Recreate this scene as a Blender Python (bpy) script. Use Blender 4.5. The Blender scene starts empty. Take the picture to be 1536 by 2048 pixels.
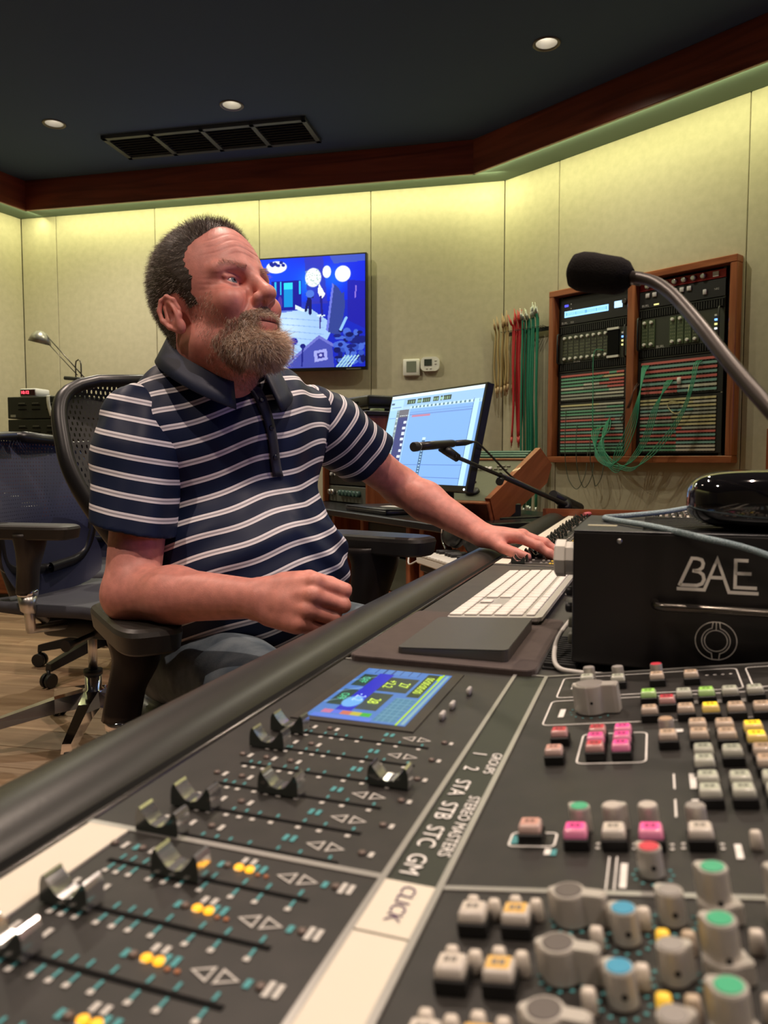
import bpy, bmesh, math, random
import numpy as np
from mathutils import Vector, Matrix, Euler
random.seed(7); np.random.seed(7)
SC = bpy.context.scene
COL = SC.collection
R = math.radians

# ---------------------------------------------------------------- camera
CAM_Z = 0.92
cam_d = bpy.data.cameras.new('camera')
cam_d.sensor_fit = 'HORIZONTAL'; cam_d.sensor_width = 36.0
cam_d.lens = 1540.0 / 1536.0 * 36.0
cam_d.clip_start = 0.02
cam_d.dof.use_dof = True; cam_d.dof.focus_distance = 1.55; cam_d.dof.aperture_fstop = 13.0
cam = bpy.data.objects.new('camera', cam_d); COL.objects.link(cam)
cam.location = (0, 0, CAM_Z)
cam.rotation_euler = (R(90) - math.atan(104.0 / 1540.0), 0, 0)
SC.camera = cam

# ---------------------------------------------------------------- world, exposure
w = bpy.data.worlds.new('world'); SC.world = w; w.use_nodes = True
w.node_tree.nodes['Background'].inputs[0].default_value = (0.9, 0.85, 0.8, 1)
w.node_tree.nodes['Background'].inputs[1].default_value = 0.0
SC.view_settings.view_transform = 'Standard'; SC.view_settings.look = 'None'
SC.view_settings.gamma = 1.0; SC.view_settings.use_curve_mapping = False
SC.view_settings.exposure = 0.35
SC.cycles.use_denoising = True
try: SC.cycles.denoiser = 'OPENIMAGEDENOISE'
except Exception: pass
SC.cycles.max_bounces = 8
SC.cycles.diffuse_bounces = 4
SC.cycles.sample_clamp_indirect = 4.0
SC.cycles.caustics_reflective = False; SC.cycles.caustics_refractive = False

# ---------------------------------------------------------------- room outline (plan, metres) and the lamps it has
SOFFIT_Z = 2.69; CEIL_Z = 2.87; LIP_Z = 2.665
PA = Vector((0.769, 5.02, 0)); TB = Vector((-0.975, 0.2215, 0)).normalized()      # corner, direction of the back wall
TR = Vector((0.6455, -0.7638, 0)).normalized()                                    # direction of the right wall
NB = Vector((-0.2215, -0.975, 0)).normalized(); NR = Vector((-0.7638, -0.6455, 0)).normalized()
PC = PA + TB * 3.53
TL = Vector((-0.42, -0.907, 0)).normalized(); NL = Vector((0.907, -0.42, 0)).normalized()
LB, LR, LL = 3.53, 4.3, 6.6
PB = PA + TR * LR; PD = PC + TL * LL
OB, OR_, OL = 0.22, 0.28, 0.25           # depth of the soffit in front of each wall

def area(name, loc, direction, sx, sy, power, color, spread=180):
    l = bpy.data.lights.new(name, 'AREA'); l.shape = 'RECTANGLE'; l.size = sx; l.size_y = sy
    l.energy = power; l.color = color; l.spread = R(spread)
    o = bpy.data.objects.new(name, l); COL.objects.link(o); o.location = loc
    o.rotation_euler = Vector(direction).to_track_quat('-Z', 'Y').to_euler()
    return o
COVE = (1.0, 1.0, 0.50)
def cove(name, p0, t, n, off, length, power):
    """LED tape behind the lip of the wooden fascia, washing the wall"""
    c = p0 + t * (length / 2) + n * (off - 0.035); c.z = SOFFIT_Z - 0.010
    d = (-n * 1.0 + Vector((0, 0, -1.5))).normalized()
    l = bpy.data.lights.new(name, 'AREA'); l.shape = 'RECTANGLE'; l.size = length; l.size_y = 0.014
    l.energy = power; l.color = COVE; l.spread = R(180)
    o = bpy.data.objects.new(name, l); COL.objects.link(o); o.location = c
    zax = -d; xax = t.normalized(); yax = zax.cross(xax).normalized()
    o.rotation_euler = Matrix((xax, yax, zax)).transposed().to_euler()
    return o
cove('cove_light_back', PA, TB, NB, OB, LB - 0.25, 10.5)
cove('cove_light_right', PA, TR, NR, OR_, LR, 14)
cove('cove_light_left', PC, TL, NL, OL, LL, 18)
DOWN = (1.0, 0.80, 0.66)
DOWNLIGHTS = [(-1.917, 4.617), (-0.839, 4.384), (0.763, 3.754), (-1.62, 2.15), (-0.35, 2.05), (1.05, 1.55),
              (-1.35, 0.25), (0.20, 0.45), (1.75, 0.25), (0.6, -1.2)]

# ---------------------------------------------------------------- helpers
def tag(o, label=None, cat=None, group=None, kind=None):
    if label: o['label'] = label
    if cat: o['category'] = cat
    if group: o['group'] = group
    if kind: o['kind'] = kind
    return o
def empty(name, loc=(0, 0, 0), rot=(0, 0, 0), parent=None):
    o = bpy.data.objects.new(name, None); COL.objects.link(o)
    o.empty_display_size = 0.05
    o.location = loc; o.rotation_euler = rot
    if parent: o.parent = parent
    return o
def thing(name, label, cat, loc=(0, 0, 0), rot=(0, 0, 0), group=None):
    return tag(empty(name, loc, rot), label, cat, group)
def put(name, mesh, parent=None, loc=(0, 0, 0), rot=(0, 0, 0), scale=None):
    o = bpy.data.objects.new(name, mesh); COL.objects.link(o)
    o.location = loc; o.rotation_euler = rot
    if scale: o.scale = scale
    if parent: o.parent = parent
    return o
def copy_tree(o, parent=None):
    c = o.copy(); COL.objects.link(c)
    if parent is not None: c.parent = parent
    for ch in list(o.children): copy_tree(ch, c)
    return c

class MB:
    """collects shapes, then becomes ONE mesh"""
    def __init__(s): s.v = []; s.f = []; s.m = []; s.sm = []
    def add(s, verts, faces, mi=0, smooth=False):
        b = len(s.v); s.v += [tuple(p) for p in verts]
        for f in faces:
            s.f.append(tuple(i + b for i in f)); s.m.append(mi); s.sm.append(smooth)
        return s
    def box(s, c, d, mi=0, rz=0, M=None):
        x, y, z = d[0] / 2, d[1] / 2, d[2] / 2
        vs = [Vector((sx * x, sy * y, sz * z)) for sz in (-1, 1) for sy in (-1, 1) for sx in (-1, 1)]
        rot = Matrix.Rotation(rz, 3, 'Z') if M is None else M
        vs = [rot @ p + Vector(c) for p in vs]
        return s.add(vs, [(0, 2, 3, 1), (4, 5, 7, 6), (0, 1, 5, 4), (2, 6, 7, 3), (0, 4, 6, 2), (1, 3, 7, 5)], mi)
    def rbox(s, c, d, r=0.003, seg=2, mi=0, M=None, smooth=True, taper=1.0):
        bm = bmesh.new(); bmesh.ops.create_cube(bm, size=1.0)
        for p in bm.verts:
            k = taper if p.co.z > 0 else 1.0
            p.co = Vector((p.co.x * d[0] * k, p.co.y * d[1] * k, p.co.z * d[2]))
        bmesh.ops.bevel(bm, geom=bm.edges[:], offset=r, segments=seg, affect='EDGES', profile=0.5)
        bm.verts.ensure_lookup_table()
        vs = [(M @ p.co if M is not None else p.co) + Vector(c) for p in bm.verts]
        s.add(vs, [[q.index for q in f.verts] for f in bm.faces], mi, smooth); bm.free()
        return s
    def tube(s, pts, r, n=8, mi=0, cap=True, flat=None, smooth=True):
        pts = [Vector(p) for p in pts]; k = len(pts)
        rr = r if hasattr(r, '__len__') else [r] * k
        up = Vector((0, 0, 1)); prev = None; vs = []
        for i, p in enumerate(pts):
            t = (pts[min(i + 1, k - 1)] - pts[max(i - 1, 0)]).normalized()
            if prev is None:
                a = up if abs(t.dot(up)) < 0.95 else Vector((1, 0, 0))
                x = t.cross(a).normalized()
            else:
                x = (prev - t * prev.dot(t)).normalized()
            prev = x; y = t.cross(x)
            fl = flat or 1.0
            for j in range(n):
                a = 2 * math.pi * j / n
                vs.append(p + x * math.cos(a) * rr[i] + y * math.sin(a) * rr[i] * fl)
        fs = [(i * n + j, i * n + (j + 1) % n, (i + 1) * n + (j + 1) % n, (i + 1) * n + j) for i in range(k - 1) for j in range(n)]
        s.add(vs, fs, mi, smooth)
        if cap:
            b = len(s.v) - len(vs)
            s.f += [tuple(b + j for j in reversed(range(n))), tuple(b + (k - 1) * n + j for j in range(n))]
            s.m += [mi, mi]; s.sm += [False, False]
        return s
    def lathe(s, prof, n=20, c=(0, 0, 0), M=None, mi=0, smooth=True, cap=True):
        """prof: list of (radius, z)"""
        vs = []
        for r, z in prof:
            for j in range(n):
                a = 2 * math.pi * j / n
                p = Vector((r * math.cos(a), r * math.sin(a), z))
                vs.append((M @ p if M is not None else p) + Vector(c))
        k = len(prof)
        fs = [(i * n + j, i * n + (j + 1) % n, (i + 1) * n + (j + 1) % n, (i + 1) * n + j) for i in range(k - 1) for j in range(n)]
        b = len(s.v); s.add(vs, fs, mi, smooth)
        if cap:
            s.f += [tuple(b + j for j in reversed(range(n))), tuple(b + (k - 1) * n + j for j in range(n))]
            s.m += [mi, mi]; s.sm += [False, False]
        return s
    def prism(s, poly, z0, z1, mi=0, M=None, off=(0, 0, 0), mi_top=None, smooth=False):
        """poly (x,y) counter-clockwise, extruded z0..z1"""
        n = len(poly); T = (lambda p: (M @ Vector(p) if M is not None else Vector(p)) + Vector(off))
        vs = [T((x, y, z0)) for x, y in poly] + [T((x, y, z1)) for x, y in poly]
        b = len(s.v); s.add(vs, [(j, (j + 1) % n, n + (j + 1) % n, n + j) for j in range(n)], mi, smooth)
        s.f += [tuple(b + j for j in reversed(range(n))), tuple(b + n + j for j in range(n))]
        s.m += [mi, mi if mi_top is None else mi_top]; s.sm += [False, False]
        return s
    def quad(s, a, b, c, d, mi=0): return s.add([a, b, c, d], [(0, 1, 2, 3)], mi)
    def mesh(s, name, mats):
        me = bpy.data.meshes.new(name); me.from_pydata([tuple(p) for p in s.v], [], s.f)
        for m in (mats if isinstance(mats, (list, tuple)) else [mats]): me.materials.append(m)
        me.polygons.foreach_set('material_index', s.m)
        me.polygons.foreach_set('use_smooth', s.sm)
        me.update(); return me
    def build(s, name, mats, parent=None, loc=(0, 0, 0), rot=(0, 0, 0)):
        return put(name, s.mesh(name, mats), parent, loc, rot)

def bez(pts, n=24):
    """Catmull-Rom through the points"""
    P = [Vector(p) for p in pts]; P = [P[0] * 2 - P[1]] + P + [P[-1] * 2 - P[-2]]; out = []
    segs = len(P) - 3
    for i in range(segs):
        a, b, c, d = P[i:i + 4]; k = max(2, n // segs)
        for j in range(k):
            t = j / k
            out.append(0.5 * ((2 * b) + (c - a) * t + (2 * a - 5 * b + 4 * c - d) * t * t + (3 * b - a - 3 * c + d) * t ** 3))
    out.append(P[-2]); return out
def rrect(w_, h_, r, n=4):
    pts = []
    for cx, cy, a0 in ((w_ / 2 - r, h_ / 2 - r, 0), (-w_ / 2 + r, h_ / 2 - r, 90), (-w_ / 2 + r, -h_ / 2 + r, 180), (w_ / 2 - r, -h_ / 2 + r, 270)):
        for i in range(n + 1):
            a = R(a0 + 90 * i / n); pts.append((cx + r * math.cos(a), cy + r * math.sin(a)))
    return pts
def frame_basis(x, y, z):
    return Matrix((Vector(x).normalized(), Vector(y).normalized(), Vector(z).normalized())).transposed()

# ---------------------------------------------------------------- materials
MATS = {}
def mat(name, col, rough=0.5, metal=0.0, spec=0.5, emit=None, es=0.0, bump=None, var=None, coat=0.0, sheen=0.0, trans=0.0, sss=None, rand=0.0, stretch=None, alpha=None):
    if name in MATS: return MATS[name]
    m = bpy.data.materials.new(name); m.use_nodes = True; MATS[name] = m
    nt = m.node_tree; b = nt.nodes['Principled BSDF']
    b.inputs['Base Color'].default_value = (*col, 1); b.inputs['Roughness'].default_value = rough
    b.inputs['Metallic'].default_value = metal; b.inputs['Specular IOR Level'].default_value = spec
    b.inputs['Coat Weight'].default_value = coat; b.inputs['Sheen Weight'].default_value = sheen
    b.inputs['Transmission Weight'].default_value = trans
    if alpha is not None: b.inputs['Alpha'].default_value = alpha
    if emit: b.inputs['Emission Color'].default_value = (*emit, 1); b.inputs['Emission Strength'].default_value = es
    if sss: b.inputs['Subsurface Weight'].default_value = sss[0]; b.inputs['Subsurface Radius'].default_value = sss[1]; b.inputs['Subsurface Scale'].default_value = sss[2]
    tc = None
    def coords():
        nonlocal tc
        if tc is None:
            t = nt.nodes.new('ShaderNodeTexCoord'); mp = nt.nodes.new('ShaderNodeMapping')
            if stretch: mp.inputs['Scale'].default_value = stretch
            nt.links.new(t.outputs['Object'], mp.inputs[0]); tc = mp.outputs[0]
        return tc
    last = None
    if var:                                    # var = (scale, darker colour, amount)
        n = nt.nodes.new('ShaderNodeTexNoise'); n.inputs['Scale'].default_value = var[0]; n.inputs['Detail'].default_value = 5
        nt.links.new(coords(), n.inputs['Vector'])
        mr = nt.nodes.new('ShaderNodeMapRange'); mr.inputs[1].default_value = 0.35; mr.inputs[2].default_value = 0.68
        mr.inputs[4].default_value = var[2]; nt.links.new(n.outputs['Fac'], mr.inputs[0])
        mx = nt.nodes.new('ShaderNodeMix'); mx.data_type = 'RGBA'
        mx.inputs[6].default_value = (*col, 1); mx.inputs[7].default_value = (*var[1], 1)
        nt.links.new(mr.outputs[0], mx.inputs[0]); last = mx.outputs[2]
    if rand:
        oi = nt.nodes.new('ShaderNodeObjectInfo'); h = nt.nodes.new('ShaderNodeHueSaturation')
        mr = nt.nodes.new('ShaderNodeMapRange'); mr.inputs[3].default_value = 1 - rand; mr.inputs[4].default_value = 1 + rand
        nt.links.new(oi.outputs['Random'], mr.inputs[0]); nt.links.new(mr.outputs[0], h.inputs['Value'])
        if last: nt.links.new(last, h.inputs['Color'])
        else: h.inputs['Color'].default_value = (*col, 1)
        last = h.outputs[0]
    if last: nt.links.new(last, b.inputs['Base Color'])
    if bump:
        n = nt.nodes.new('ShaderNodeTexNoise'); n.inputs['Scale'].default_value = bump[0]; n.inputs['Detail'].default_value = 3
        nt.links.new(coords(), n.inputs['Vector'])
        bp = nt.nodes.new('ShaderNodeBump'); bp.inputs['Strength'].default_value = bump[1]; bp.inputs['Distance'].default_value = bump[2] if len(bump) > 2 else 0.001
        nt.links.new(n.outputs['Fac'], bp.inputs['Height']); nt.links.new(bp.outputs[0], b.inputs['Normal'])
    return m
def emis(name, col, s): return mat(name, (0.02, 0.02, 0.02), 0.3, emit=col, es=s)
def vcol_mat(name, attr, rough=0.5, emit=0.0, base=1.0, spec=0.5):
    """colour read from a mesh attribute (flat print or a lit screen)"""
    m = bpy.data.materials.new(name); m.use_nodes = True; nt = m.node_tree; b = nt.nodes['Principled BSDF']
    a = nt.nodes.new('ShaderNodeAttribute'); a.attribute_name = attr
    b.inputs['Roughness'].default_value = rough; b.inputs['Specular IOR Level'].default_value = spec
    if emit:
        b.inputs['Base Color'].default_value = (0.01, 0.01, 0.012, 1)
        nt.links.new(a.outputs['Color'], b.inputs['Emission Color']); b.inputs['Emission Strength'].default_value = emit
    else: nt.links.new(a.outputs['Color'], b.inputs['Base Color'])
    return m
def wood_mat(name, c1, c2, rough=0.35, axis=0, scale=9.0, rand=0.0, coat=0.2):
    if name in MATS: return MATS[name]
    m = bpy.data.materials.new(name); m.use_nodes = True; MATS[name] = m; nt = m.node_tree; b = nt.nodes['Principled BSDF']
    t = nt.nodes.new('ShaderNodeTexCoord'); mp = nt.nodes.new('ShaderNodeMapping')
    sc = [scale * 1.0] * 3; sc[axis] = scale * 0.07; mp.inputs['Scale'].default_value = sc
    nt.links.new(t.outputs['Object'], mp.inputs[0])
    n = nt.nodes.new('ShaderNodeTexNoise'); n.inputs['Scale'].default_value = 3.0; n.inputs['Detail'].default_value = 8; n.inputs['Distortion'].default_value = 1.2
    nt.links.new(mp.outputs[0], n.inputs['Vector'])
    cr = nt.nodes.new('ShaderNodeValToRGB'); cr.color_ramp.elements[0].color = (*c1, 1); cr.color_ramp.elements[1].color = (*c2, 1)
    cr.color_ramp.elements[0].position = 0.36; cr.color_ramp.elements[1].position = 0.66
    nt.links.new(n.outputs['Fac'], cr.inputs[0]); last = cr.outputs[0]
    if rand:
        oi = nt.nodes.new('ShaderNodeObjectInfo'); h = nt.nodes.new('ShaderNodeHueSaturation')
        mr = nt.nodes.new('ShaderNodeMapRange'); mr.inputs[3].default_value = 1 - rand; mr.inputs[4].default_value = 1 + rand
        nt.links.new(oi.outputs['Random'], mr.inputs[0]); nt.links.new(mr.outputs[0], h.inputs['Value'])
        nt.links.new(last, h.inputs['Color']); last = h.outputs[0]
    nt.links.new(last, b.inputs['Base Color']); b.inputs['Roughness'].default_value = rough; b.inputs['Coat Weight'].default_value = coat
    bp = nt.nodes.new('ShaderNodeBump'); bp.inputs['Strength'].default_value = 0.15; bp.inputs['Distance'].default_value = 0.001
    nt.links.new(n.outputs['Fac'], bp.inputs['Height']); nt.links.new(bp.outputs[0], b.inputs['Normal'])
    return m

def text_mesh(txt, size, mats, extrude=0.0, align='CENTER', shear=0.0, name='lettering'):
    c = bpy.data.curves.new('txt', 'FONT'); c.body = txt; c.size = size; c.extrude = extrude; c.shear = shear
    c.align_x = align; c.align_y = 'CENTER'; c.resolution_u = 3
    o = bpy.data.objects.new('txt', c); COL.objects.link(o)
    dg = bpy.context.evaluated_depsgraph_get(); me = bpy.data.meshes.new_from_object(o.evaluated_get(dg))
    bpy.data.objects.remove(o); bpy.data.curves.remove(c)
    me.name = name; me.materials.clear(); me.materials.append(mats); return me

class Canvas:
    """a small drawing board: pixels become the cells of a flat mesh (screens, print)"""
    def __init__(s, w, h, bg): s.w, s.h = w, h; s.a = np.zeros((h, w, 3)) + np.array(bg); s.Y, s.X = np.mgrid[0:h, 0:w] + 0.5; s.X = s.X / w; s.Y = s.Y / h
    def blend(s, m, c, a=1.0): m = (np.clip(m, 0, 1) * a)[..., None]; s.a = s.a * (1 - m) + np.array(c) * m
    def rect(s, x0, y0, x1, y1, c, a=1.0): s.blend(((s.X >= x0) & (s.X < x1) & (s.Y >= y0) & (s.Y < y1)).astype(float), c, a)
    def poly(s, pts, c, a=1.0):
        ins = np.zeros((s.h, s.w), bool); n = len(pts)
        for i in range(n):
            (x0, y0), (x1, y1) = pts[i], pts[(i + 1) % n]
            if y0 == y1: continue
            k = ((s.Y >= min(y0, y1)) & (s.Y < max(y0, y1))); xx = x0 + (s.Y - y0) / (y1 - y0) * (x1 - x0)
            ins ^= k & (s.X < xx)
        s.blend(ins.astype(float), c, a)
    def ell(s, cx, cy, rx, ry, c, soft=0.1, a=1.0):
        d = np.sqrt(((s.X - cx) / rx) ** 2 + ((s.Y - cy) / ry) ** 2); s.blend((1 - d) / soft + 0.5, c, a)
    def line(s, x0, y0, x1, y1, wd, c, a=1.0):
        ar = s.w / s.h; dx, dy = (x1 - x0) * ar, y1 - y0; L = max(1e-9, dx * dx + dy * dy)
        t = np.clip((((s.X - x0) * ar) * dx + (s.Y - y0) * dy) / L, 0, 1)
        d = np.sqrt(((s.X - x0) * ar - t * dx) ** 2 + (s.Y - y0 - t * dy) ** 2); s.blend((d < wd).astype(float), c, a)
    def glow(s, cx, cy, r, c, a=1.0): s.blend(np.exp(-(((s.X - cx) * s.w / s.h) ** 2 + (s.Y - cy) ** 2) / (r * r)), c, a)
    def mesh(s, name, W, H, mt):
        """plane in local x (right) and z (up), facing -y"""
        xs = np.linspace(-W / 2, W / 2, s.w + 1); zs = np.linspace(H / 2, -H / 2, s.h + 1)
        gx, gz = np.meshgrid(xs, zs); v = np.stack([gx.ravel(), np.zeros(gx.size), gz.ravel()], 1)
        i = np.arange(s.h)[:, None] * (s.w + 1) + np.arange(s.w)[None, :]
        f = np.stack([i, i + s.w + 1, i + s.w + 2, i + 1], -1).reshape(-1, 4)
        me = bpy.data.meshes.new(name); me.vertices.add(len(v)); me.vertices.foreach_set('co', v.ravel())
        me.loops.add(f.size); me.loops.foreach_set('vertex_index', f.ravel().astype(np.int32))
        me.polygons.add(len(f)); me.polygons.foreach_set('loop_start', (np.arange(len(f)) * 4).astype(np.int32))
        me.polygons.foreach_set('loop_total', np.full(len(f), 4, np.int32))
        me.update(calc_edges=True); me.validate()
        at = me.attributes.new('paint', 'FLOAT_COLOR', 'FACE')
        rgba = np.concatenate([np.clip(s.a, 0, 1).reshape(-1, 3) ** 2.2, np.ones((s.w * s.h, 1))], 1)
        at.data.foreach_set('color', rgba.ravel().astype(np.float32))
        me.materials.append(mt); return me

black_plastic = mat('black_plastic', (0.012, 0.012, 0.013), 0.42, bump=(900, 0.15, 0.0003))
black_metal = mat('black_powder_coat', (0.014, 0.014, 0.014), 0.38, bump=(1500, 0.2, 0.0002))
chrome = mat('chrome', (0.82, 0.82, 0.84), 0.08, metal=1.0)
alu = mat('brushed_aluminium', (0.62, 0.61, 0.59), 0.32, metal=1.0)
white_plastic = mat('white_plastic', (0.74, 0.72, 0.66), 0.45)
red_wood = wood_mat('cherry_wood', (0.20, 0.052, 0.02), (0.36, 0.115, 0.045), 0.32)
red_wood_z = wood_mat('cherry_wood_upright', (0.20, 0.052, 0.02), (0.36, 0.115, 0.045), 0.32, axis=2)
ink_white = mat('white_print', (0.56, 0.54, 0.50), 0.6)
ink_teal = mat('teal_print', (0.07, 0.31, 0.33), 0.6)
ink_bold = mat('bold_white_print', (0.86, 0.84, 0.80), 0.6)

# ---------------------------------------------------------------- the room
wall_mat = mat('fabric_wall', (0.50, 0.455, 0.335), 0.9, spec=0.15, bump=(420, 0.35, 0.0008), var=(26, (0.43, 0.39, 0.285), 0.7))
ceil_mat = mat('dark_ceiling_fabric', (0.066, 0.094, 0.150), 0.95, spec=0.1, bump=(300, 0.2, 0.0006))
soffit_mat = mat('green_grey_soffit_paint', (0.115, 0.165, 0.135), 0.8)
beam_wood = wood_mat('dark_cherry_beam', (0.12, 0.022, 0.010), (0.27, 0.058, 0.026), 0.4, scale=4)
floor_mat = wood_mat('oak_plank', (0.27, 0.165, 0.098), (0.46, 0.315, 0.20), 0.42, axis=0, scale=5.0, rand=0.28, coat=0.15)
seam_mat = mat('panel_seam', (0.10, 0.09, 0.07), 0.9)

def wall(name, p0, t, n, cuts, z0=0.0, z1=SOFFIT_Z):
    """backing slab with fabric panels standing 12 mm proud, joints between them"""
    L = cuts[-1]
    M = frame_basis(t, -n, (0, 0, 1))                     # local x along the wall, y outward
    me = MB().box((L / 2, 0.06, (z0 + z1) / 2), (L, 0.09, z1 - z0)).mesh(name, seam_mat)
    o = put(name, me, None, p0, M.to_euler()); tag(o, kind='structure')
    for a, b in zip(cuts[:-1], cuts[1:]):
        m = MB().rbox(((a + b) / 2, 0.0075, (z0 + z1) / 2), (b - a - 0.004, 0.017, z1 - z0), 0.003, 1, smooth=False)
        m.build('wall_panel', wall_mat, o)
    return o
def wall2(name, p0, p1, n, cuts_from_p0):
    t = (p1 - p0).normalized()
    # outward = -n ; want t x outward = up
    if t.cross(-n).z < 0:
        L = (p1 - p0).length
        return wall(name, p1, -t, n, sorted([L - c for c in cuts_from_p0]))
    return wall(name, p0, t, n, cuts_from_p0)
wall2('wall_right', PA, PB, NR, [0, 0.424, 1.549, 2.67, 3.79, LR])
wall2('wall_back', PA, PC, NB, [0, 0.878, 1.664, 2.449, 3.24, LB])
wall2('wall_left', PC, PD, NL, [0, 0.9, 1.8, 2.7, 3.9, 5.2, LL])
PE = Vector((PB.x, -2.7, 0)); PF = Vector((PD.x, -2.7, 0))
wall2('wall_front', PB, PE, Vector((-1, 0, 0)), [0, (PE - PB).length])
wall2('wall_rear', PE, PF, Vector((0, 1, 0)), [0, 2.4, 4.8, (PF - PE).length])
wall2('wall_side', PF, PD, Vector((1, 0, 0)), [0, (PD - PF).length])
outline = [PA, PC, PD, PF, PE, PB]
poly = [(p.x, p.y) for p in outline]

# ceiling tray: dark fabric, wooden fascia with a lip, painted soffit between fascia and wall
ib = lambda p: p
FA = PA + Vector((-0.304, -0.15, 0))
def isect(p, d, q, e):
    k = d.x * e.y - d.y * e.x; s_ = ((q.x - p.x) * e.y - (q.y - p.y) * e.x) / k
    return p + d * s_
FA = isect(PA + NB * OB, TB, PA + NR * OR_, TR)
FC = isect(PA + NB * OB, TB, PC + NL * OL, TL)
FD = PD + NL * OL; FB = PB + NR * OR_
inner = [FA, FC, FD, Vector((FD.x, -2.7, 0)), Vector((FB.x, -2.7, 0)), FB]
m = MB(); m.prism([(p.x, p.y) for p in inner], CEIL_Z, CEIL_Z + 0.06)
ceiling = m.build('ceiling', ceil_mat); tag(ceiling, kind='structure')
cut = MB()
for x, y in DOWNLIGHTS: cut.lathe([(0.056, CEIL_Z - 0.02), (0.056, CEIL_Z + 0.09)], 28, (x, y, 0))
co = cut.build('cutter', ceil_mat); md = ceiling.modifiers.new('holes', 'BOOLEAN'); md.operation = 'DIFFERENCE'; md.object = co; md.solver = 'EXACT'
dg = bpy.context.evaluated_depsgraph_get(); me = bpy.data.meshes.new_from_object(ceiling.evaluated_get(dg)); ceiling.modifiers.clear(); ceiling.data = me
bpy.data.objects.remove(co)
m = MB(); m.prism([(p.x, p.y) for p in outline], CEIL_Z + 0.13, CEIL_Z + 0.16); m.build('light_seal_slab', ceil_mat, ceiling)  # unseen slab added above the ceiling holes to keep the light closed in
m = MB()
for a, b, c, d in ((PA, PC, FC, FA), (PC, PD, FD, FC), (PB, PA, FA, FB)):
    q = [(p.x, p.y) for p in (a, b, c, d)]
    m.prism(q, SOFFIT_Z, SOFFIT_Z + 0.05)
tag(m.build('trim_1', soffit_mat), kind='structure')
k = 2
for a, b, n in ((FA, FC, NB), (FC, FD, NL), (FB, FA, NR)):
    t = (b - a).normalized(); L = (b - a).length
    M = frame_basis(t, Vector((0, 0, 1)).cross(t), (0, 0, 1)); mid = (a + b) / 2
    m = MB().rbox((0, 0, 0), (L + 0.02, 0.022, CEIL_Z - LIP_Z), 0.003, 1, smooth=False)
    o = put('trim_%d' % k, m.mesh('fascia', beam_wood), None, (mid.x, mid.y, (CEIL_Z + LIP_Z) / 2), M.to_euler())
    tag(o, kind='structure'); k += 1

# floor: slab with planks laid in view
o = MB().prism(poly, -0.08, -0.008).build('floor', mat('plank_joint', (0.07, 0.045, 0.028), 0.8)); tag(o, kind='structure')
fa = R(-12); cf, sf = math.cos(fa), math.sin(fa)
plank_meshes = [MB().rbox((0, 0, 0), (ln - 0.003, 0.1475, 0.012), 0.0015, 1, smooth=False).mesh('plank', floor_mat) for ln in (1.2, 0.9, 1.5)]
lens = (1.2, 0.9, 1.5)
for j in range(34):
    y = 0.6 + j * 0.15; x = -3.9 + random.random() * 0.9; i = 0
    while x < 2.2:
        q = random.randrange(3); ln = lens[q]; cx = x + ln / 2
        wx, wy = cf * cx - sf * (y - 2.5), sf * cx + cf * (y - 2.5) + 2.5
        ok = True
        for p0, n in ((PA, NB), (PA, NR), (PC, NL)):
            for e in (-ln / 2, ln / 2):
                if (Vector((wx + cf * e, wy + sf * e, 0)) - p0).dot(n) < -0.07: ok = False
        if ok: put('plank', plank_meshes[q], o, (wx, wy, -0.006), (0, 0, fa))
        x += ln

# recessed downlights
bezel_me = MB().lathe([(0.052, 0.0), (0.062, -0.004), (0.066, 0.0), (0.066, 0.003), (0.050, 0.003)], 28, cap=False).mesh('trim_ring', mat('brown_bezel', (0.10, 0.07, 0.05), 0.4))
cone_me = MB().lathe([(0.052, 0.0), (0.040, 0.05), (0.036, 0.055)], 28, cap=False).mesh('reflector', mat('satin_reflector', (0.40, 0.38, 0.33), 0.35, metal=0.6))
bulb_me = MB().lathe([(0.0, 0.040), (0.014, 0.041), (0.022, 0.046), (0.024, 0.058)], 24).mesh('bulb', emis('lamp_glow', (1.0, 0.92, 0.80), 22.0))
can_me = MB().lathe([(0.036, 0.055), (0.012, 0.0555)], 24, cap=True).mesh('can_top', mat('can_brown', (0.25, 0.22, 0.17), 0.5))
where = ['at far left, above the desk lamp', 'just above the long air vent', 'nearest the right-hand wooden fascia', 'outside the picture, over the empty chairs', 'outside the picture, over the seated man', 'outside the picture, over the far half of the console', 'outside the picture, nearest the left wall', 'outside the picture, right over the near console end', 'outside the picture, nearest the studio window', 'outside the picture, rearmost of all']
for i, (x, y) in enumerate(DOWNLIGHTS):
    lab = 'round recessed ceiling downlight ' + where[i]
    t = thing('ceiling_downlight', lab, 'ceiling light', (x, y, CEIL_Z - 0.004), group='recessed ceiling downlights')
    put('trim_ring', bezel_me, t, (0, 0, 0.002)); put('reflector', cone_me, t, (0, 0, 0.004)); put('bulb', bulb_me, t, (0, 0, 0.004)); put('can_top', can_me, t, (0, 0, 0.004))
    l = bpy.data.lights.new('downlight', 'SPOT'); l.energy = (80, 42, 28)[i] if i < 3 else 72; l.color = (1.0, 0.92, 0.72) if i < 3 else DOWN; l.spot_size = R(150 if i < 3 else 110); l.spot_blend = 0.8; l.shadow_soft_size = 0.02
    lo = bpy.data.objects.new('lamp', l); COL.objects.link(lo); lo.location = (0, 0, 0.002); lo.parent = t

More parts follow.
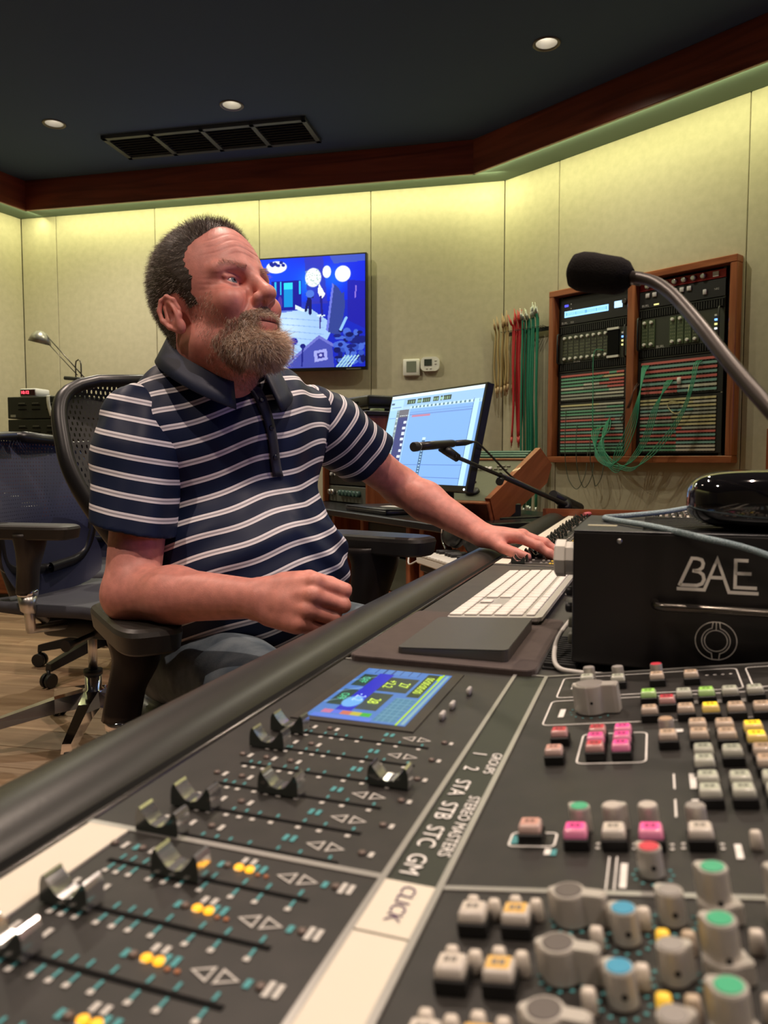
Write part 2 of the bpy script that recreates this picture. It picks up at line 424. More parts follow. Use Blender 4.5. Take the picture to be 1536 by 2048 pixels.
# air vent of four louvred sections
def ceil_pt(px, py):
    h = CEIL_Z - CAM_Z; Y = h * 1540.0 / (920 - py); return Vector(((px - 768) / 1540.0 * Y, Y, CEIL_Z))
va, vb, vd = ceil_pt(225, 293), ceil_pt(612, 257), ceil_pt(275, 330)
vx = (vb - va); vl = vx.length; vx.normalize(); vy = Vector((0, 0, 1)).cross(vx); vw = 0.30
vc = va + vx * vl / 2 + vy * vw * (-0.5 if (vd - va).dot(vy) < 0 else 0.5)
vent = thing('air_vent', 'long dark louvred ceiling air vent with four sections', 'air vent', (vc.x, vc.y, CEIL_Z - 0.012), (0, 0, math.atan2(vx.y, vx.x)))
vm = mat('vent_grey_enamel', (0.045, 0.047, 0.05), 0.5)
m = MB()
for s_ in (-1, 1): m.box((0, s_ * vw / 2, 0), (vl + 0.03, 0.03, 0.02))
for i in range(5): m.box((-vl / 2 + vl * i / 4, 0, 0), (0.028, vw + 0.03, 0.02))
m.build('frame', vm, vent)
MB().box((0, 0, 0.009), (vl, vw, 0.002)).build('duct', mat('duct_black', (0.004, 0.004, 0.004), 0.9), vent)
sl = MB().box((0, 0, 0), (vl / 4 - 0.03, 0.022, 0.002), M=Matrix.Rotation(R(35), 3, 'X')).mesh('slat', vm)
for i in range(4):
    for j in range(8): put('slat', sl, vent, (-vl / 2 + vl * (i + 0.5) / 4, -vw / 2 + 0.03 + j * (vw - 0.06) / 7, 0.0))

# control-room window to the studio floor, in the front wall, where the blue stage lights are
wx = PB.x - 0.02
m = MB()
for (cy, cz, sy, sz) in ((-0.55, 2.02, 2.5, 0.06), (-0.55, 0.98, 2.5, 0.06), (0.67, 1.5, 0.06, 1.04), (-1.77, 1.5, 0.06, 1.04)): m.box((wx, cy, cz), (0.06, sy, sz))
wf = m.build('window_1', red_wood); tag(wf, kind='structure')
MB().box((wx + 0.01, -0.55, 1.5), (0.012, 2.4, 1.0)).build('pane', mat('stage_lit_glass', (0.02, 0.02, 0.05), 0.05, emit=(0.18, 0.22, 1.0), es=1.6), wf)

# ---------------------------------------------------------------- mixing console (local x = away from the engineer, y = along the console, z up)
CA = R(19.4); DESK = 0.72; TLT = math.tan(R(9)); VT = -0.09
UU = Vector((math.sin(CA), math.cos(CA), 0)); VV = Vector((math.cos(CA), -math.sin(CA), 0))
console = thing('mixing_console', 'large black mixing console with padded armrest, faders, knobs and lit buttons', 'mixing console', (0, 0, 0), (0, 0, -CA))
CON_ROT = Euler((0, 0, -CA))
def cw(v, u, z): return VV * v + UU * u + Vector((0, 0, z))          # console coordinates to the room
def tz(v): return DESK + TLT * (v - VT)
panel_mat = mat('console_panel', (0.021, 0.020, 0.018), 0.44, bump=(700, 0.12, 0.0002), var=(60, (0.035, 0.031, 0.028), 0.6))
leather = mat('armrest_leather', (0.020, 0.0195, 0.017), 0.36, spec=0.5, bump=(520, 0.22, 0.0004))
groove = mat('groove_black', (0.003, 0.003, 0.003), 0.7, spec=0.1)
silver_line = mat('silver_trim', (0.50, 0.49, 0.46), 0.35, metal=0.7)
U0, U1 = -0.75, 2.80
# body and pedestals
m = MB(); m.box((0.12, (U0 + U1) / 2, 0.60), (0.80, U1 - U0 - 0.02, 0.20)); m.build('body', black_metal, console)
for u in (-0.35, 1.1, 2.5): MB().box((0.22, u, 0.25), (0.40, 0.14, 0.50)).build('pedestal', black_metal, console)
# padded armrest
n = 22; prof = [(-0.341 + 0.041 * math.cos(2 * math.pi * i / n), 0.703 + 0.028 * math.sin(2 * math.pi * i / n)) for i in range(n)]
m = MB(); us = [U0 + 0.02, U0] ; k = 60
vs = [(x, U0 + (U1 - U0) * j / k, z) for j in range(k + 1) for x, z in prof]
fs = [(j * n + i, (j + 1) * n + i, (j + 1) * n + (i + 1) % n, j * n + (i + 1) % n) for j in range(k) for i in range(n)]
m.add(vs, fs, 0, True); m.f += [tuple(range(n)), tuple(k * n + i for i in reversed(range(n)))]; m.m += [0, 0]; m.sm += [False, False]
m.build('armrest', leather, console)
MB().box((-0.299, (U0 + U1) / 2, 0.709), (0.012, U1 - U0, 0.02)).build('armrest_groove', groove, console)
MB().tube([(-0.2935, U0, 0.7195), (-0.2935, U1, 0.7195)], 0.0022, 8).build('edge_bead', mat('bead_dark', (0.05, 0.047, 0.042), 0.22, metal=0.6), console)
MB().box((0.02, U1 + 0.015, 0.66), (0.80, 0.025, 0.17)).build('end_cheek', red_wood, console)
# panels
def flat_panel(name, u0, u1, v0=-0.291, v1=VT - 0.03, mt=panel_mat):
    return MB().box(((v0 + v1) / 2, (u0 + u1) / 2, DESK - 0.006), (v1 - v0, u1 - u0 - 0.0008, 0.012)).build(name, mt, console)
def tilt_panel(name, u0, u1, v1=0.52, mt=panel_mat):
    M = Matrix.Rotation(-math.atan(TLT), 3, 'Y'); L = (v1 - VT) / math.cos(math.atan(TLT))
    c = Vector((VT, (u0 + u1) / 2, DESK)) + M @ Vector((L / 2, 0, -0.006))
    return MB().box(c, (L, u1 - u0 - 0.0008, 0.012), M=M).build(name, mt, console)
flat_panel('fader_panel', U0, 0.335); flat_panel('master_fader_panel', 0.335, 0.706); flat_panel('far_fader_panel', 1.462, U1)
tilt_panel('channel_panel', U0, 0.335); tilt_panel('master_panel', 0.335, 0.706); tilt_panel('far_channel_panel', 1.462, U1)
MB().box((0.115, 1.084, DESK - 0.007), (0.81, 0.756, 0.012)).build('desk_tray', mat('tray_black', (0.030, 0.028, 0.026), 0.5, var=(40, (0.05, 0.045, 0.04), 0.7)), console)
# label strip between the silver rails
strip_green = mat('label_strip_green', (0.022, 0.027, 0.018), 0.45)
MB().box((-0.1045, 0.52, DESK - 0.0058), (0.029, 0.371, 0.0116)).build('label_strip', strip_green, console)
MB().box((-0.1045, 2.13, DESK - 0.0058), (0.029, 1.336, 0.0116)).build('label_strip', strip_green, console)
for v in (-0.1185, -0.0905):
    for a, b in ((U0, 0.706), (1.462, U1)): MB().box((v, (a + b) / 2, DESK - 0.004), (0.0032, b - a, 0.011)).build('silver_rail', silver_line, console)
for u in (0.3365,):
    MB().box((-0.2055, u, DESK - 0.005), (0.171, 0.0042, 0.0115)).build('module_divider', silver_line, console)
    M = Matrix.Rotation(-math.atan(TLT), 3, 'Y')
    MB().box(Vector((VT, u, DESK)) + M @ Vector((0.3, 0, -0.005)), (0.6, 0.0036, 0.0115), M=M).build('module_divider', silver_line, console)
MB().box((-0.19, 0.7085, DESK - 0.004), (0.2, 0.003, 0.010)).build('module_divider', silver_line, console)
MB().box((-0.19, 1.459, DESK - 0.004), (0.2, 0.003, 0.010)).build('module_divider', silver_line, console)
M9 = Matrix.Rotation(-math.atan(TLT), 3, 'Y')
MB().box(Vector((VT, 0.7085, DESK)) + M9 @ Vector((0.3, 0, -0.004)), (0.6, 0.003, 0.010), M=M9).build('module_divider', silver_line, console)
# paper scribble strips
paper = mat('cream_tape', (0.72, 0.67, 0.56), 0.75, bump=(80, 0.2, 0.0008))
MB().box((-0.2765, (U0 + 0.334) / 2, DESK + 0.0006), (0.026, 0.334 - U0, 0.0012)).build('paper_strip', paper, console)
MB().box((-0.2765, (1.466 + U1) / 2, DESK + 0.0006), (0.026, U1 - 1.466, 0.0012)).build('paper_strip', paper, console)
MB().box((-0.1045, 0.3135, DESK + 0.0008), (0.0245, 0.041, 0.0012)).build('name_tape', paper, console)
MB().box((-0.1045, (U0 + 0.2915) / 2, DESK + 0.0008), (0.0245, 0.2915 - U0, 0.0012)).build('paper_strip', paper, console)
# lettering: reads from the engineer's side
TXT = (0, 0, -math.pi / 2)
def letter(txt, size, v, u, mt=None, z=DESK + 0.0006, shear=0.0, rot=None):
    return put('lettering', text_mesh(txt, size, mt or ink_bold, 0.00005, shear=shear), console, (v, u, z), rot or TXT)
for t_, u in (('1', 0.504), ('2', 0.478), ('STA', 0.447), ('STB', 0.4145), ('STC', 0.3825), ('GM', 0.3525)): letter(t_, 0.0138, -0.1088, u)
letter('GROUPS', 0.0094, -0.0970, 0.491); letter('STEREO MASTERS', 0.0094, -0.0970, 0.401)
letter('CLICK', 0.0105, -0.1035, 0.3165, mat('pen_purple', (0.10, 0.05, 0.12), 0.7), DESK + 0.0018, shear=0.1)

# fader caps: polished, two humps with ridges
def fader_mesh():
    w2 = 0.0056
    prof = [(-13.2, 0.5), (-13.2, 6), (-12.8, 10), (-11.8, 12.6), (-10.6, 13.4)]
    for i in range(6):
        a = (i + 0.5) / 6; x = -10.2 + a * 6.6; z = 13.2 - 7.6 * a ** 0.8
        prof += [(x, z), (x + 0.30, z - 1.2)]
    prof += [(-3, 4.9), (0, 4.2), (3, 4.9)]
    for i in range(6):
        a = (i + 0.5) / 6; x = 3.4 + a * 6.6; z = 4.4 + 7.6 * a ** 1.25
        prof += [(x, z), (x + 0.30, z + 1.0)]
    prof += [(10.8, 13.4), (12.0, 12.6), (13.0, 10), (13.4, 6), (13.4, 0.5)]
    prof = [(x * 0.001, z * 0.001) for x, z in prof]; n = len(prof); m = MB()
    vs = [(x, -w2, z) for x, z in prof] + [(x, w2, z) for x, z in prof]
    m.add(vs, [(i, i + n, i + n + 1, i + 1) for i in range(n - 1)], 0)
    m.f += [tuple(range(n)), tuple(reversed(range(n, 2 * n))), (0, n - 1, 2 * n - 1, n)]; m.m += [1, 1, 1]; m.sm += [False] * 3
    m.box((0, 0, -0.002), (0.004, 0.002, 0.006), 1)
    return m.mesh('fader_cap', [mat('fader_mirror', (0.88, 0.88, 0.88), 0.16, metal=0.95), mat('fader_side', (0.035, 0.042, 0.036), 0.15, coat=0.8)])
FAD = fader_mesh()
slot_me = MB().box((0, 0, 0), (0.110, 0.0030, 0.0006)).mesh('fader_slot', groove)
# printed scale beside each fader
def scale_mesh(ch):
    m = MB(); z = 0.0
    pos = [-0.104 + 0.104 * q for q in (0.02, 0.08, 0.15, 0.26, 0.34, 0.42, 0.53, 0.69, 0.81, 0.97)]
    for i, p in enumerate(pos):
        def q(v0, v1, u0, u1, mi): m.quad((v0, u0, z), (v1, u0, z), (v1, u1, z), (v0, u1, z), mi)
        q(p - 0.0007, p + 0.0007, 0.0022, 0.0068 if ch else 0.0055, 1)
        if ch: q(p - 0.0007, p + 0.0007, -0.0075, -0.0022, 1)
        q(p - 0.0015, p + 0.0012, -0.0105, -0.0078, 0) if ch else q(p - 0.0016, p + 0.0012, -0.0062, -0.0034, 0)
    u = 0.0145 if ch else 0.013
    def dash(v, l, mi, uu=u): m.quad((v - 0.0013, uu - l / 2, z), (v + 0.0013, uu - l / 2, z), (v + 0.0013, uu + l / 2, z), (v - 0.0013, uu + l / 2, z), mi)
    for v in ((-0.113, -0.096, -0.046) if ch else (-0.112, -0.094, -0.076)):
        dash(v + 0.0045, 0.006, 0)
        if ch: dash(v - 0.0055, 0.005, 1)
    for v in (-0.0335, -0.029): dash(v, 0.0062, 1, u + 0.002)
    if ch:
        for v in (-0.042, -0.037): dash(v, 0.005, 0, u + 0.007)
        dash(0.0135, 0.009, 0, u); dash(0.0175, 0.008, 0, u); dash(0.0045, 0.005, 1, u)
    else: dash(0.0155, 0.005, 0, u)
    for v0, d in ((-0.0165, -1), (-0.0035, 1)):                       # outlined arrow buttons
        a = [(v0 + d * 0.0045, 0), (v0 - d * 0.005, 0.0048), (v0 - d * 0.005, -0.0048)]
        b = [(v0 + d * 0.0027, 0), (v0 - d * 0.0040, 0.0031), (v0 - d * 0.0040, -0.0031)]
        for i in range(3):
            j = (i + 1) % 3
            pts = [(a[i][0], u + a[i][1], z), (a[j][0], u + a[j][1], z), (b[j][0], u + b[j][1], z), (b[i][0], u + b[i][1], z)]
            m.quad(*pts, 0)
    return m.mesh('fader_scale', [ink_white, ink_teal])
SCALE_C, SCALE_M = scale_mesh(True), scale_mesh(False)
lens_me = MB().lathe([(0.0022, 0), (0.0020, 0.0012), (0.0009, 0.0018)], 10).mesh('touch_lens', mat('lens_brown', (0.16, 0.12, 0.10), 0.3))
led_me = MB().lathe([(0.0025, 0), (0.0023, 0.0012), (0.0011, 0.002)], 12).mesh('led', emis('amber_led', (1.0, 0.40, 0.015), 1.6))
leddim_me = MB().lathe([(0.0013, 0), (0.0012, 0.0008)], 8).mesh('led_dim', mat('led_orange_off', (0.35, 0.13, 0.05), 0.4))
faders = [(0.503, -0.251, 0), (0.470, -0.250, 0), (0.4375, -0.150, 0), (0.405, -0.208, 0), (0.373, -0.247, 0), (0.341, -0.247, 0),
          (0.3065, -0.212, 1), (0.270, -0.245, 1), (0.2335, -0.2455, 1), (0.197, -0.24, 1), (0.1605, -0.2, 1), (0.124, -0.245, 1)]
for u, v, ch in faders:
    put('fader_slot', slot_me, console, (-0.1995, u, DESK))
    put('fader_cap', FAD, console, (v, u, DESK + 0.0006))
    put('fader_scale', SCALE_C if ch else SCALE_M, console, (-0.147, u, DESK + 0.0005))
    uu = u + (0.0145 if ch else 0.013)
    for v_ in ((-0.262, -0.245, -0.195, -0.137) if ch else (-0.2605, -0.2425, -0.2245, -0.1365)): put('touch_lens', lens_me, console, (v_, uu, DESK))
    if ch:
        for v_ in (-0.1885, -0.1825): put('led', led_me, console, (v_, uu, DESK))
        for v_ in (-0.1765, -0.172): put('led', leddim_me, console, (v_, uu - 0.003, DESK))

# touch screen set into the master section
MB().box((-0.2135, 0.6085, DESK + 0.0004), (0.100, 0.160, 0.0012)).build('screen_bezel', mat('bezel_bronze', (0.035, 0.030, 0.026), 0.4), console)
cv = Canvas(150, 88, (0.30, 0.50, 0.80))
for i in range(9): cv.rect(0.02 + 0.0, 0.02, 0.98, 0.06, (0.55, 0.72, 0.75))
cv.rect(0.0, 0.075, 1.0, 0.10, (0.72, 0.90, 0.10)); cv.rect(0.03, 0.10, 0.14, 0.20, (0.72, 0.92, 0.10))
cv.rect(0.03, 0.13, 0.52, 0.26, (0.16, 0.24, 0.18)); cv.rect(0.56, 0.13, 0.97, 0.34, (0.28, 0.52, 0.66))
for i in range(8): cv.line(0.56 + 0.05 * i, 0.13, 0.56 + 0.05 * i, 0.34, 0.006, (0.40, 0.62, 0.74))
for j in range(3): cv.line(0.56, 0.18 + 0.06 * j, 0.97, 0.18 + 0.06 * j, 0.006, (0.40, 0.62, 0.74))
cv.rect(0.16, 0.29, 0.46, 0.52, (0.20, 0.26, 0.26)); cv.rect(0.16, 0.52, 0.46, 0.62, (0.20, 0.26, 0.26)); cv.rect(0.50, 0.40, 0.82, 0.62, (0.22, 0.28, 0.27))
cv.rect(0.10, 0.62, 0.86, 0.80, (0.05, 0.12, 0.80)); cv.rect(0.14, 0.80, 0.40, 0.95, (0.10, 0.25, 0.22)); cv.rect(0.48, 0.80, 0.78, 0.95, (0.10, 0.25, 0.22))
cv.ell(0.70, 0.72, 0.10, 0.10, (0.45, 0.72, 0.98))
for k_, c_ in enumerate(((0.25, 0.72, 0.20), (0.80, 0.75, 0.20), (0.85, 0.45, 0.35), (0.35, 0.45, 0.92), (0.80, 0.45, 0.62))): cv.rect(0.87, 0.40 + k_ * 0.10, 0.93, 0.50 + k_ * 0.10, c_)
cv.rect(0.94, 0.35, 1.0, 0.95, (0.35, 0.50, 0.90))
for x in (0.30, 0.55, 0.75): cv.line(x, 1.0, x - 0.12, 0.80, 0.012, (0.70, 0.85, 0.95), 0.5)
cv.rect(0.0, 0.35, 0.10, 0.95, (0.34, 0.54, 0.82))
for i in range(6): cv.line(0.0, 0.36 + 0.1 * i, 0.10, 0.36 + 0.1 * i, 0.008, (0.16, 0.30, 0.55))
scr = put('screen', cv.mesh('screen', 0.143, 0.082, vcol_mat('touch_screen_glow', 'paint', 0.15, emit=0.75)), console, (-0.2135, 0.608, DESK + 0.0013), Euler((R(-90), 0, -math.pi / 2), 'XYZ'))
lime = emis('lime_digits', (0.72, 0.95, 0.08), 1.0); skyd = emis('sky_digits', (0.45, 0.65, 1.0), 1.0); grn = emis('green_digits', (0.10, 0.75, 0.35), 0.8)
def on_screen(t_, size, x, y, mt): return put('lettering', text_mesh(t_, size, mt), console, (-0.2135 + (0.5 - y) * 0.082, 0.608 - (x - 0.5) * 0.143, DESK + 0.0018), TXT)
on_screen('00:00:00:00', 0.0105, 0.275, 0.195, lime); on_screen('27', 0.0135, 0.31, 0.40, lime); on_screen('+2.2', 0.0125, 0.31, 0.555, lime)
on_screen('28', 0.0135, 0.66, 0.52, lime); on_screen('-2.2', 0.0125, 0.62, 0.70, skyd); on_screen('OFF', 0.010, 0.27, 0.875, grn); on_screen('OFF', 0.010, 0.63, 0.875, grn)
# small push switches beside the screen
for v, u in ((-0.146, 0.634), (-0.150, 0.592), (-0.151, 0.565)):
    MB().rbox((0, 0, 0.003), (0.0035, 0.010, 0.006), 0.0008, 1).build('toggle_switch', mat('grey_switch', (0.5, 0.48, 0.45), 0.4), console, (v, u, DESK))

# push buttons
btn_base = MB().rbox((0, 0, 0.003), (0.0125, 0.0118, 0.006), 0.0006, 1, smooth=False).mesh('button_base', mat('button_black', (0.006, 0.006, 0.006), 0.45))
CAPC = {'pink': ((0.80, 0.07, 0.28), 0.42), 'red': ((0.62, 0.16, 0.16), 0.0), 'salmon': ((0.66, 0.36, 0.30), 0.0), 'sand': ((0.62, 0.46, 0.32), 0.0), 'cream': ((0.66, 0.60, 0.52), 0.0),
        'sage': ((0.52, 0.56, 0.45), 0.0), 'green': ((0.34, 0.66, 0.12), 0.30), 'amber': ((0.92, 0.56, 0.01), 0.35), 'cream_amber': ((0.66, 0.60, 0.52), 0.0)}
def cap_mesh(key):
    c, e = CAPC[key]; m = MB()
    m.rbox((0, 0, 0.0025), (0.0117, 0.0108, 0.005), 0.0012, 2, 0, taper=0.9)
    z = 0.00515
    m.quad((-0.0044, -0.0036, z), (0.0044, -0.0036, z), (0.0044, 0.0038, z), (-0.0044, 0.0038, z), 2)
    z = 0.0053
    for x in (-0.0014, 0.0014): m.quad((x - 0.0011, -0.0014, z), (x + 0.0011, -0.0014, z), (x + 0.0011, 0.0016, z), (x - 0.0011, 0.0016, z), 1)
    shell = mat('cap_' + key, tuple(0.58 * q + 0.30 * w_ for q, w_ in zip(c, (1.0, 0.95, 0.9))), 0.16, coat=0.5, emit=c if e else None, es=e * 0.3)
    ink = mat('ink_' + key, tuple(q * 0.32 for q in c), 0.5)
    face = {'amber': mat('insert_amber', (0.95, 0.74, 0.03), 0.3, emit=(0.95, 0.62, 0.02), es=0.6), 'cream_amber': mat('insert_gold', (0.80, 0.50, 0.14), 0.35),
            'red': mat('insert_red', (0.66, 0.06, 0.09), 0.3)}.get(key, mat('insert_' + key, c, 0.3, emit=c if e else None, es=e))
    return m.mesh('button_cap', [shell, ink, face])
CAPM = {k_: cap_mesh(k_) for k_ in CAPC}
TROT = (0, -math.atan(TLT), 0)
def button(v, u, key, rz=0):
    b = put('push_button', btn_base, console, (v, u, tz(v)), TROT)
    put('button_cap', CAPM[key], b, (0, 0, 0.0055)); return b
for v, u, key in ((-0.055, 0.385, 'salmon'), (-0.032, 0.380, 'pink'), (-0.014, 0.380, 'cream'), (0.003, 0.380, 'pink'), (0.025, 0.381, 'cream'),
                  (-0.032, 0.531, 'red'), (-0.032, 0.515, 'pink'), (-0.0315, 0.499, 'red'), (-0.0155, 0.531, 'pink'), (-0.0155, 0.515, 'pink'), (-0.0155, 0.499, 'pink'),
                  (-0.057, 0.529, 'red'), (-0.0565, 0.494, 'salmon'),
                  (-0.050, 0.668, 'sage'), (-0.0245, 0.662, 'sage'), (0.006, 0.662, 'sand'), (0.032, 0.661, 'sand'),
                  (0.0, 0.612, 'green'), (0.013, 0.594, 'red'), (0.025, 0.609, 'sage'), (0.0405, 0.609, 'green'), (0.0565, 0.609, 'sage'), (0.073, 0.609, 'sage'), (0.089, 0.609, 'sage'),
                  (0.001, 0.571, 'sand'), (0.025, 0.571, 'sand'), (0.041, 0.570, 'amber'), (0.057, 0.569, 'sand'), (0.073, 0.568, 'sand'), (0.089, 0.568, 'sand'),
                  (0.0125, 0.516, 'sand'), (0.031, 0.536, 'sand'), (0.031, 0.517, 'sand'), (0.047, 0.534, 'sand'), (0.047, 0.515, 'sand'), (0.063, 0.527, 'amber'), (0.063, 0.508, 'amber'),
                  (0.032, 0.488, 'sage'), (0.0315, 0.470, 'sage'), (0.0475, 0.485, 'sage'), (0.064, 0.486, 'sand'), (0.064, 0.468, 'sand'), (0.080, 0.527, 'sand'), (0.080, 0.508, 'sand'),
                  (0.032, 0.445, 'sage'), (0.032, 0.427, 'sage'), (0.048, 0.444, 'sage'), (0.048, 0.427, 'sage'), (0.064, 0.444, 'sage'), (0.064, 0.427, 'sage')):
    button(v, u, key)

# knobs
def outline_knob(r, fins, n=36):
    """circle with pointer fins: fins = list of (angle, reach, half width at the tip)"""
    pts = []
    for i in range(n * 2):
        a = 2 * math.pi * i / (n * 2); d = r
        for fa_, reach, hw in fins:
            da = abs((a - fa_ + math.pi) % (2 * math.pi) - math.pi)
            if da < 1.4 and reach > 1.6 * r:                               # long pointer: straight fin
                d = max(d, min(reach / max(math.cos(da), 1e-3), hw / max(abs(math.sin(da)), 1e-4)))
            elif da < 1.4:
                x1, y1 = reach, hw; x0, y0 = r * 0.25, r * 0.97          # edge from the body's flank to the tip
                c_, s_ = math.cos(da), math.sin(da); den = s_ * (x1 - x0) - c_ * (y1 - y0)
                if abs(den) > 1e-9:
                    q = (x0 * (y1 - y0) - y0 * (x1 - x0)) / -den if False else (y0 * (x1 - x0) - x0 * (y1 - y0)) / den
                    d = max(d, min(q, reach / max(c_, 1e-3))) if q > 0 else d
        pts.append((d * math.cos(a), d * math.sin(a)))
    return pts
knob_alu = mat('knob_satin_aluminium', (0.56, 0.53, 0.48), 0.38, metal=0.35)
def knob_mesh(r, h, fins, name='knob_body'):
    o = outline_knob(r, fins); m = MB()
    m.prism(o, 0.001, h - 0.0006, 0)
    m.prism([(x * 0.95, y * 0.95) for x, y in o], h - 0.0006, h, 0)
    return m.mesh(name, knob_alu)
def disc_mesh(r, c, name): return MB().lathe([(r, 0), (r, 0.0005), (r * 0.9, 0.0006)], 20).mesh('knob_cap', mat(name, c, 0.4))
screw_me = MB().lathe([(0.0011, 0), (0.0011, 0.0003)], 8).mesh('set_screw', groove)
KN = {'pointer': knob_mesh(0.0070, 0.0135, [(R(-8), 0.0152, 0.0030), (R(172), 0.0088, 0.001)]),
      'tear': knob_mesh(0.0052, 0.0135, [(R(140), 0.0072, 0.0012)]), 'tear2': knob_mesh(0.0052, 0.0135, [(R(20), 0.0074, 0.0012)]),
      'wide': knob_mesh(0.0076, 0.0085, [(R(-20), 0.0095, 0.0012)]), 'tall': knob_mesh(0.0056, 0.0215, [(R(150), 0.0078, 0.0013)]),
      'big': knob_mesh(0.0118, 0.022, [(R(-6), 0.021, 0.0062), (R(180), 0.0130, 0.002)]), 'plain': knob_mesh(0.0048, 0.0135, [(R(100), 0.0058, 0.001)])}
DM = {'grey': (0.22, 0.19, 0.17), 'blue': (0.06, 0.33, 0.52), 'green': (0.07, 0.45, 0.24), 'red': (0.66, 0.05, 0.08), 'white': (0.55, 0.50, 0.45), 'silver': (0.33, 0.31, 0.29), 'sandy': (0.5, 0.34, 0.22)}
DISC = {k_: disc_mesh(0.0044, c, 'knob_cap_' + k_) for k_, c in DM.items()}
DISCP = disc_mesh(0.0056, (0.13, 0.115, 0.105), 'knob_cap_pointer')
DISCB = disc_mesh(0.0098, (0.26, 0.24, 0.22), 'knob_cap_big')
def knob(v, u, kind, col, h=0.0135, rz=0.0, screw=True):
    k_ = put('knob', KN[kind], console, (v, u, tz(v)), (0, -math.atan(TLT), rz))
    put('knob_cap', DISCB if kind == 'big' else DISCP if kind == 'pointer' else DISC[col], k_, (0, 0, h - 0.0001))
    if screw: put('set_screw', screw_me, k_, (0.0012, -{'tear': 0.0051, 'tear2': 0.0051, 'tall': 0.0055, 'plain': 0.0047, 'pointer': 0.0066, 'big': 0.0116, 'wide': 0.0074}[kind], h * 0.45), (R(90), 0, 0))
    return k_
knob(-0.041, 0.598, 'big', 'grey', 0.022)
knob(-0.049, 0.682, 'plain', 'silver', screw=False); knob(-0.025, 0.678, 'plain', 'silver', screw=False); knob(0.006, 0.679, 'plain', 'red', screw=False); knob(0.012, 0.532, 'plain', 'sandy', screw=False)
knob(-0.031, 0.396, 'tear', 'green', screw=False); knob(-0.015, 0.397, 'tear2', 'white', screw=False); knob(0.002, 0.397, 'plain', 'white', screw=False)
knob(0.024, 0.396, 'plain', 'silver', screw=False); knob(0.003, 0.353, 'tear', 'red')
peg_me = {c: MB().rbox((0, 0, 0.0045), (0.0055, 0.0048, 0.009), 0.0009, 1, taper=0.86).mesh('rocker', mat('rocker_' + c, q, 0.35, emit=q if c == 'gold' else None, es=0.35 if c == 'gold' else 0)) for c, q in (('cream', (0.66, 0.60, 0.52)), ('gold', (0.90, 0.55, 0.05)), ('tan', (0.62, 0.50, 0.36)))}
def peg(v, u, c='cream'): put('rocker_button', peg_me[c], console, (v, u, tz(v)), TROT)
peg(0.048, 0.379)
dot_me = None
def dots_mesh(r, n, a0, a1, mi):
    m = MB()
    for i in range(n):
        a = a0 + (a1 - a0) * i / max(1, n - 1); x, y = r * math.cos(a), r * math.sin(a); d = 0.0007
        m.quad((x - d, y - d, 0), (x + d, y - d, 0), (x + d, y + d, 0), (x - d, y + d, 0), mi)
    return m.mesh('dial_dots', [ink_white, ink_teal])
DOTS = dots_mesh(0.0098, 9, R(-130), R(130), 1); DOTS_S = dots_mesh(0.0085, 9, R(-210), R(30), 1); DOTB = dots_mesh(0.017, 11, R(-200), R(20), 1)
def dots(v, u, me): put('dial_dots', me, console, (v, u, tz(v) + 0.0005), TROT)
dots(0.003, 0.353, DOTS_S); dots(-0.041, 0.598, DOTB)
for i in range(7):
    d = -0.0365 * i
    for v, u, c in ((-0.069, 0.316, 'cream'), (-0.0595, 0.314, 'cream'), (-0.051, 0.317, 'cream'), (-0.042, 0.315, 'cream'), (-0.0165, 0.297, 'cream'), (-0.011, 0.312, 'cream'),
                    (0.0005, 0.312, 'cream'), (0.0075, 0.297, 'gold'), (0.0165, 0.297, 'tan'), (0.0395, 0.300, 'cream')): peg(v, u + d - 0.001, c)
    button(-0.0665, 0.3045 + d, 'cream'); button(-0.0485, 0.3045 + d, 'cream_amber')
    knob(-0.028, 0.314 + d, 'pointer', 'grey', screw=False); dots(-0.028, 0.314 + d, DOTS_S)
    knob(-0.006, 0.302 + d, 'tear', 'blue'); dots(-0.006, 0.302 + d, DOTS_S)
    knob(0.011, 0.3165 + d, 'tear' if i == 0 else 'tear2', 'silver'); dots(0.011, 0.3165 + d, DOTS_S)
    put('knob_skirt', KN['wide'], console, (0.028, 0.320 + d, tz(0.028)), TROT); knob(0.028, 0.320 + d, 'tall', 'green', 0.0215)
    put('knob_skirt', KN['wide'], console, (0.053, 0.320 + d, tz(0.053)), TROT); knob(0.053, 0.320 + d, 'tall', 'white', 0.0215)
    button(0.071, 0.305 + d, 'cream'); knob(0.090, 0.312 + d, 'tear', 'blue')
    for q in (0, 1): put('led', MB().lathe([(0.0016, 0), (0.0015, 0.001), (0.0006, 0.0016)], 8).mesh('led_clear', mat('led_clear', (0.5, 0.48, 0.46), 0.2)) if 'led_clear' not in bpy.data.meshes else bpy.data.meshes['led_clear'], console, ((-0.0165, 0.0165)[q], 0.291 + d, tz((-0.0165, 0.0165)[q])), TROT)

# printed outlines and legends on the master section
m = MB()
def rr_line(v0, v1, u0, u1, r=0.005, wd=0.0011):
    o = rrect(v1 - v0, u1 - u0, r, 3); cx, cy = (v0 + v1) / 2, (u0 + u1) / 2; n = len(o)
    inn = rrect(v1 - v0 - 2 * wd, u1 - u0 - 2 * wd, r - wd, 3)
    for i in range(n):
        j = (i + 1) % n
        pts = [(cx + p[0], cy + p[1], tz(cx + p[0]) + 0.0005) for p in (o[i], o[j], inn[j], inn[i])]
        m.quad(*pts, 0)
def bar(v, u, lv, lu, mi=0): m.quad((v - lv / 2, u - lu / 2, tz(v - lv / 2) + 0.0006), (v + lv / 2, u - lu / 2, tz(v + lv / 2) + 0.0006), (v + lv / 2, u + lu / 2, tz(v + lv / 2) + 0.0006), (v - lv / 2, u + lu / 2, tz(v - lv / 2) + 0.0006), mi)
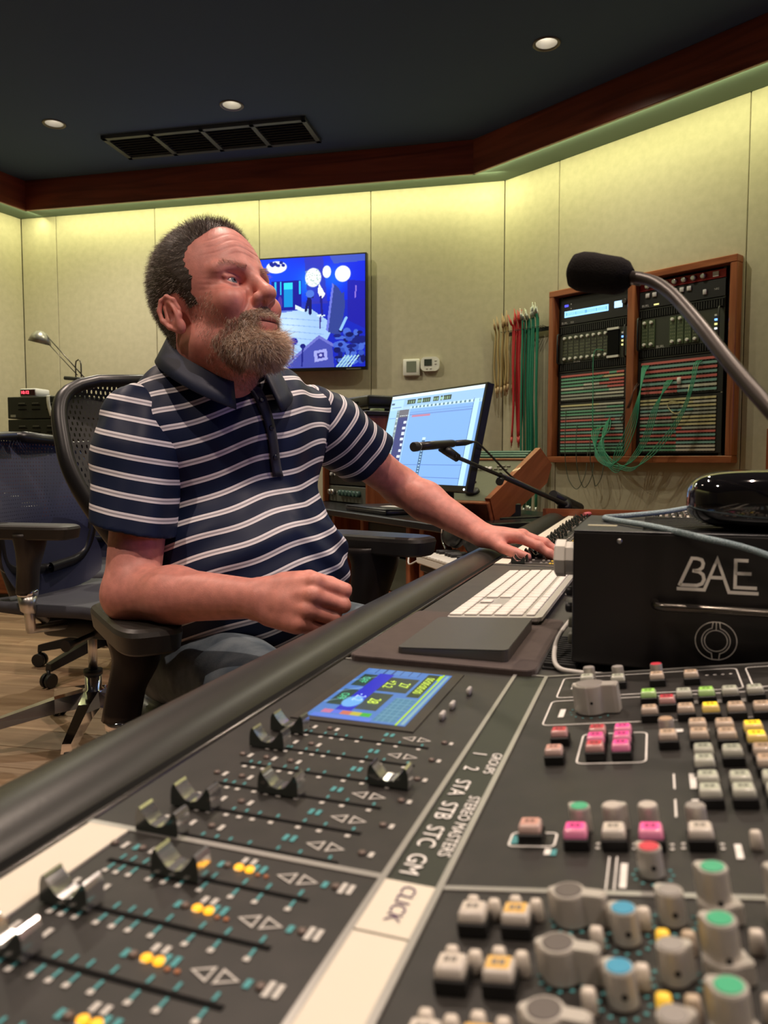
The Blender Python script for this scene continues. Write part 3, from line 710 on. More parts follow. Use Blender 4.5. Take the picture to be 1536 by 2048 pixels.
rr_line(-0.074, 0.068, 0.638, 0.700); rr_line(-0.076, 0.100, 0.568, 0.630); rr_line(0.074, 0.2, 0.640, 0.700); rr_line(-0.044, -0.001, 0.489, 0.546); rr_line(-0.067, -0.043, 0.378, 0.394, 0.003)
bar(-0.062, 0.672, 0.0042, 0.020); bar(-0.064, 0.596, 0.0042, 0.020)
for v in (0.044, 0.050, 0.056, 0.062): bar(v, 0.682, 0.0022, 0.002)
for v in (0.0185, 0.0245): bar(v - (0.0045 if v < 0.02 else 0), 0.459, 0.001 if v < 0.02 else 0.0045, 0.022); bar(v - (0.0045 if v < 0.02 else 0), 0.423, 0.001 if v < 0.02 else 0.0045, 0.022)
bar(-0.013, 0.354, 0.0007, 0.030); bar(-0.0165, 0.354, 0.0007, 0.030); bar(-0.0095, 0.352, 0.003, 0.022); bar(0.040, 0.376, 0.003, 0.014); bar(0.0345, 0.328, 0.0035, 0.014)
for v in (0.019, 0.035, 0.051, 0.066): bar(v, 0.546, 0.005, 0.006)
for v, u in ((-0.0225, 0.380), (-0.0055, 0.380), (0.0115, 0.380), (0.0165, 0.381), (0.0335, 0.381)): bar(v, u + 0.002, 0.0018, 0.0016); bar(v, u - 0.0025, 0.0018, 0.0016)
for v in (0.0325, 0.0485, 0.0645): bar(v, 0.6105, 0.003, 0.0014); bar(v, 0.6065, 0.003, 0.0014)
bar(-0.046, 0.373, 0.003, 0.006); bar(-0.064, 0.3855, 0.0035, 0.009, 1); bar(-0.043, 0.3725, 0.0028, 0.006, 1)
tag(m.build('printed_legend', [ink_bold, ink_teal], console), kind='stuff')

# far channel bank: a fader per channel, the many tiny controls joined
slot_far = MB().box((0, 0, 0), (0.108, 0.0024, 0.0006)).mesh('fader_slot', groove)
m = MB(); g = MB()
for i in range(36):
    u = 1.485 + 0.0365 * i
    put('fader_slot', slot_far, console, (-0.1995, u, DESK)); put('fader_cap', FAD, console, (-0.247 + (0.02 * random.random() if i > 2 else 0), u, DESK + 0.0006))
    for v in (-0.262, -0.245, -0.225, -0.205, -0.195, -0.178, -0.16, -0.15, -0.138, -0.128): m.box((v, u + 0.014, DESK + 0.0012), (0.0045, 0.006, 0.0024), random.choice((0, 0, 1, 3)))
    for v in (-0.188, -0.182): g.box((v, u + 0.0145, DESK + 0.001), (0.004, 0.004, 0.002))
    for j in range(28):
        v = -0.075 + j * 0.0185 + random.uniform(-0.002, 0.002)
        if random.random() < 0.5: m.lathe([(0.005, 0), (0.0045, 0.013)], 7, (v, u + random.uniform(-0.004, 0.004), tz(v)), mi=random.choice((0, 2, 2)))
        else: m.box((v, u + 0.008, tz(v) + 0.004), (0.007, 0.007, 0.008), random.choice((1, 1, 3))); m.box((v, u - 0.008, tz(v) + 0.004), (0.007, 0.007, 0.008), random.choice((1, 1, 4)))
o = m.build('channel_controls', [knob_alu, mat('rocker_cream', (0.66, 0.60, 0.52)), mat('far_dark', (0.05, 0.05, 0.05), 0.4), mat('led_clear', (0.5, 0.48, 0.46), 0.2), mat('cap_salmon', (0.66, 0.36, 0.30))], console); tag(o, kind='stuff')
o = g.build('channel_leds', emis('amber_led_far', (1.0, 0.55, 0.05), 0.6), console); tag(o, kind='stuff')

# controls farther from the engineer, past the right edge of the picture
m = MB(); rq = random.Random(11)
for i in range(19):
    u = 0.318 - 0.0365 * i if i < 10 else 0.36 + 0.0365 * (i - 10)
    for j in range(20):
        v = 0.112 + j * 0.0195
        if 0.24 < v < 0.36 and 0.44 < u < 0.56: continue
        if j % 3 != 1: m.lathe([(0.0058, 0), (0.0052, 0.0130), (0.0046, 0.0136)], 9, (v, u, tz(v) - 0.001), mi=0); m.lathe([(0.0040, 0), (0.0040, 0.0006)], 9, (v, u, tz(v) + 0.0125), mi=1 + (j * 7 + 1) % 3)
        else: m.rbox((v, u, tz(v) + 0.004), (0.0115, 0.0105, 0.010), 0.001, 1, 4)
tag(m.build('outer_controls', [knob_alu, mat('knob_cap_blue', DM['blue']), mat('knob_cap_green', DM['green']), mat('knob_cap_silver', DM['silver']), mat('rocker_cream', (0.66, 0.60, 0.52))], console), kind='stuff')

# ---------------------------------------------------------------- things on the desk
def on_desk(name, label, cat, v, u, z, rz=0.0): return thing(name, label, cat, cw(v, u, z), (0, 0, -CA + rz))
felt = mat('brown_felt', (0.060, 0.042, 0.036), 0.95, spec=0.1, bump=(900, 0.4, 0.0006), var=(90, (0.085, 0.062, 0.052), 0.6), sheen=0.3)
m = MB(); m.prism(rrect(0.186, 0.245, 0.012), 0, 0.005); m.prism(rrect(0.184, 0.243, 0.011), 0.005, 0.0056)
mp_ = m.build('mouse_pad', felt, None, cw(-0.1935, 0.826, DESK), (0, 0, -CA)); tag(mp_, 'thick brown felt pad under the dark trackpad', 'desk pad')
t = on_desk('trackpad', 'dark grey wedge-shaped trackpad lying on the brown felt pad', 'trackpad', -0.186, 0.806, DESK + 0.0056)
m = MB(); a, b = 0.056, 0.080
o_ = rrect(2 * a, 2 * b, 0.006)
lo = [(x, y, 0.0004) for x, y in o_]; hi = [(x, y, 0.005 + (x + a) / (2 * a) * 0.006) for x, y in o_]; n = len(o_)
m.add(lo + hi, [(j, (j + 1) % n, n + (j + 1) % n, n + j) for j in range(n)] + [tuple(reversed(range(n)))], 0)
m.add([(x, y, z) for x, y, z in hi], [tuple(range(n))], 0); m.build('base', mat('spacegrey_aluminium', (0.16, 0.155, 0.145), 0.4, metal=0.8), t)
m = MB(); h0 = [(x * 0.995, y * 0.995, z + 0.0002) for x, y, z in hi]; h1 = [(x * 0.995, y * 0.995, z + 0.0012) for x, y, z in hi]
m.add(h0 + h1, [(j, (j + 1) % n, n + (j + 1) % n, n + j) for j in range(n)] + [tuple(range(n, 2 * n)), tuple(reversed(range(n)))], 0); m.build('glass_surface', mat('trackpad_glass', (0.058, 0.057, 0.052), 0.42, bump=(300, 0.05, 0.0002)), t)
# keyboard: four key blocks of separate keys
kb = on_desk('computer_keyboard', 'slim white full-size computer keyboard with separate square keys', 'keyboard', -0.178, 1.115, DESK + 0.001, R(-0.5))
alu_l = mat('keyboard_aluminium', (0.66, 0.64, 0.61), 0.35, metal=0.6)
M = Matrix.Rotation(R(-3.5), 3, 'Y')
m = MB(); m.prism(rrect(0.116, 0.420, 0.008), 0.006, 0.0105, M=M); m.build('base_plate', alu_l, kb)
m = MB(); m.tube([(0.046, -0.20, 0.006), (0.046, 0.20, 0.006)], 0.0062, 10); m.build('rear_foot', white_plastic, kb)
key_w = mat('key_white', (0.80, 0.76, 0.70), 0.5)
keyset = {}
def key(x, y, sx, sy):
    kk = (round(sx, 4), round(sy, 4))
    if kk not in keyset: keyset[kk] = MB().rbox((0, 0, 0.0012), (sx, sy, 0.0026), 0.0008, 1, taper=0.97).mesh('key', key_w)
    p = M @ Vector((x, y, 0.0105)); put('key', keyset[kk], kb, p, (0, R(-3.5), 0))
KP = 0.0187
# y runs away from the camera = engineer's left; x away from the engineer
y0 = 0.2005
rows = [[KP] * 13 + [KP * 1.62], [KP * 1.55] + [KP] * 12 + [KP * 1.07], [KP * 1.8] + [KP] * 11 + [KP * 1.82], [KP * 2.3] + [KP] * 10 + [KP * 2.32], [KP * 1.1] * 3 + [KP * 1.25, KP * 5.1, KP * 1.25] + [KP * 1.1] * 3]
for r, row in enumerate(rows):
    x = 0.026 - r * 0.0187; y = y0
    sc_ = 0.2735 / sum(row)
    for wd in row: wd *= sc_; key(x, y - wd / 2, 0.0160, wd - 0.0026); y -= wd
for i in range(14): key(0.0435, y0 - 0.2735 / 14 * (i + 0.5), 0.010, 0.0169)
for i in range(3):
    for r in (0, 1): key(0.026 - r * 0.0187, -0.085 - i * 0.0187, 0.016, 0.016)
    key(0.0435, -0.085 - i * 0.0187, 0.010, 0.016); key(0.026 - 4 * 0.0187, -0.085 - i * 0.0187, 0.0155, 0.016)
key(0.026 - 3 * 0.0187, -0.085 - 0.0187, 0.0155, 0.016)
for i in range(4):
    for r in range(5): key(0.026 - r * 0.0187, -0.139 - i * 0.0176, 0.016, 0.0150)
    key(0.0435, -0.139 - i * 0.0176, 0.010, 0.0150)
white_cable = mat('white_cable', (0.62, 0.60, 0.56), 0.5)
def room_tube(name, pts, r, mt, label, cat, n=8, seg=40, group=None):
    p = bez(pts, seg); c = sum(p, Vector()) / len(p); base = Vector((c.x, c.y, min(q.z for q in p)))
    o = MB().tube([q - base for q in p], r, n).build(name, mt, None, base); return tag(o, label, cat, group)
room_tube('keyboard_cable', [cw(-0.118, 1.12, DESK + 0.007), cw(-0.105, 1.115, DESK + 0.006), cw(-0.09, 1.12, DESK + 0.004), cw(-0.075, 1.10, DESK + 0.004)], 0.0022, white_cable, 'short white cable leaving the white keyboard', 'cable')
room_tube('charging_cable', [cw(-0.060, 0.985, DESK + 0.006), cw(-0.080, 0.93, DESK + 0.02), cw(-0.0885, 0.80, DESK + 0.022), cw(-0.090, 0.76, DESK + 0.010), cw(-0.083, 0.735, DESK + 0.003), cw(-0.064, 0.7245, DESK + 0.003), cw(-0.03, 0.7235, DESK + 0.003), cw(-0.01, 0.724, DESK + 0.003)], 0.0024, white_cable, 'white cable looping down the corner of the black preamp box', 'cable')

# preamp box
bae = on_desk('preamp_box', 'black metal preamp box with white BAE logo and side handle', 'preamp', 0.055, 0.845, DESK + 0.0)
BW, BD, BH = 0.254, 0.205, 0.126; bz = 0.007
boxm = mat('case_black', (0.0085, 0.0075, 0.007), 0.33, bump=(1800, 0.25, 0.0002), var=(30, (0.014, 0.011, 0.010), 0.5))
MB().rbox((0, 0, bz + BH / 2), (BW, BD, BH), 0.0018, 2, smooth=False).build('case', boxm, bae)
MB().rbox((0, 0, bz + BH + 0.0006), (BW * 0.998, BD * 0.998, 0.0012), 0.0004, 1, smooth=False).build('lid', mat('lid_grey', (0.035, 0.037, 0.040), 0.38, metal=0.3), bae)
for i in range(9): MB().box((0.02, -BD / 2 + 0.018 + i * 0.021, bz + BH + 0.0014), (0.17, 0.006, 0.0006)).build('vent_slot', groove, bae)
MB().box((-0.104, -0.045, bz + BH + 0.0014), (0.028, 0.016, 0.0005)).build('sticker', mat('sticker_khaki', (0.34, 0.32, 0.22), 0.6), bae)
for x, y in ((-0.11, -0.09), (0.11, -0.09), (-0.11, 0.09), (0.11, 0.09)): MB().lathe([(0.009, 0), (0.008, 0.0072)], 12).build('foot', mat('rubber', (0.01, 0.01, 0.01), 0.8), bae, (x, y, 0))
for x in (-0.085, 0.085): MB().lathe([(0.0026, 0), (0.0022, 0.0012), (0.001, 0.0016)], 10).build('screw', alu, bae, (x, -BD / 2, bz + BH - 0.008), (R(90), 0, 0))
# side handle
hz = bz + 0.062; m = MB()
pts = [(-0.0525, -BD / 2 + 0.002, hz), (-0.0525, -BD / 2 - 0.010, hz), (-0.050, -BD / 2 - 0.016, hz), (-0.044, -BD / 2 - 0.0185, hz), (0, -BD / 2 - 0.0185, hz), (0.044, -BD / 2 - 0.0185, hz), (0.050, -BD / 2 - 0.016, hz), (0.0525, -BD / 2 - 0.010, hz), (0.0525, -BD / 2 + 0.002, hz)]
m.tube(pts, 0.0038, 12); m.build('handle', mat('handle_gunmetal', (0.16, 0.145, 0.125), 0.28, metal=1.0), bae)
# logo: drawn as joined letters over a base line
logo_m = mat('logo_cream', (0.84, 0.80, 0.70), 0.5)
def stroke(m, pts, wd, closed=False):
    P = [Vector((x, y)) for x, y in pts]; n = len(P); L = []; Rr = []
    for i in range(n):
        if closed: a, b = P[i - 1], P[(i + 1) % n]
        else: a, b = P[max(0, i - 1)], P[min(n - 1, i + 1)]
        d1 = (P[i] - a).normalized() if (P[i] - a).length > 1e-9 else (b - P[i]).normalized(); d2 = (b - P[i]).normalized() if (b - P[i]).length > 1e-9 else d1
        t_ = (d1 + d2).normalized(); nn = Vector((-t_.y, t_.x)); k_ = 1 / max(0.45, nn.dot(Vector((-d1.y, d1.x))))
        L.append(P[i] + nn * wd / 2 * k_); Rr.append(P[i] - nn * wd / 2 * k_)
    b0 = len(m.v); m.v += [(p.x, 0, p.y) for p in L] + [(p.x, 0, p.y) for p in Rr]
    for i in range(n if closed else n - 1):
        j = (i + 1) % n; m.f.append((b0 + i, b0 + n + i, b0 + n + j, b0 + j)); m.m.append(0); m.sm.append(False)
# coordinates: 0..100 wide like the photograph's logo box, 45 high
m = MB(); sw = 4.2
stroke(m, [(3, 6), (18, 41), (24, 41), (30, 39.5), (32, 35), (31, 30), (27, 26.5), (20.5, 25)], sw)           # B stem and upper bowl
stroke(m, [(19, 25.5), (27, 24.5), (32, 21), (33.5, 15), (31, 9.5), (25, 7), (4, 7)], sw)
stroke(m, [(0, 2), (34, 2), (49, 41), (64, 0.5), (99, 0.5)], sw)                                               # base line and A
stroke(m, [(41, 18), (56, 18)], sw)
stroke(m, [(86, 40.5), (71, 40.5), (71, 7), (97, 7)], sw); stroke(m, [(71, 24.5), (90, 24.5)], sw)              # E
lm = m.mesh('logo', logo_m); put('logo', lm, bae, (-0.0345, -BD / 2 - 0.0007, bz + 0.0752), (0, 0, 0), (0.00068, 1, 0.00072))
# ring emblem
m = MB(); lw = 0.0008
def arc(r, a0, a1, n=26): return [(r * math.cos(R(a0 + (a1 - a0) * i / n)), r * math.sin(R(a0 + (a1 - a0) * i / n))) for i in range(n + 1)]
for s_ in (0, 180):
    a = arc(0.0172, -81 + s_, 81 + s_); b = arc(0.0118, 73 + s_, -73 + s_); stroke(m, a + b, lw, closed=True)
stroke(m, arc(0.0095, 0, 352), lw, closed=True); stroke(m, [(0, 0.0096), (0, 0.0172)], lw)
stroke(m, [(-0.0027, -0.0170), (0.0027, -0.0170)], lw); stroke(m, [(-0.0027, 0.0170), (0.0027, 0.0170)], lw)
m.build('emblem', logo_m, bae, (-0.0005, -BD / 2 - 0.0007, bz + 0.031))
# controls on the front panel that stick out past the corner
m = MB(); m.lathe([(0.0165, 0), (0.0165, 0.010), (0.0185, 0.0102), (0.0185, 0.019), (0.0165, 0.0205)], 8, smooth=False)
m.build('front_knob', mat('knob_pale', (0.74, 0.71, 0.64), 0.4, metal=0.15), bae, (-BW / 2 + 0.0005, -0.070, bz + 0.096), (0, R(-90), 0))
for i, z in enumerate((0.064, 0.048)): MB().lathe([(0.0055, 0), (0.005, 0.008), (0.003, 0.0095)], 12).build('front_knob', black_plastic, bae, (-BW / 2 + 0.0005, -0.075, bz + z), (0, R(-90), 0))
for i, z in enumerate((0.018, 0.034)): MB().rbox((0, 0, 0.003), (0.010, 0.012, 0.006), 0.001, 1).build('front_connector', mat('connector_olive', (0.14, 0.145, 0.11), 0.5), bae, (-BW / 2 + 0.0005, -0.075, bz + z), (0, R(-90), 0))
m = MB()
for i in range(14): m.box((0, i * 0.009, 0.002), (0.030, 0.005, 0.005))
m.box((0, 0.058, 0.0005), (0.032, 0.13, 0.001)); o = m.build('ribbed_mat', mat('rubber', (0.01, 0.01, 0.01), 0.8), None, cw(-0.083, 0.745, DESK), (0, 0, -CA)); tag(o, 'black ribbed rubber strip between felt pad and preamp box', 'rubber mat')
# glossy case on the lid
m = MB(); nu, nv = 56, 28; a, b, c = 0.122, 0.050, 0.0285; vs = []
def sgnp(x, e): return math.copysign(abs(x) ** e, x)
for i in range(nv + 1):
    ph = -math.pi / 2 + math.pi * i / nv
    for j in range(nu):
        th = 2 * math.pi * j / nu
        vs.append((a * sgnp(math.cos(ph), 0.36) * sgnp(math.cos(th), 0.42), b * sgnp(math.cos(ph), 0.6) * sgnp(math.sin(th), 0.75), 0.0285 + c * sgnp(math.sin(ph), 0.70)))
fs = [(i * nu + j, i * nu + (j + 1) % nu, (i + 1) * nu + (j + 1) % nu, (i + 1) * nu + j) for i in range(nv) for j in range(nu)]
m.add(vs, fs, 0, True); o = m.build('glossy_case', mat('piano_black', (0.006, 0.0055, 0.006), 0.05, spec=0.6, coat=1.0), None, cw(0.150, 0.796, DESK + bz + BH + 0.0016), (0, 0, -CA)); tag(o, 'glossy black rounded case lying on top of the preamp box', 'case')
# braided cable over the box
braid = mat('braided_cable', (0.14, 0.24, 0.27), 0.45, bump=(1100, 1.0, 0.0015), var=(1100, (0.60, 0.72, 0.74), 0.9))
zt = DESK + bz + BH
room_tube('braided_cable', [cw(0.19, 0.70, 0.795), cw(0.094, 0.726, 0.838), cw(0.035, 0.7335, 0.8525), cw(-0.006, 0.772, zt + 0.0048), cw(-0.042, 0.835, zt + 0.0048), cw(-0.050, 0.866, zt + 0.0050), cw(-0.030, 0.890, zt + 0.0055), cw(0.010, 0.930, zt + 0.008), cw(0.06, 1.00, zt + 0.012), cw(0.13, 1.06, zt + 0.006), cw(0.2, 1.10, zt - 0.02)], 0.0029, braid, 'blue grey braided cable bent over the preamp box', 'cable', 10, 60)

# talkback gooseneck microphone
gn = thing('gooseneck_microphone', 'black foam-covered talkback microphone on a long bent gooseneck', 'microphone', cw(0.30, 0.50, tz(0.30)), (0, 0, 0))
base = cw(0.30, 0.50, tz(0.30))
def atp(px, py, Y): return Vector(((px - 768) / 1540 * Y, Y, CAM_Z + (920 - py) / 1540 * Y))
gp = [base, base + Vector((0, 0, 0.06)), atp(1700, 1000, 0.50), atp(1560, 846, 0.54), atp(1492, 773, 0.575), atp(1444, 719, 0.605), atp(1396, 661, 0.645), atp(1353, 613, 0.69), atp(1326, 588, 0.72), atp(1296, 570, 0.75), atp(1262, 562, 0.78), atp(1236, 557, 0.80)]
m = MB(); P = bez(gp, 72); rr = [0.0062 - 0.0006 * i / len(P) for i in range(len(P))]
m.tube([p - base for p in P], rr, 12); m.build('gooseneck', mat('gooseneck_satin', (0.055, 0.045, 0.038), 0.42, metal=0.55), gn)
MB().lathe([(0.024, 0), (0.024, 0.006), (0.012, 0.012), (0.009, 0.03), (0.008, 0.032)], 20).build('base_flange', black_metal, gn)
h0, h1 = atp(1247, 562, 0.79), atp(1132, 548, 0.822); ax = (h1 - h0); Lw = ax.length; ax.normalize()
Q = ax.to_track_quat('Z', 'Y').to_matrix()
m = MB(); m.lathe([(0.0085, -0.004), (0.0155, 0.002), (0.0185, 0.010), (0.0195, 0.03), (0.0203, Lw * 0.62), (0.0198, Lw * 0.80), (0.0168, Lw * 0.93), (0.010, Lw * 0.99), (0.003, Lw)], 32, M=Q)
o = m.build('foam_windscreen', mat('black_foam', (0.016, 0.014, 0.013), 0.95, spec=0.15, bump=(700, 0.8, 0.0012)), gn, h0 - base)
m = MB(); m.lathe([(0.0068, -0.014), (0.0068, 0.002)], 14, M=Q); m.build('collar', mat('collar_brown', (0.10, 0.085, 0.075), 0.3, metal=0.8), gn, h0 - base)

# ---------------------------------------------------------------- things on and before the walls
def ray_wall(px, py, p0, n, off):
    """point where the line of sight through a photograph position meets the plane standing off from a wall"""
    pitch = math.atan(104.0 / 1540); fw = Vector((0, math.cos(pitch), -math.sin(pitch))); up = Vector((0, math.sin(pitch), math.cos(pitch)))
    d = fw + Vector((1, 0, 0)) * ((px - 768) / 1540) + up * ((1024 - py) / 1540); o = Vector((0, 0, CAM_Z))
    t_ = ((p0 + n * off - o).dot(n)) / d.dot(n); return o + d * t_
MR = frame_basis(TR, -NR, (0, 0, 1)); ROT_R = MR.to_euler(); MBk = frame_basis(-TB, -NB, (0, 0, 1)); ROT_B = MBk.to_euler()
# wooden rack surround let into the right wall
S0, S1, RZ0, RZ1 = 0.405, 1.536, 0.905, 1.92; fwid = 0.036
rack = thing('rack_surround', 'cherry wood double rack surround framing audio gear on the wall', 'rack frame', PA + TR * S0 + Vector((0, 0, RZ0)), ROT_R)
RW, RH = S1 - S0, RZ1 - RZ0
for nm, c, d, mt in (('top_rail', (RW / 2, -0.03, RH - fwid / 2), (RW, 0.062, fwid), red_wood), ('bottom_rail', (RW / 2, -0.03, fwid / 2), (RW, 0.062, fwid), red_wood),
                     ('stile', (fwid / 2, -0.03, RH / 2), (fwid, 0.06, RH - 2 * fwid), red_wood_z), ('stile', (RW - fwid / 2, -0.03, RH / 2), (fwid, 0.06, RH - 2 * fwid), red_wood_z), ('mullion', (0.553, -0.03, RH / 2), (0.046, 0.06, RH - 2 * fwid), red_wood_z)):
    MB().rbox(c, d, 0.003, 1, smooth=False).build(nm, mt, rack)
MB().box((RW / 2, -0.003, RH / 2), (RW - 0.06, 0.004, RH - 0.06)).build('back_board', groove, rack)
screw_r = MB().lathe([(0.0045, 0), (0.004, 0.002)], 8).mesh('rack_screw', alu)
rail_me = MB().box((0, 0, 0), (0.016, 0.004, RH - 2 * fwid)).mesh('rack_rail', black_metal)
BAYS = (0.0475, 0.5775)                                    # left edge of each bay, 0.481 wide
for bx in BAYS:
    for x in (0.010, 0.471):
        put('rack_rail', rail_me, rack, (bx + x, -0.012, RH / 2))
        for i in range(16): put('rack_screw', screw_r, rack, (bx + x, -0.014, fwid + 0.02 + i * (RH - 2 * fwid - 0.04) / 15), (R(90), 0, 0))
dkgreen = mat('rack_green_black', (0.030, 0.034, 0.022), 0.5, bump=(900, 0.1, 0.0002))
rack_blk = mat('rack_black', (0.012, 0.012, 0.011), 0.5)
whitek = mat('white_knob', (0.72, 0.70, 0.66), 0.4); redp = mat('red_panel', (0.50, 0.035, 0.04), 0.4)
def unit(name, label, cat, bay, z0, z1, mt, group=None):
    """a rack unit: local x from the left ear, z from its lower edge"""
    o = PA + TR * (S0 + BAYS[bay] + 0.003) + NR * 0.018 + Vector((0, 0, z0 + 0.001))
    t_ = thing(name, label, cat, o, ROT_R, group); t_['_h'] = z1 - z0
    MB().rbox((0.2375, 0.006, (z1 - z0) / 2 - 0.001), (0.475, 0.012, z1 - z0 - 0.003), 0.001, 1, smooth=False).build('faceplate', mt, t_)
    del t_['_h']; return t_
def bits(t_, nm, me, pts, rot=(R(90), 0, 0)):
    for x, z in pts: put(nm, me, t_, (x, -0.001, z), rot)
knob_s = MB().lathe([(0.009, 0), (0.0085, 0.012), (0.007, 0.014)], 10).mesh('knob', whitek)
knob_m = MB().lathe([(0.015, 0), (0.013, 0.018), (0.009, 0.020)], 12).mesh('knob', alu)
sq = MB().rbox((0, 0, 0.004), (0.024, 0.024, 0.008), 0.002, 1).mesh('square_button', whitek)
grille_bar = MB().box((0, 0, 0), (0.004, 0.003, 0.036)).mesh('grille_bar', mat('grille_dark', (0.03, 0.03, 0.027), 0.5))
# left bay
t = unit('effects_processor', 'black effects processor with wide lit blue display under the foam microphone', 'audio rack unit', 0, 1.715, 1.872, rack_blk)
cvd = Canvas(60, 12, (0.55, 0.78, 0.98))
for i in range(26): cvd.rect(0.04 + i * 0.036, 0.25, 0.06 + i * 0.036, 0.75, (0.25, 0.45, 0.85), 0.6)
put('display', cvd.mesh('display', 0.300, 0.036, vcol_mat('display_glow', 'paint', 0.2, emit=1.5)), t, (0.185, -0.002, 0.062))
MB().box((0.398, -0.001, 0.070), (0.050, 0.003, 0.036)).build('display', emis('blue_glow', (0.45, 0.72, 1.0), 1.3), t)
MB().box((0.048, -0.001, 0.112), (0.026, 0.003, 0.013)).build('display', emis('deep_blue_glow', (0.10, 0.10, 1.0), 1.0), t)
MB().lathe([(0.017, 0), (0.015, 0.016), (0.012, 0.018)], 16).build('dial', mat('dial_dark', (0.05, 0.05, 0.05), 0.3), t, (0.443, -0.001, 0.078), (R(90), 0, 0))
bits(t, 'indicator_lamp', MB().lathe([(0.004, 0), (0.003, 0.003)], 8).mesh('indicator_lamp', whitek), ((0.082, 0.118), (0.082, 0.092)))
put('lettering', text_mesh('BURL', 0.018, ink_white), t, (0.036, -0.0012, 0.012), (R(90), 0, 0))
put('lettering', text_mesh('B22', 0.014, ink_white), t, (0.090, -0.0012, 0.012), (R(90), 0, 0))
def frame_unit(bay, z0, z1, label, slots, lit):
    h = z1 - z0; t = unit('module_frame', label, 'audio rack unit', bay, z0, z1, dkgreen)
    for zc in (0.030, h - 0.030):
        MB().box((0.2375, -0.001, zc), (0.47, 0.002, 0.044)).build('grille', groove, t)
        for i in range(34): put('grille_bar', grille_bar, t, (0.016 + i * 0.0135, -0.003, zc))
    for x, g in slots:
        mm = mat('module_green' if g else 'module_black', (0.05, 0.075, 0.035) if g else (0.022, 0.022, 0.018), 0.5, var=(90, (0.09, 0.11, 0.05), 0.5))
        MB().box((x, -0.003, h / 2), (0.037, 0.006, h - 0.125)).build('module_card', mm, t)
        for zc in (0.078, h - 0.078): put('knob', knob_s, t, (x, -0.006, zc), (R(90), 0, 0))
        m_ = MB()
        for i in range(5):
            for j in range(3): m_.box((x - 0.010 + j * 0.010, -0.0065, h / 2 - 0.035 + i * 0.018), (0.004, 0.001, 0.005))
        tag(m_.build('printed_marks', mat('marks_olive', (0.22, 0.24, 0.14), 0.6), t), kind='stuff')
    put('lettering', text_mesh('BURL', 0.020, ink_white), t, (0.13, -0.004, 0.060), (R(90), 0, 0))
    for s_ in (0.012, 0.462):
        MB().tube([(s_, 0, h / 2 - 0.085), (s_, -0.030, h / 2 - 0.085), (s_, -0.036, h / 2 - 0.078), (s_, -0.036, h / 2 + 0.078), (s_, -0.030, h / 2 + 0.085), (s_, 0, h / 2 + 0.085)], 0.005, 8).build('rack_handle', black_metal, t)
    for i, c in enumerate(lit): MB().box((0.432, -0.004, h - 0.088 - i * 0.022), (0.012, 0.008, 0.009)).build('indicator_lamp', c, t)
    return t
bl_led = emis('blue_led', (0.15, 0.35, 1.0), 2.0); ye_led = emis('yellow_led', (0.9, 0.8, 0.3), 1.0); wh_led = emis('white_led', (0.8, 0.85, 0.9), 1.0)
t = frame_unit(0, 1.437, 1.713, 'dark converter frame with two full rows of white knobs', [(0.045 + i * 0.040, False) for i in range(8)], [whitek, bl_led, ye_led, ye_led])
MB().box((0.374, -0.006, 0.138), (0.072, 0.012, 0.150)).build('open_slot', groove, t)
for zc in (0.062, 0.216): MB().box((0.374, -0.008, zc), (0.074, 0.014, 0.012)).build('slot_bar', whitek, t)
# right bay
t = unit('compressor', 'red compressor with row of metal knobs at top of the right bay', 'audio rack unit', 1, 1.828, 1.872, redp)
bits(t, 'knob', knob_m, [(0.05 + i * 0.052, 0.021) for i in range(7)]); MB().box((0.425, -0.003, 0.021), (0.030, 0.008, 0.024)).build('meter', whitek, t)
t = unit('monitor_controller', 'black unit with white square buttons below the red compressor', 'audio rack unit', 1, 1.735, 1.826, rack_blk)
bits(t, 'square_button', sq, [(0.050, 0.066), (0.090, 0.066), (0.165, 0.066), (0.205, 0.066), (0.245, 0.066), (0.285, 0.066)])
MB().rbox((0.37, -0.004, 0.034), (0.020, 0.01, 0.026), 0.002, 1).build('square_button', whitek, t)
put('lettering', text_mesh('BURL', 0.018, ink_white), t, (0.036, -0.0012, 0.014), (R(90), 0, 0)); put('lettering', text_mesh('NRS', 0.014, ink_white), t, (0.43, -0.0012, 0.040), (R(90), 0, 0))
MB().box((0.100, -0.001, 0.014), (0.028, 0.003, 0.008)).build('indicator_lamp', ye_led, t)
frame_unit(1, 1.462, 1.733, 'dark converter frame with green module cards behind the gooseneck', [(0.038, True), (0.078, True), (0.200, True), (0.242, True), (0.284, True), (0.326, False)], [whitek, bl_led, ye_led, wh_led])
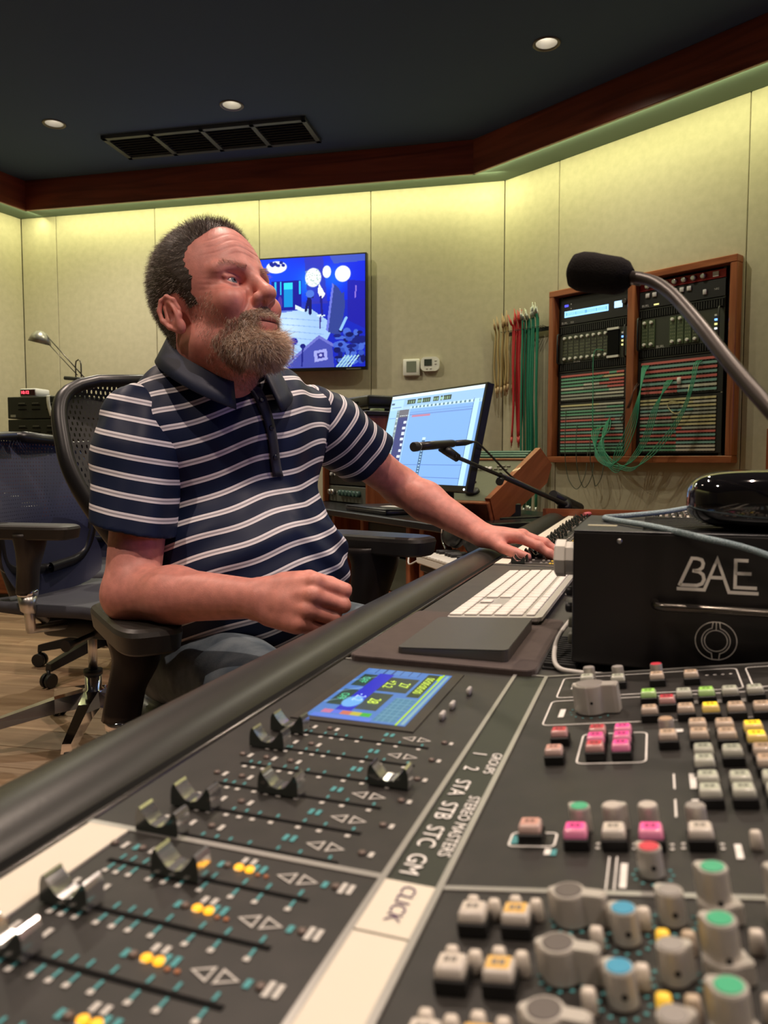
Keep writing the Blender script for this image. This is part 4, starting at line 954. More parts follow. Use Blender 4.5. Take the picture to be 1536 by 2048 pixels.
# patchbays: coloured designation strips over rows of jacks
PCOL = {'r': mat('strip_red', (0.62, 0.15, 0.13), 0.6), 'g': mat('strip_green', (0.16, 0.42, 0.27), 0.6), 't': mat('strip_teal', (0.20, 0.40, 0.36), 0.6), 'w': mat('strip_white', (0.62, 0.60, 0.50), 0.6), 'y': mat('strip_yellow', (0.62, 0.56, 0.30), 0.6), 's': mat('strip_grey', (0.38, 0.40, 0.34), 0.6)}
jack_mat = mat('jack_dark', (0.10, 0.10, 0.095), 0.4)
def patchbay(bay, z0, z1, rows, label):
    h = z1 - z0; t = unit('patchbay', label, 'patchbay', bay, z0, z1, rack_blk); n = len(rows); p = (h - 0.02) / n
    for i, row in enumerate(rows):
        z = h - 0.012 - (i + 0.5) * p; segs = row.split('|'); tot = sum(int(q[1:]) for q in segs); x = 0.020
        m_ = MB(); ms = []
        for k_, q in enumerate(segs):
            wd = 0.425 * int(q[1:]) / tot; m_.box((x + wd / 2, -0.002, z), (wd, 0.005, p * 0.56), k_); ms.append(PCOL[q[0]]); x += wd
        m_.build('designation_strip', ms, t)
        m_ = MB()
        for k_ in range(24): m_.box((0.020 + 0.425 * (k_ + 0.5) / 24, -0.001, z - p * 0.38), (0.008, 0.003, p * 0.2))
        tag(m_.build('jack_row', jack_mat, t), kind='stuff')
patchbay(0, 1.262, 1.435, ['r7|g1|r1', 'g6|y3', 'g7|r2', 'g3|w2|r3', 'w3|s3|r2', 'g7|w2', 's4|w3', 's7'], 'patchbay of eight coloured rows in left bay, above the tall one')
patchbay(0, 0.955, 1.260, ['y5|w3', 's6|g2', 'g4|s3', 'g7', 's5|t2', 'r7|s1', 't6', 'g5|s2', 'r7|s1', 't7', 'r6|r1', 'g7', 'r4|r3', 't6', 'g7', 'g7'], 'tall patchbay of sixteen coloured rows at the bottom of left bay')
patchbay(1, 1.262, 1.460, ['r7', 't7', 'r7', 'g5|t2', 'r7', 't7', 'r4|w4', 'r4|t4'], 'patchbay of eight red and green rows in right bay')
patchbay(1, 0.955, 1.260, ['y7', 'y5|w2', 's4|y3', 't5|s2', 's7', 'r3|y4', 's4|y4', 'g4|y4', 'r4|s3', 't4|r4', 'r4|t4', 'g4|r4', 'r4|t4', 'g4|w4', 'g4|w4'], 'tall patchbay of yellow and green rows at bottom of right bay')
MB().rbox((0, 0, 0), (0.020, 0.012, 0.034), 0.003, 1).build('white_marker', white_plastic, None, ray_wall(1358, 761, PA, NR, 0.030), ROT_R)
tag(bpy.data.objects['white_marker'], 'small white plastic marker on the right patchbay', 'marker')

# patch cords plugged between the bays
green_c = mat('green_cord', (0.035, 0.28, 0.16), 0.45); dark_c = mat('dark_cord', (0.03, 0.045, 0.03), 0.5); brown_c = mat('brown_cord', (0.10, 0.04, 0.025), 0.5); yel_c = mat('yellow_cord', (0.62, 0.55, 0.28), 0.5)
def cord(pts, off, mt, label, group, r=0.0025):
    P = [ray_wall(x, y, PA, NR, o_) for (x, y), o_ in zip(pts, off)]
    room_tube('patch_cord', P, r, mt, label, 'cable', 6, 36, group)
rnd = random.Random(3); OR2 = ['first', 'second', 'third', 'fourth', 'fifth']
for i in range(5):
    j = i * 3.0
    cord([(1286 + j, 731), (1283 + j * 0.6, 745), (1280 - j * 0.2, 790), (1272 - i * 4, 850), (1250 - i * 5, 905), (1222, 928 + i * 1.5), (1195 - i, 905 + i * 2), (1183 + i * 4, 868 - i * 2), (1190 + i * 5, 856 - i)],
         [0.022, 0.06, 0.10, 0.11, 0.12, 0.13, 0.11, 0.07, 0.022], green_c, 'green patch cord from the upper left corner of right bay, %s from the left' % OR2[i], 'green cords from the corner of the right bay')
for i in range(4):
    cord([(1336 + i * 3, 760), (1328 + i * 3, 772), (1316 - i * 3, 815), (1296 - i * 4, 880), (1262 - i * 5, 925 + i * 3), (1225, 930 + i * 4), (1205 - i * 3, 895), (1206 + i * 4, 860), (1212 + i * 3, 848 - i * 3)],
         [0.022, 0.055, 0.085, 0.10, 0.12, 0.13, 0.11, 0.06, 0.022], green_c, 'green patch cord from the middle of right patchbay, %s from the left' % OR2[i], 'green cords from the middle of the right bay')
for i in range(3):
    cord([(1404 - i * 4, 721), (1396 - i * 4, 730), (1388 - i * 3, 765), (1372 - i * 3, 815), (1345 - i * 5, 865), (1305 - i * 6, 912), (1262, 936 + i * 3), (1222, 918 + i * 4), (1203 + i * 2, 885), (1214 + i * 3, 842 - i * 4)],
         [0.022, 0.05, 0.075, 0.09, 0.10, 0.12, 0.13, 0.12, 0.09, 0.022], green_c, 'green patch cord from top right of right patchbay, %s from the right' % OR2[i], 'green cords from the right side of the right bay')
for i, x in enumerate((1130, 1152, 1180)):
    cord([(x + 2, 820 + i * 30), (x, 880), (x + 1, 925), (x + 8, 960), (x + 24 - i * 6, 978 - i * 3), (x + 40 - i * 8, 950), (x + 46 - i * 8, 900)], [0.022, 0.06, 0.08, 0.09, 0.09, 0.08, 0.03], dark_c, 'thin dark cord looping below the left bay, %s from the left' % OR2[i], 'thin dark cords below the left bay', 0.0022)
for i in range(3): cord([(1272 + i * 3, 764 + i * 2), (1266, 785), (1258 - i * 2, 815), (1246 - i * 3, 850 - i * 6)], [0.025, 0.06, 0.06, 0.025], brown_c, 'thin brown cord crossing the wooden mullion, %s from the left' % OR2[i], 'brown cords on the mullion', 0.0022)
cord([(1379, 770), (1374, 795), (1362, 822), (1347, 826), (1335, 812), (1342, 803), (1362, 806)], [0.024, 0.05, 0.05, 0.05, 0.05, 0.05, 0.024], yel_c, 'yellow patch cord curled on the right patchbay', None)
for i in range(2): cord([(1208, 700 + i * 50), (1188 - i, 706 + i * 50), (1186, 780), (1185 + i, 850), (1189, 900)], [0.022, 0.05, 0.06, 0.06, 0.024], green_c, 'green cord hanging straight down left bay, plugged in %s' % ('higher up', 'lower down')[i], 'straight green cords in the left bay', 0.0022)

# cables hung on the wall in three colours
hang = thing('cable_hanger', 'dark wall bracket with pegs holding the coloured cables', 'cable hanger', PA + TR * 0.06 + Vector((0, 0, 1.715)), ROT_R)
MB().box((0.16, -0.02, 0.0), (0.34, 0.014, 0.022)).build('rail', black_metal, hang)
for i in range(18): MB().tube([(0.0 + i * 0.0192, -0.02, 0.0), (0.0 + i * 0.0192, -0.095, 0.008)], 0.002, 6).build('peg', black_metal, hang)
ORD = ['first', 'second', 'third', 'fourth', 'fifth', 'sixth', 'seventh', 'eighth', 'ninth', 'tenth', 'eleventh', 'twelfth']
def hung(i0, n, x0, x1, zb, mt, cname, jm, top=1.735):
    for i in range(n):
        x = x0 + (x1 - x0) * (i + 0.5) / n + rnd.uniform(-0.002, 0.002); o_ = 0.045 + 0.04 * rnd.random(); zz = zb + rnd.uniform(-0.012, 0.02)
        P = lambda dx, oo, z: PA + TR * (x + dx) + NR * oo + Vector((0, 0, z))
        t_ = thing('hanging_cable', '%s audio cable on the wall bracket, %s from the left of its colour' % (cname, ORD[i]), 'cable', P(0, o_, zz), group='%s cables on the wall bracket' % cname)
        b_ = P(0, o_, zz); lean = rnd.uniform(-0.012, 0.012); w_ = rnd.uniform(0.006, 0.010)
        pts = [P(lean, o_ + 0.01, top + rnd.uniform(0.03, 0.07)), P(lean * 0.4, o_, top), P(0.0, o_ + 0.006, (top * 2 + zz) / 3), P(rnd.uniform(-0.008, 0.008), o_, (top + 2 * zz) / 3), P(rnd.uniform(-0.012, 0.012), o_, zz)]
        MB().tube([p - b_ for p in bez(pts, 20)], 0.0066, 6).build('cord', mt, t_)
        for e, f in ((0, 1), (-1, -2)):
            d = (pts[e] - pts[f]).normalized()
            MB().tube([pts[e] - b_ - d * 0.004, pts[e] - b_ + d * 0.030, pts[e] - b_ + d * 0.034, pts[e] - b_ + d * 0.062], [0.008, 0.0075, 0.0035, 0.0026], 6).build('plug', jm, t_)
hung(0, 9, -0.015, 0.135, 1.375, mat('tan_cable', (0.42, 0.30, 0.13), 0.5), 'tan', mat('tan_plug', (0.45, 0.30, 0.16), 0.4), 1.72)
hung(0, 7, 0.145, 0.212, 1.055, mat('red_cable', (0.50, 0.022, 0.03), 0.45), 'red', mat('red_plug', (0.55, 0.05, 0.05), 0.4), 1.73)
hung(0, 12, 0.220, 0.345, 0.62, mat('green_cable', (0.02, 0.20, 0.12), 0.45), 'green', mat('steel_plug', (0.40, 0.42, 0.38), 0.3, metal=0.7), 1.74)

# television on the back wall
tv = thing('television', 'large flat television on the back wall showing a blue-lit stage', 'television', PA + NB * 0.085 + TB * (0.885 + 0.675) + Vector((0, 0, 1.897)), ROT_B)
TW, TH = 1.35, 0.758
MB().rbox((0, 0.02, 0), (TW, 0.04, TH), 0.004, 1, smooth=False).build('housing', mat('tv_black', (0.010, 0.010, 0.011), 0.3), tv)
MB().box((0, 0.065, 0), (0.4, 0.05, 0.4)).build('wall_mount', black_metal, tv)
cv = Canvas(300, 168, (0.10, 0.16, 0.72))
# x here runs over the whole screen; the part seen in the photograph is the right 58 percent
def X(q): return 0.43 + 0.57 * q                       # q: 0..1 over the visible part (photo 525..730)
cv.rect(0, 0, 1, 0.40, (0.06, 0.16, 0.86))
for q, y, r, c, a in ((0.1, 0.12, 0.2, (0.05, 0.3, 1.0), .8), (0.48, 0.22, 0.12, (0.02, 0.55, 1.0), .8), (0.72, 0.20, 0.12, (0.05, 0.45, 1.0), .7), (0.3, 0.18, 0.2, (0.04, 0.30, 0.95), .6), (-0.4, 0.2, 0.3, (0.05, 0.3, 1.0), .6)): cv.glow(X(q), y, r, c, a)
cv.poly([(X(0.45), 0), (X(0.62), 0), (X(0.66), 0.42), (X(0.48), 0.42)], (0.22, 0.20, 0.66), .7); cv.poly([(X(0.68), 0), (X(1.0), 0), (X(1.0), 0.06), (X(0.72), 0.07)], (0.28, 0.36, 0.72), .8)
cv.poly([(0, 0.52), (X(0.15), 0.50), (X(0.50), 0.46), (X(0.72), 0.62), (X(0.66), 0.74), (X(0.42), 1.0), (0, 1.0)], (0.62, 0.76, 0.92))
cv.glow(X(0.28), 0.62, 0.16, (0.80, 0.90, 0.95), .8)
for i in range(9): cv.line(X(-0.1), 0.5 + 0.055 * i, X(0.62), 0.58 + 0.06 * i, 0.004, (0.48, 0.62, 0.86), .6)
cv.rect(X(0.14), 0.20, X(0.42), 0.47, (0.08, 0.10, 0.58)); cv.rect(X(0.26), 0.22, X(0.34), 0.44, (0.05, 0.55, 0.85)); cv.rect(X(0.26), 0.22, X(0.34), 0.28, (0.2, 0.85, 1.0))
for q in (0.17, 0.22, 0.40): cv.rect(X(q), 0.21, X(q + 0.016), 0.33, (0.15, 0.75, 1.0))
cv.ell(X(0.19), 0.075, 0.055, 0.055, (0.97, 0.98, 0.97)); cv.ell(X(0.53), 0.185, 0.042, 0.085, (0.95, 0.97, 0.95)); cv.ell(X(0.655), 0.14, 0.022, 0.055, (0.95, 0.97, 0.96)); cv.ell(X(0.80), 0.165, 0.040, 0.072, (0.98, 0.98, 0.95))
for i in range(14): cv.ell(X(0.13 + rnd.random() * 0.13), 0.035 + rnd.random() * 0.03, 0.008, 0.014, (0.06, 0.12, 0.55), .3, .9)
for i in range(40): cv.ell(X(0.46 + rnd.random() * 0.14), 0.11 + rnd.random() * 0.15, 0.004, 0.006, (0.6, 0.72, 0.7), .3, .6)
cv.poly([(X(0.585), 0.24), (X(0.64), 0.34), (X(0.60), 0.39), (X(0.57), 0.31)], (0.97, 0.98, 0.95)); cv.poly([(X(0.36), 0.42), (X(0.45), 0.47), (X(0.44), 0.49), (X(0.36), 0.46)], (0.85, 0.95, 1.0))
cv.poly([(X(0.715), 0.25), (X(0.755), 0.28), (X(0.79), 0.34), (X(0.81), 0.33), (X(0.82), 0.45), (X(0.775), 0.72), (X(0.66), 0.68)], (0.20, 0.26, 0.56)); cv.poly([(X(0.705), 0.24), (X(0.72), 0.26), (X(0.665), 0.68), (X(0.645), 0.66)], (0.42, 0.46, 0.85))
cv.poly([(X(0.84), 0.22), (X(1.0), 0.24), (X(1.0), 0.66), (X(0.84), 0.58)], (0.14, 0.12, 0.62), .8); cv.line(X(0.92), 0.28, X(0.91), 0.38, 0.006, (0.55, 0.45, 0.85))
cv.poly([(X(0.58), 0.72), (X(0.70), 0.80), (X(0.72), 1.0), (X(0.26), 1.0), (X(0.33), 0.94)], (0.27, 0.30, 0.66)); cv.line(X(0.58), 0.72, X(0.28), 0.96, 0.012, (0.42, 0.44, 0.78)); cv.line(X(0.58), 0.72, X(0.74), 0.82, 0.012, (0.42, 0.44, 0.78))
cv.poly([(X(0.53), 0.85), (X(0.65), 0.83), (X(0.66), 0.93), (X(0.54), 0.95)], (0.62, 0.64, 0.90)); cv.poly([(X(0.56), 0.87), (X(0.625), 0.86), (X(0.63), 0.91), (X(0.57), 0.92)], (0.22, 0.22, 0.55)); cv.ell(X(0.595), 0.888, 0.008, 0.012, (0.7, 0.7, 0.95))
cv.line(X(0.345), 0.76, X(0.335), 0.92, 0.007, (0.08, 0.10, 0.45)); cv.ell(X(0.345), 0.755, 0.022, 0.032, (0.07, 0.12, 0.62)); cv.ell(X(0.43), 0.80, 0.014, 0.022, (0.08, 0.10, 0.45)); cv.line(X(0.43), 0.8, X(0.42), 0.98, 0.008, (0.12, 0.14, 0.5))
for x0, y0, x1, y1 in ((0.49, 0.36, 0.46, 0.48), (0.50, 0.38, 0.50, 0.51), (0.47, 0.33, 0.52, 0.36)): cv.line(X(x0), y0, X(x1), y1, 0.012, (0.07, 0.08, 0.35))
cv.ell(X(0.50), 0.33, 0.022, 0.035, (0.30, 0.45, 0.85)); cv.ell(X(0.22), 0.40, 0.012, 0.06, (0.30, 0.22, 0.62)); cv.ell(X(0.60), 0.53, 0.022, 0.010, (0.85, 0.92, 0.95)); cv.line(X(0.60), 0.36, X(0.61), 0.52, 0.01, (0.12, 0.12, 0.5)); cv.line(X(0.595), 0.54, X(0.59), 0.64, 0.007, (0.25, 0.22, 0.55))
for i in range(60):
    q = 0.74 + rnd.random() * 0.25; y = 0.66 + rnd.random() * 0.30
    cv.ell(X(q), y, 0.010 + rnd.random() * 0.016, 0.012 + rnd.random() * 0.03, rnd.choice(((0.08, 0.10, 0.36), (0.10, 0.13, 0.45), (0.20, 0.30, 0.70), (0.28, 0.40, 0.80))))
for i in range(5): cv.line(X(0.74 + 0.03 * i), 1.0, X(0.82 + 0.03 * i), 0.9, 0.006, (0.65, 0.82, 0.88))
cv.poly([(X(0.74), 1.0), (X(0.80), 0.93), (X(0.84), 0.89), (X(0.87), 0.92), (X(0.82), 1.0)], (0.60, 0.80, 0.85), .55); cv.line(X(0.83), 0.56, X(0.78), 0.66, 0.012, (0.55, 0.75, 0.95))
put('screen', cv.mesh('screen', TW - 0.022, TH - 0.030, vcol_mat('tv_glow', 'paint', 0.25, emit=0.95)), tv, (0, -0.002, 0.004))
MB().box((TW / 2 - 0.09, -0.001, -TH / 2 + 0.006), (0.10, 0.003, 0.007)).build('brand_bar', alu, tv)

# thermostats
t = thing('thermostat', 'square white thermostat with grey display left of the rounded one', 'thermostat', PA + TB * 0.600 + NB * 0.001 + Vector((0, 0, 1.529)), ROT_B)
MB().rbox((0, -0.012, 0), (0.112, 0.024, 0.112), 0.008, 2).build('housing', white_plastic, t); MB().box((0.002, -0.0245, 0.004), (0.066, 0.002, 0.072)).build('display', mat('lcd_grey', (0.20, 0.22, 0.17), 0.25), t)
t = thing('thermostat', 'wide rounded white thermostat with small dark display and buttons', 'thermostat', PA + TB * 0.474 + NB * 0.001 + Vector((0, 0, 1.548)), ROT_B)
m = MB(); m.prism([(x, z) for x, z in rrect(0.124, 0.092, 0.030, 6)], 0, 0.028, M=Matrix.Rotation(R(90), 3, 'X')); m.build('housing', white_plastic, t)
MB().box((-0.012, -0.029, 0.010), (0.050, 0.003, 0.042)).build('display', mat('lcd_dark', (0.05, 0.06, 0.05), 0.2), t)
for x, z in ((0.038, 0.020), (0.038, 0.0), (-0.02, -0.030), (0.005, -0.030)): MB().rbox((x, -0.029, z), (0.013, 0.004, 0.008), 0.001, 1).build('button', mat('beige_button', (0.45, 0.43, 0.38), 0.5), t)

# wooden cabinet end by the right wall
t = thing('wood_cabinet', 'narrow upright cherry wood cabinet against the right wall edge', 'cabinet', PA + TR * 1.90 + NR * 0.20, ROT_R)
MB().rbox((0.1, 0, 0.53), (0.34, 0.32, 1.06), 0.004, 1, smooth=False).build('carcass', red_wood_z, t); MB().rbox((0.1, -0.166, 0.55), (0.30, 0.012, 0.94), 0.003, 1, smooth=False).build('door', red_wood_z, t); MB().rbox((0.2, -0.176, 0.6), (0.012, 0.014, 0.10), 0.003, 1).build('handle', alu, t)

# ---------------------------------------------------------------- side desk with hutch, screen and remote (faces the engineer)
DE = Vector((0.465, -0.885, 0)).normalized(); DI = Vector((0.885, 0.465, 0)).normalized(); DQ = Vector((-0.54, 4.02, 0)); DZ = 0.70
ROT_D = frame_basis(DE, DI, (0, 0, 1)).to_euler()
def dp(a, i, z): return DQ + DE * a + DI * i + Vector((0, 0, z))
desk = thing('side_desk', 'cherry wood side desk with black top left of the console', 'desk', DQ, ROT_D)
dark_top = mat('desk_top_black', (0.018, 0.018, 0.020), 0.25)
MB().rbox((0.80, 0.36, DZ - 0.014), (1.64, 0.74, 0.028), 0.004, 1, smooth=False).build('top', dark_top, desk)
for a in (0.0, 0.56, 0.86, 1.26, 1.36, 1.585): MB().rbox((a, 0.38, 0.335), (0.03, 0.66, 0.67), 0.003, 1, smooth=False).build('side_panel', red_wood_z, desk)
MB().rbox((0.79, 0.69, 0.335), (1.55, 0.02, 0.66), 0.003, 1, smooth=False).build('back_panel', red_wood, desk)
for a0, a1 in ((0.02, 0.54), (0.88, 1.24)):
    MB().rbox(((a0 + a1) / 2, 0.10, 0.60), (a1 - a0, 0.06, 0.12), 0.004, 1, smooth=False).build('equipment_front', rack_blk, desk)
    MB().rbox(((a0 + a1) / 2, 0.10, 0.46), (a1 - a0, 0.06, 0.14), 0.004, 1, smooth=False).build('equipment_front', mat('grey_green_unit', (0.07, 0.085, 0.065), 0.5), desk)
    for z in (0.09, 0.22, 0.335): MB().rbox(((a0 + a1) / 2, 0.065, z), (a1 - a0 + 0.01, 0.02, 0.105), 0.003, 1, smooth=False).build('drawer_front', red_wood, desk)
for z in (0.11, 0.23, 0.35, 0.50): MB().rbox((1.47, 0.065, z), (0.20, 0.02, 0.105), 0.003, 1, smooth=False).build('drawer_front', red_wood, desk)
# hutch full of rack gear
hut = thing('equipment_hutch', 'wooden equipment hutch standing on the side desk behind the man', 'equipment rack', dp(0.03, 0.25, DZ), ROT_D)
HZ = 0.43
for a in (0.0, 0.515): MB().rbox((a, 0.13, HZ / 2), (0.024, 0.30, HZ), 0.003, 1, smooth=False).build('side_panel', red_wood_z, hut)
MB().rbox((0.2575, 0.13, HZ + 0.010), (0.56, 0.32, 0.022), 0.003, 1, smooth=False).build('top', mat('hutch_top', (0.02, 0.017, 0.016), 0.4), hut)
MB().rbox((0.2575, 0.005, HZ - 0.02), (0.49, 0.012, 0.035), 0.002, 1, smooth=False).build('front_rail', mat('rail_dark_red', (0.05, 0.012, 0.010), 0.4), hut)
def hutch_unit(label, z0, z1, mt):
    t_ = thing('rack_unit', label, 'audio rack unit', dp(0.03, 0.25, DZ + z0), ROT_D)
    MB().rbox((0.2575, 0.13, (z1 - z0) / 2), (0.482, 0.25, z1 - z0 - 0.003), 0.002, 1, smooth=False).build('chassis', mt, t_); return t_
def onface(t_, nm, me, pts):
    for x, z in pts: put(nm, me, t_, (x, 0.005, z), (R(90), 0, 0))
t = hutch_unit('grey rack unit with a row of round knobs low in hutch', 0.004, 0.088, mat('rack_greygreen', (0.10, 0.105, 0.085), 0.45)); onface(t, 'knob', knob_m, [(0.05, 0.05), (0.09, 0.05)]); onface(t, 'knob', MB().lathe([(0.016, 0), (0.014, 0.018), (0.010, 0.020)], 12).mesh('knob', mat('teal_knob', (0.06, 0.13, 0.11), 0.4)), [(0.18 + i * 0.042, 0.048) for i in range(6)]); onface(t, 'led', MB().lathe([(0.004, 0), (0.003, 0.003)], 8).mesh('led', whitek), [(0.125, 0.05), (0.143, 0.05)])
t = hutch_unit('black rack unit with two white square buttons in hutch', 0.092, 0.262, rack_blk); onface(t, 'square_button', MB().rbox((0, 0, 0.004), (0.030, 0.030, 0.008), 0.002, 1).mesh('square_button', whitek), [(0.065, 0.095), (0.12, 0.095)]); onface(t, 'jack', knob_s, [(0.065, 0.055), (0.12, 0.055), (0.175, 0.055)]); onface(t, 'lamp', knob_s, [(0.075, 0.145)])
t = hutch_unit('rack unit with a pale label panel near top of hutch', 0.266, 0.395, rack_blk); MB().box((0.37, 0.004, 0.060), (0.085, 0.006, 0.098)).build('label_panel', mat('buff_label', (0.55, 0.46, 0.32), 0.7), t)
onface(t, 'lamp', MB().lathe([(0.005, 0), (0.004, 0.004)], 8).mesh('lamp', mat('pinkish_lamp', (0.6, 0.4, 0.36), 0.5)), [(0.20 + i * 0.027, 0.115) for i in range(9)])
MB().box((0.265, 0.004, 0.060), (0.075, 0.006, 0.085)).build('meter', mat('meter_red_dark', (0.10, 0.045, 0.035), 0.5), t)
# player and papers on the hutch
t = thing('disc_player', 'flat black disc player lying on top of the hutch', 'disc player', dp(0.03 + 0.235, 0.38, DZ + HZ + 0.036), ROT_D)
m = MB(); m.rbox((0, 0, 0.041), (0.43, 0.22, 0.052), 0.010, 2); m.build('body', mat('player_black', (0.022, 0.022, 0.018), 0.4), t)
MB().box((0.04, -0.111, 0.036), (0.14, 0.004, 0.010)).build('disc_slot', groove, t); MB().rbox((0.10, -0.02, 0.069), (0.05, 0.05, 0.008), 0.002, 1).build('button', black_plastic, t)
MB().rbox((0, 0.0, 0.0075), (0.40, 0.20, 0.014), 0.002, 1, smooth=False).build('base_tray', mat('tray_olive', (0.16, 0.15, 0.11), 0.6), t)
o = MB().box((0, 0, 0.007), (0.30, 0.21, 0.014)).build('paper_stack', paper, None, dp(0.23, 0.37, DZ + HZ + 0.0215), ROT_D); tag(o, 'thin stack of papers under the disc player', 'papers')
o = MB().lathe([(0.035, 0), (0.035, 0.012), (0.022, 0.012), (0.022, 0.0)], 18, cap=False).build('tape_roll', mat('green_tape', (0.22, 0.30, 0.12), 0.5), None, dp(0.52, 0.30, DZ + HZ + 0.0215)); tag(o, 'small roll of green tape on the hutch edge', 'tape')
# laptop-like black tray
t = thing('laptop', 'closed dark laptop lying on the side desk in front of the hutch', 'laptop', dp(0.93, 0.16, DZ), ROT_D)
MB().rbox((0, 0, 0.010), (0.38, 0.26, 0.016), 0.004, 2).build('base', mat('laptop_dark', (0.022, 0.023, 0.028), 0.32), t); MB().rbox((0, 0, 0.0215), (0.38, 0.26, 0.006), 0.002, 1).build('lid', mat('laptop_lid', (0.03, 0.032, 0.042), 0.3), t)
o = MB().box((0, 0, 0.0006), (0.12, 0.06, 0.0012)).build('paper_slip', mat('slip_white', (0.7, 0.7, 0.7), 0.6), None, dp(0.98, 0.15, DZ + 0.0246), (0, 0, R(-40))); tag(o, 'small white paper slip on the dark laptop', 'paper')

# computer screen on the desk, leaning back, turned to the engineer
PR, PL = Vector((0.333, 2.50, 0)), Vector((0.033, 3.03, 0)); me_ = (PR - PL).normalized(); mi_ = Vector((-me_.y, me_.x, 0))
if mi_.y < 0: mi_ = -mi_
lean = R(13); mx_ = me_; mz_ = (Vector((0, 0, 1)) * math.cos(lean) + mi_ * math.sin(lean)).normalized(); my_ = mz_.cross(mx_)
ctr = (PR + PL) / 2 + Vector((0, 0, 1.170)) - mz_ * 0.18
mon = thing('computer_monitor', 'black framed computer monitor showing a light blue audio editing window', 'monitor', ctr, frame_basis(mx_, my_, mz_).to_euler())
MB().rbox((0, 0.014, 0), (0.616, 0.028, 0.365), 0.003, 1, smooth=False).build('housing', mat('monitor_black', (0.010, 0.010, 0.010), 0.28), mon)
cv = Canvas(230, 136, (0.50, 0.68, 0.93))
cv.rect(0, 0, 1, 0.035, (0.85, 0.92, 0.97)); cv.rect(0, 0.035, 1, 0.13, (0.60, 0.76, 0.95)); cv.rect(0, 0.13, 1, 0.17, (0.66, 0.80, 0.93))
for x, w_ in ((0.20, 0.10), (0.32, 0.05), (0.38, 0.09), (0.50, 0.06), (0.58, 0.02), (0.61, 0.08)): cv.rect(x, 0.06, x + w_, 0.11, (0.22, 0.28, 0.26)); [cv.rect(x + w_ * k_ / 4, 0.07, x + w_ * k_ / 4 + 0.006, 0.10, (0.6, 0.75, 0.6)) for k_ in range(4)]
for i in range(34): cv.ell(0.26 + i * 0.0215, 0.15, 0.009, 0.014, (0.35, 0.48, 0.52) if i % 2 else (0.80, 0.92, 0.86))
cv.rect(0, 0.05, 0.16, 0.17, (0.68, 0.84, 0.99)); cv.rect(0.01, 0.08, 0.05, 0.10, (0.3, 0.4, 0.5)); cv.rect(0.02, 0.13, 0.14, 0.14, (0.4, 0.5, 0.7))
cv.rect(0, 0.17, 0.095, 1, (0.62, 0.80, 0.97)); cv.line(0.0, 0.26, 0.095, 0.26, 0.005, (0.45, 0.6, 0.8)); cv.rect(0.095, 0.17, 0.125, 1, (0.55, 0.62, 0.66))
for i in range(26): cv.rect(0.10, 0.20 + i * 0.029, 0.12, 0.213 + i * 0.029, rnd.choice(((0.85, 0.9, 0.9), (0.4, 0.5, 0.5), (0.7, 0.8, 0.75))))
cv.rect(0.125, 0.17, 0.245, 0.255, (0.42, 0.42, 0.46)); cv.rect(0.125, 0.255, 0.245, 0.80, (0.24, 0.27, 0.48)); cv.rect(0.125, 0.76, 0.245, 0.83, (0.22, 0.45, 0.28)); cv.rect(0.125, 0.83, 0.245, 0.92, (0.45, 0.46, 0.44))
for i in range(8): cv.rect(0.195 + rnd.random() * 0.02, 0.30 + i * 0.065, 0.24, 0.33 + i * 0.065, (0.85, 0.9, 0.95))
for i in range(5): cv.rect(0.145 + i * 0.022, 0.232, 0.158 + i * 0.022, 0.244, (0.9, 0.95, 0.95))
cv.rect(0.245, 0.17, 0.255, 0.93, (0.62, 0.78, 0.94)); cv.line(0.26, 0.21, 0.92, 0.21, 0.004, (0.44, 0.58, 0.82)); cv.line(0.26, 0.235, 0.92, 0.235, 0.004, (0.44, 0.58, 0.82)); cv.rect(0.29, 0.245, 0.50, 0.265, (0.80, 0.45, 0.52), .8)
cv.rect(0.465, 0.50, 0.498, 0.93, (0.24, 0.38, 0.52)); cv.rect(0.465, 0.50, 0.498, 0.53, (0.78, 0.90, 0.92))
for i in range(12): cv.rect(0.472, 0.55 + i * 0.031, 0.491, 0.565 + i * 0.031, (0.60, 0.76, 0.88))
cv.rect(0.925, 0.13, 0.975, 1, (0.72, 0.88, 0.99)); cv.line(0.925, 0.13, 0.925, 1, 0.005, (0.25, 0.36, 0.60))
for y in (0.80, 0.86, 0.875, 0.93): cv.line(0.26, y, 0.92, y, 0.003, (0.38, 0.52, 0.78))
put('screen', cv.mesh('screen', 0.594, 0.336, vcol_mat('monitor_glow', 'paint', 0.3, emit=1.0)), mon, (0, -0.0012, 0.006))
MB().lathe([(0.004, 0), (0.003, 0.002)], 8).build('power_light', emis('white_dot', (0.9, 0.95, 1), 2), mon, (0.292, -0.001, -0.174), (R(90), 0, 0))
sb = ctr + mi_ * 0.10; sb.z = DZ
inv = frame_basis(mx_, my_, mz_).inverted()
m = MB(); q0 = inv @ (sb - ctr); q1 = inv @ (sb + Vector((0, 0, 0.30)) - ctr)
m.tube([q0 + (inv @ Vector((0, 0, 0.01))), q1, Vector((0, 0.03, 0.02))], 0.02, 10); m.build('stand', black_plastic, mon)
m = MB(); m.lathe([(0.10, 0.0), (0.10, 0.006), (0.03, 0.012)], 24, q0, inv.to_3x3() if hasattr(inv, 'to_3x3') else inv); m.build('foot', black_plastic, mon)

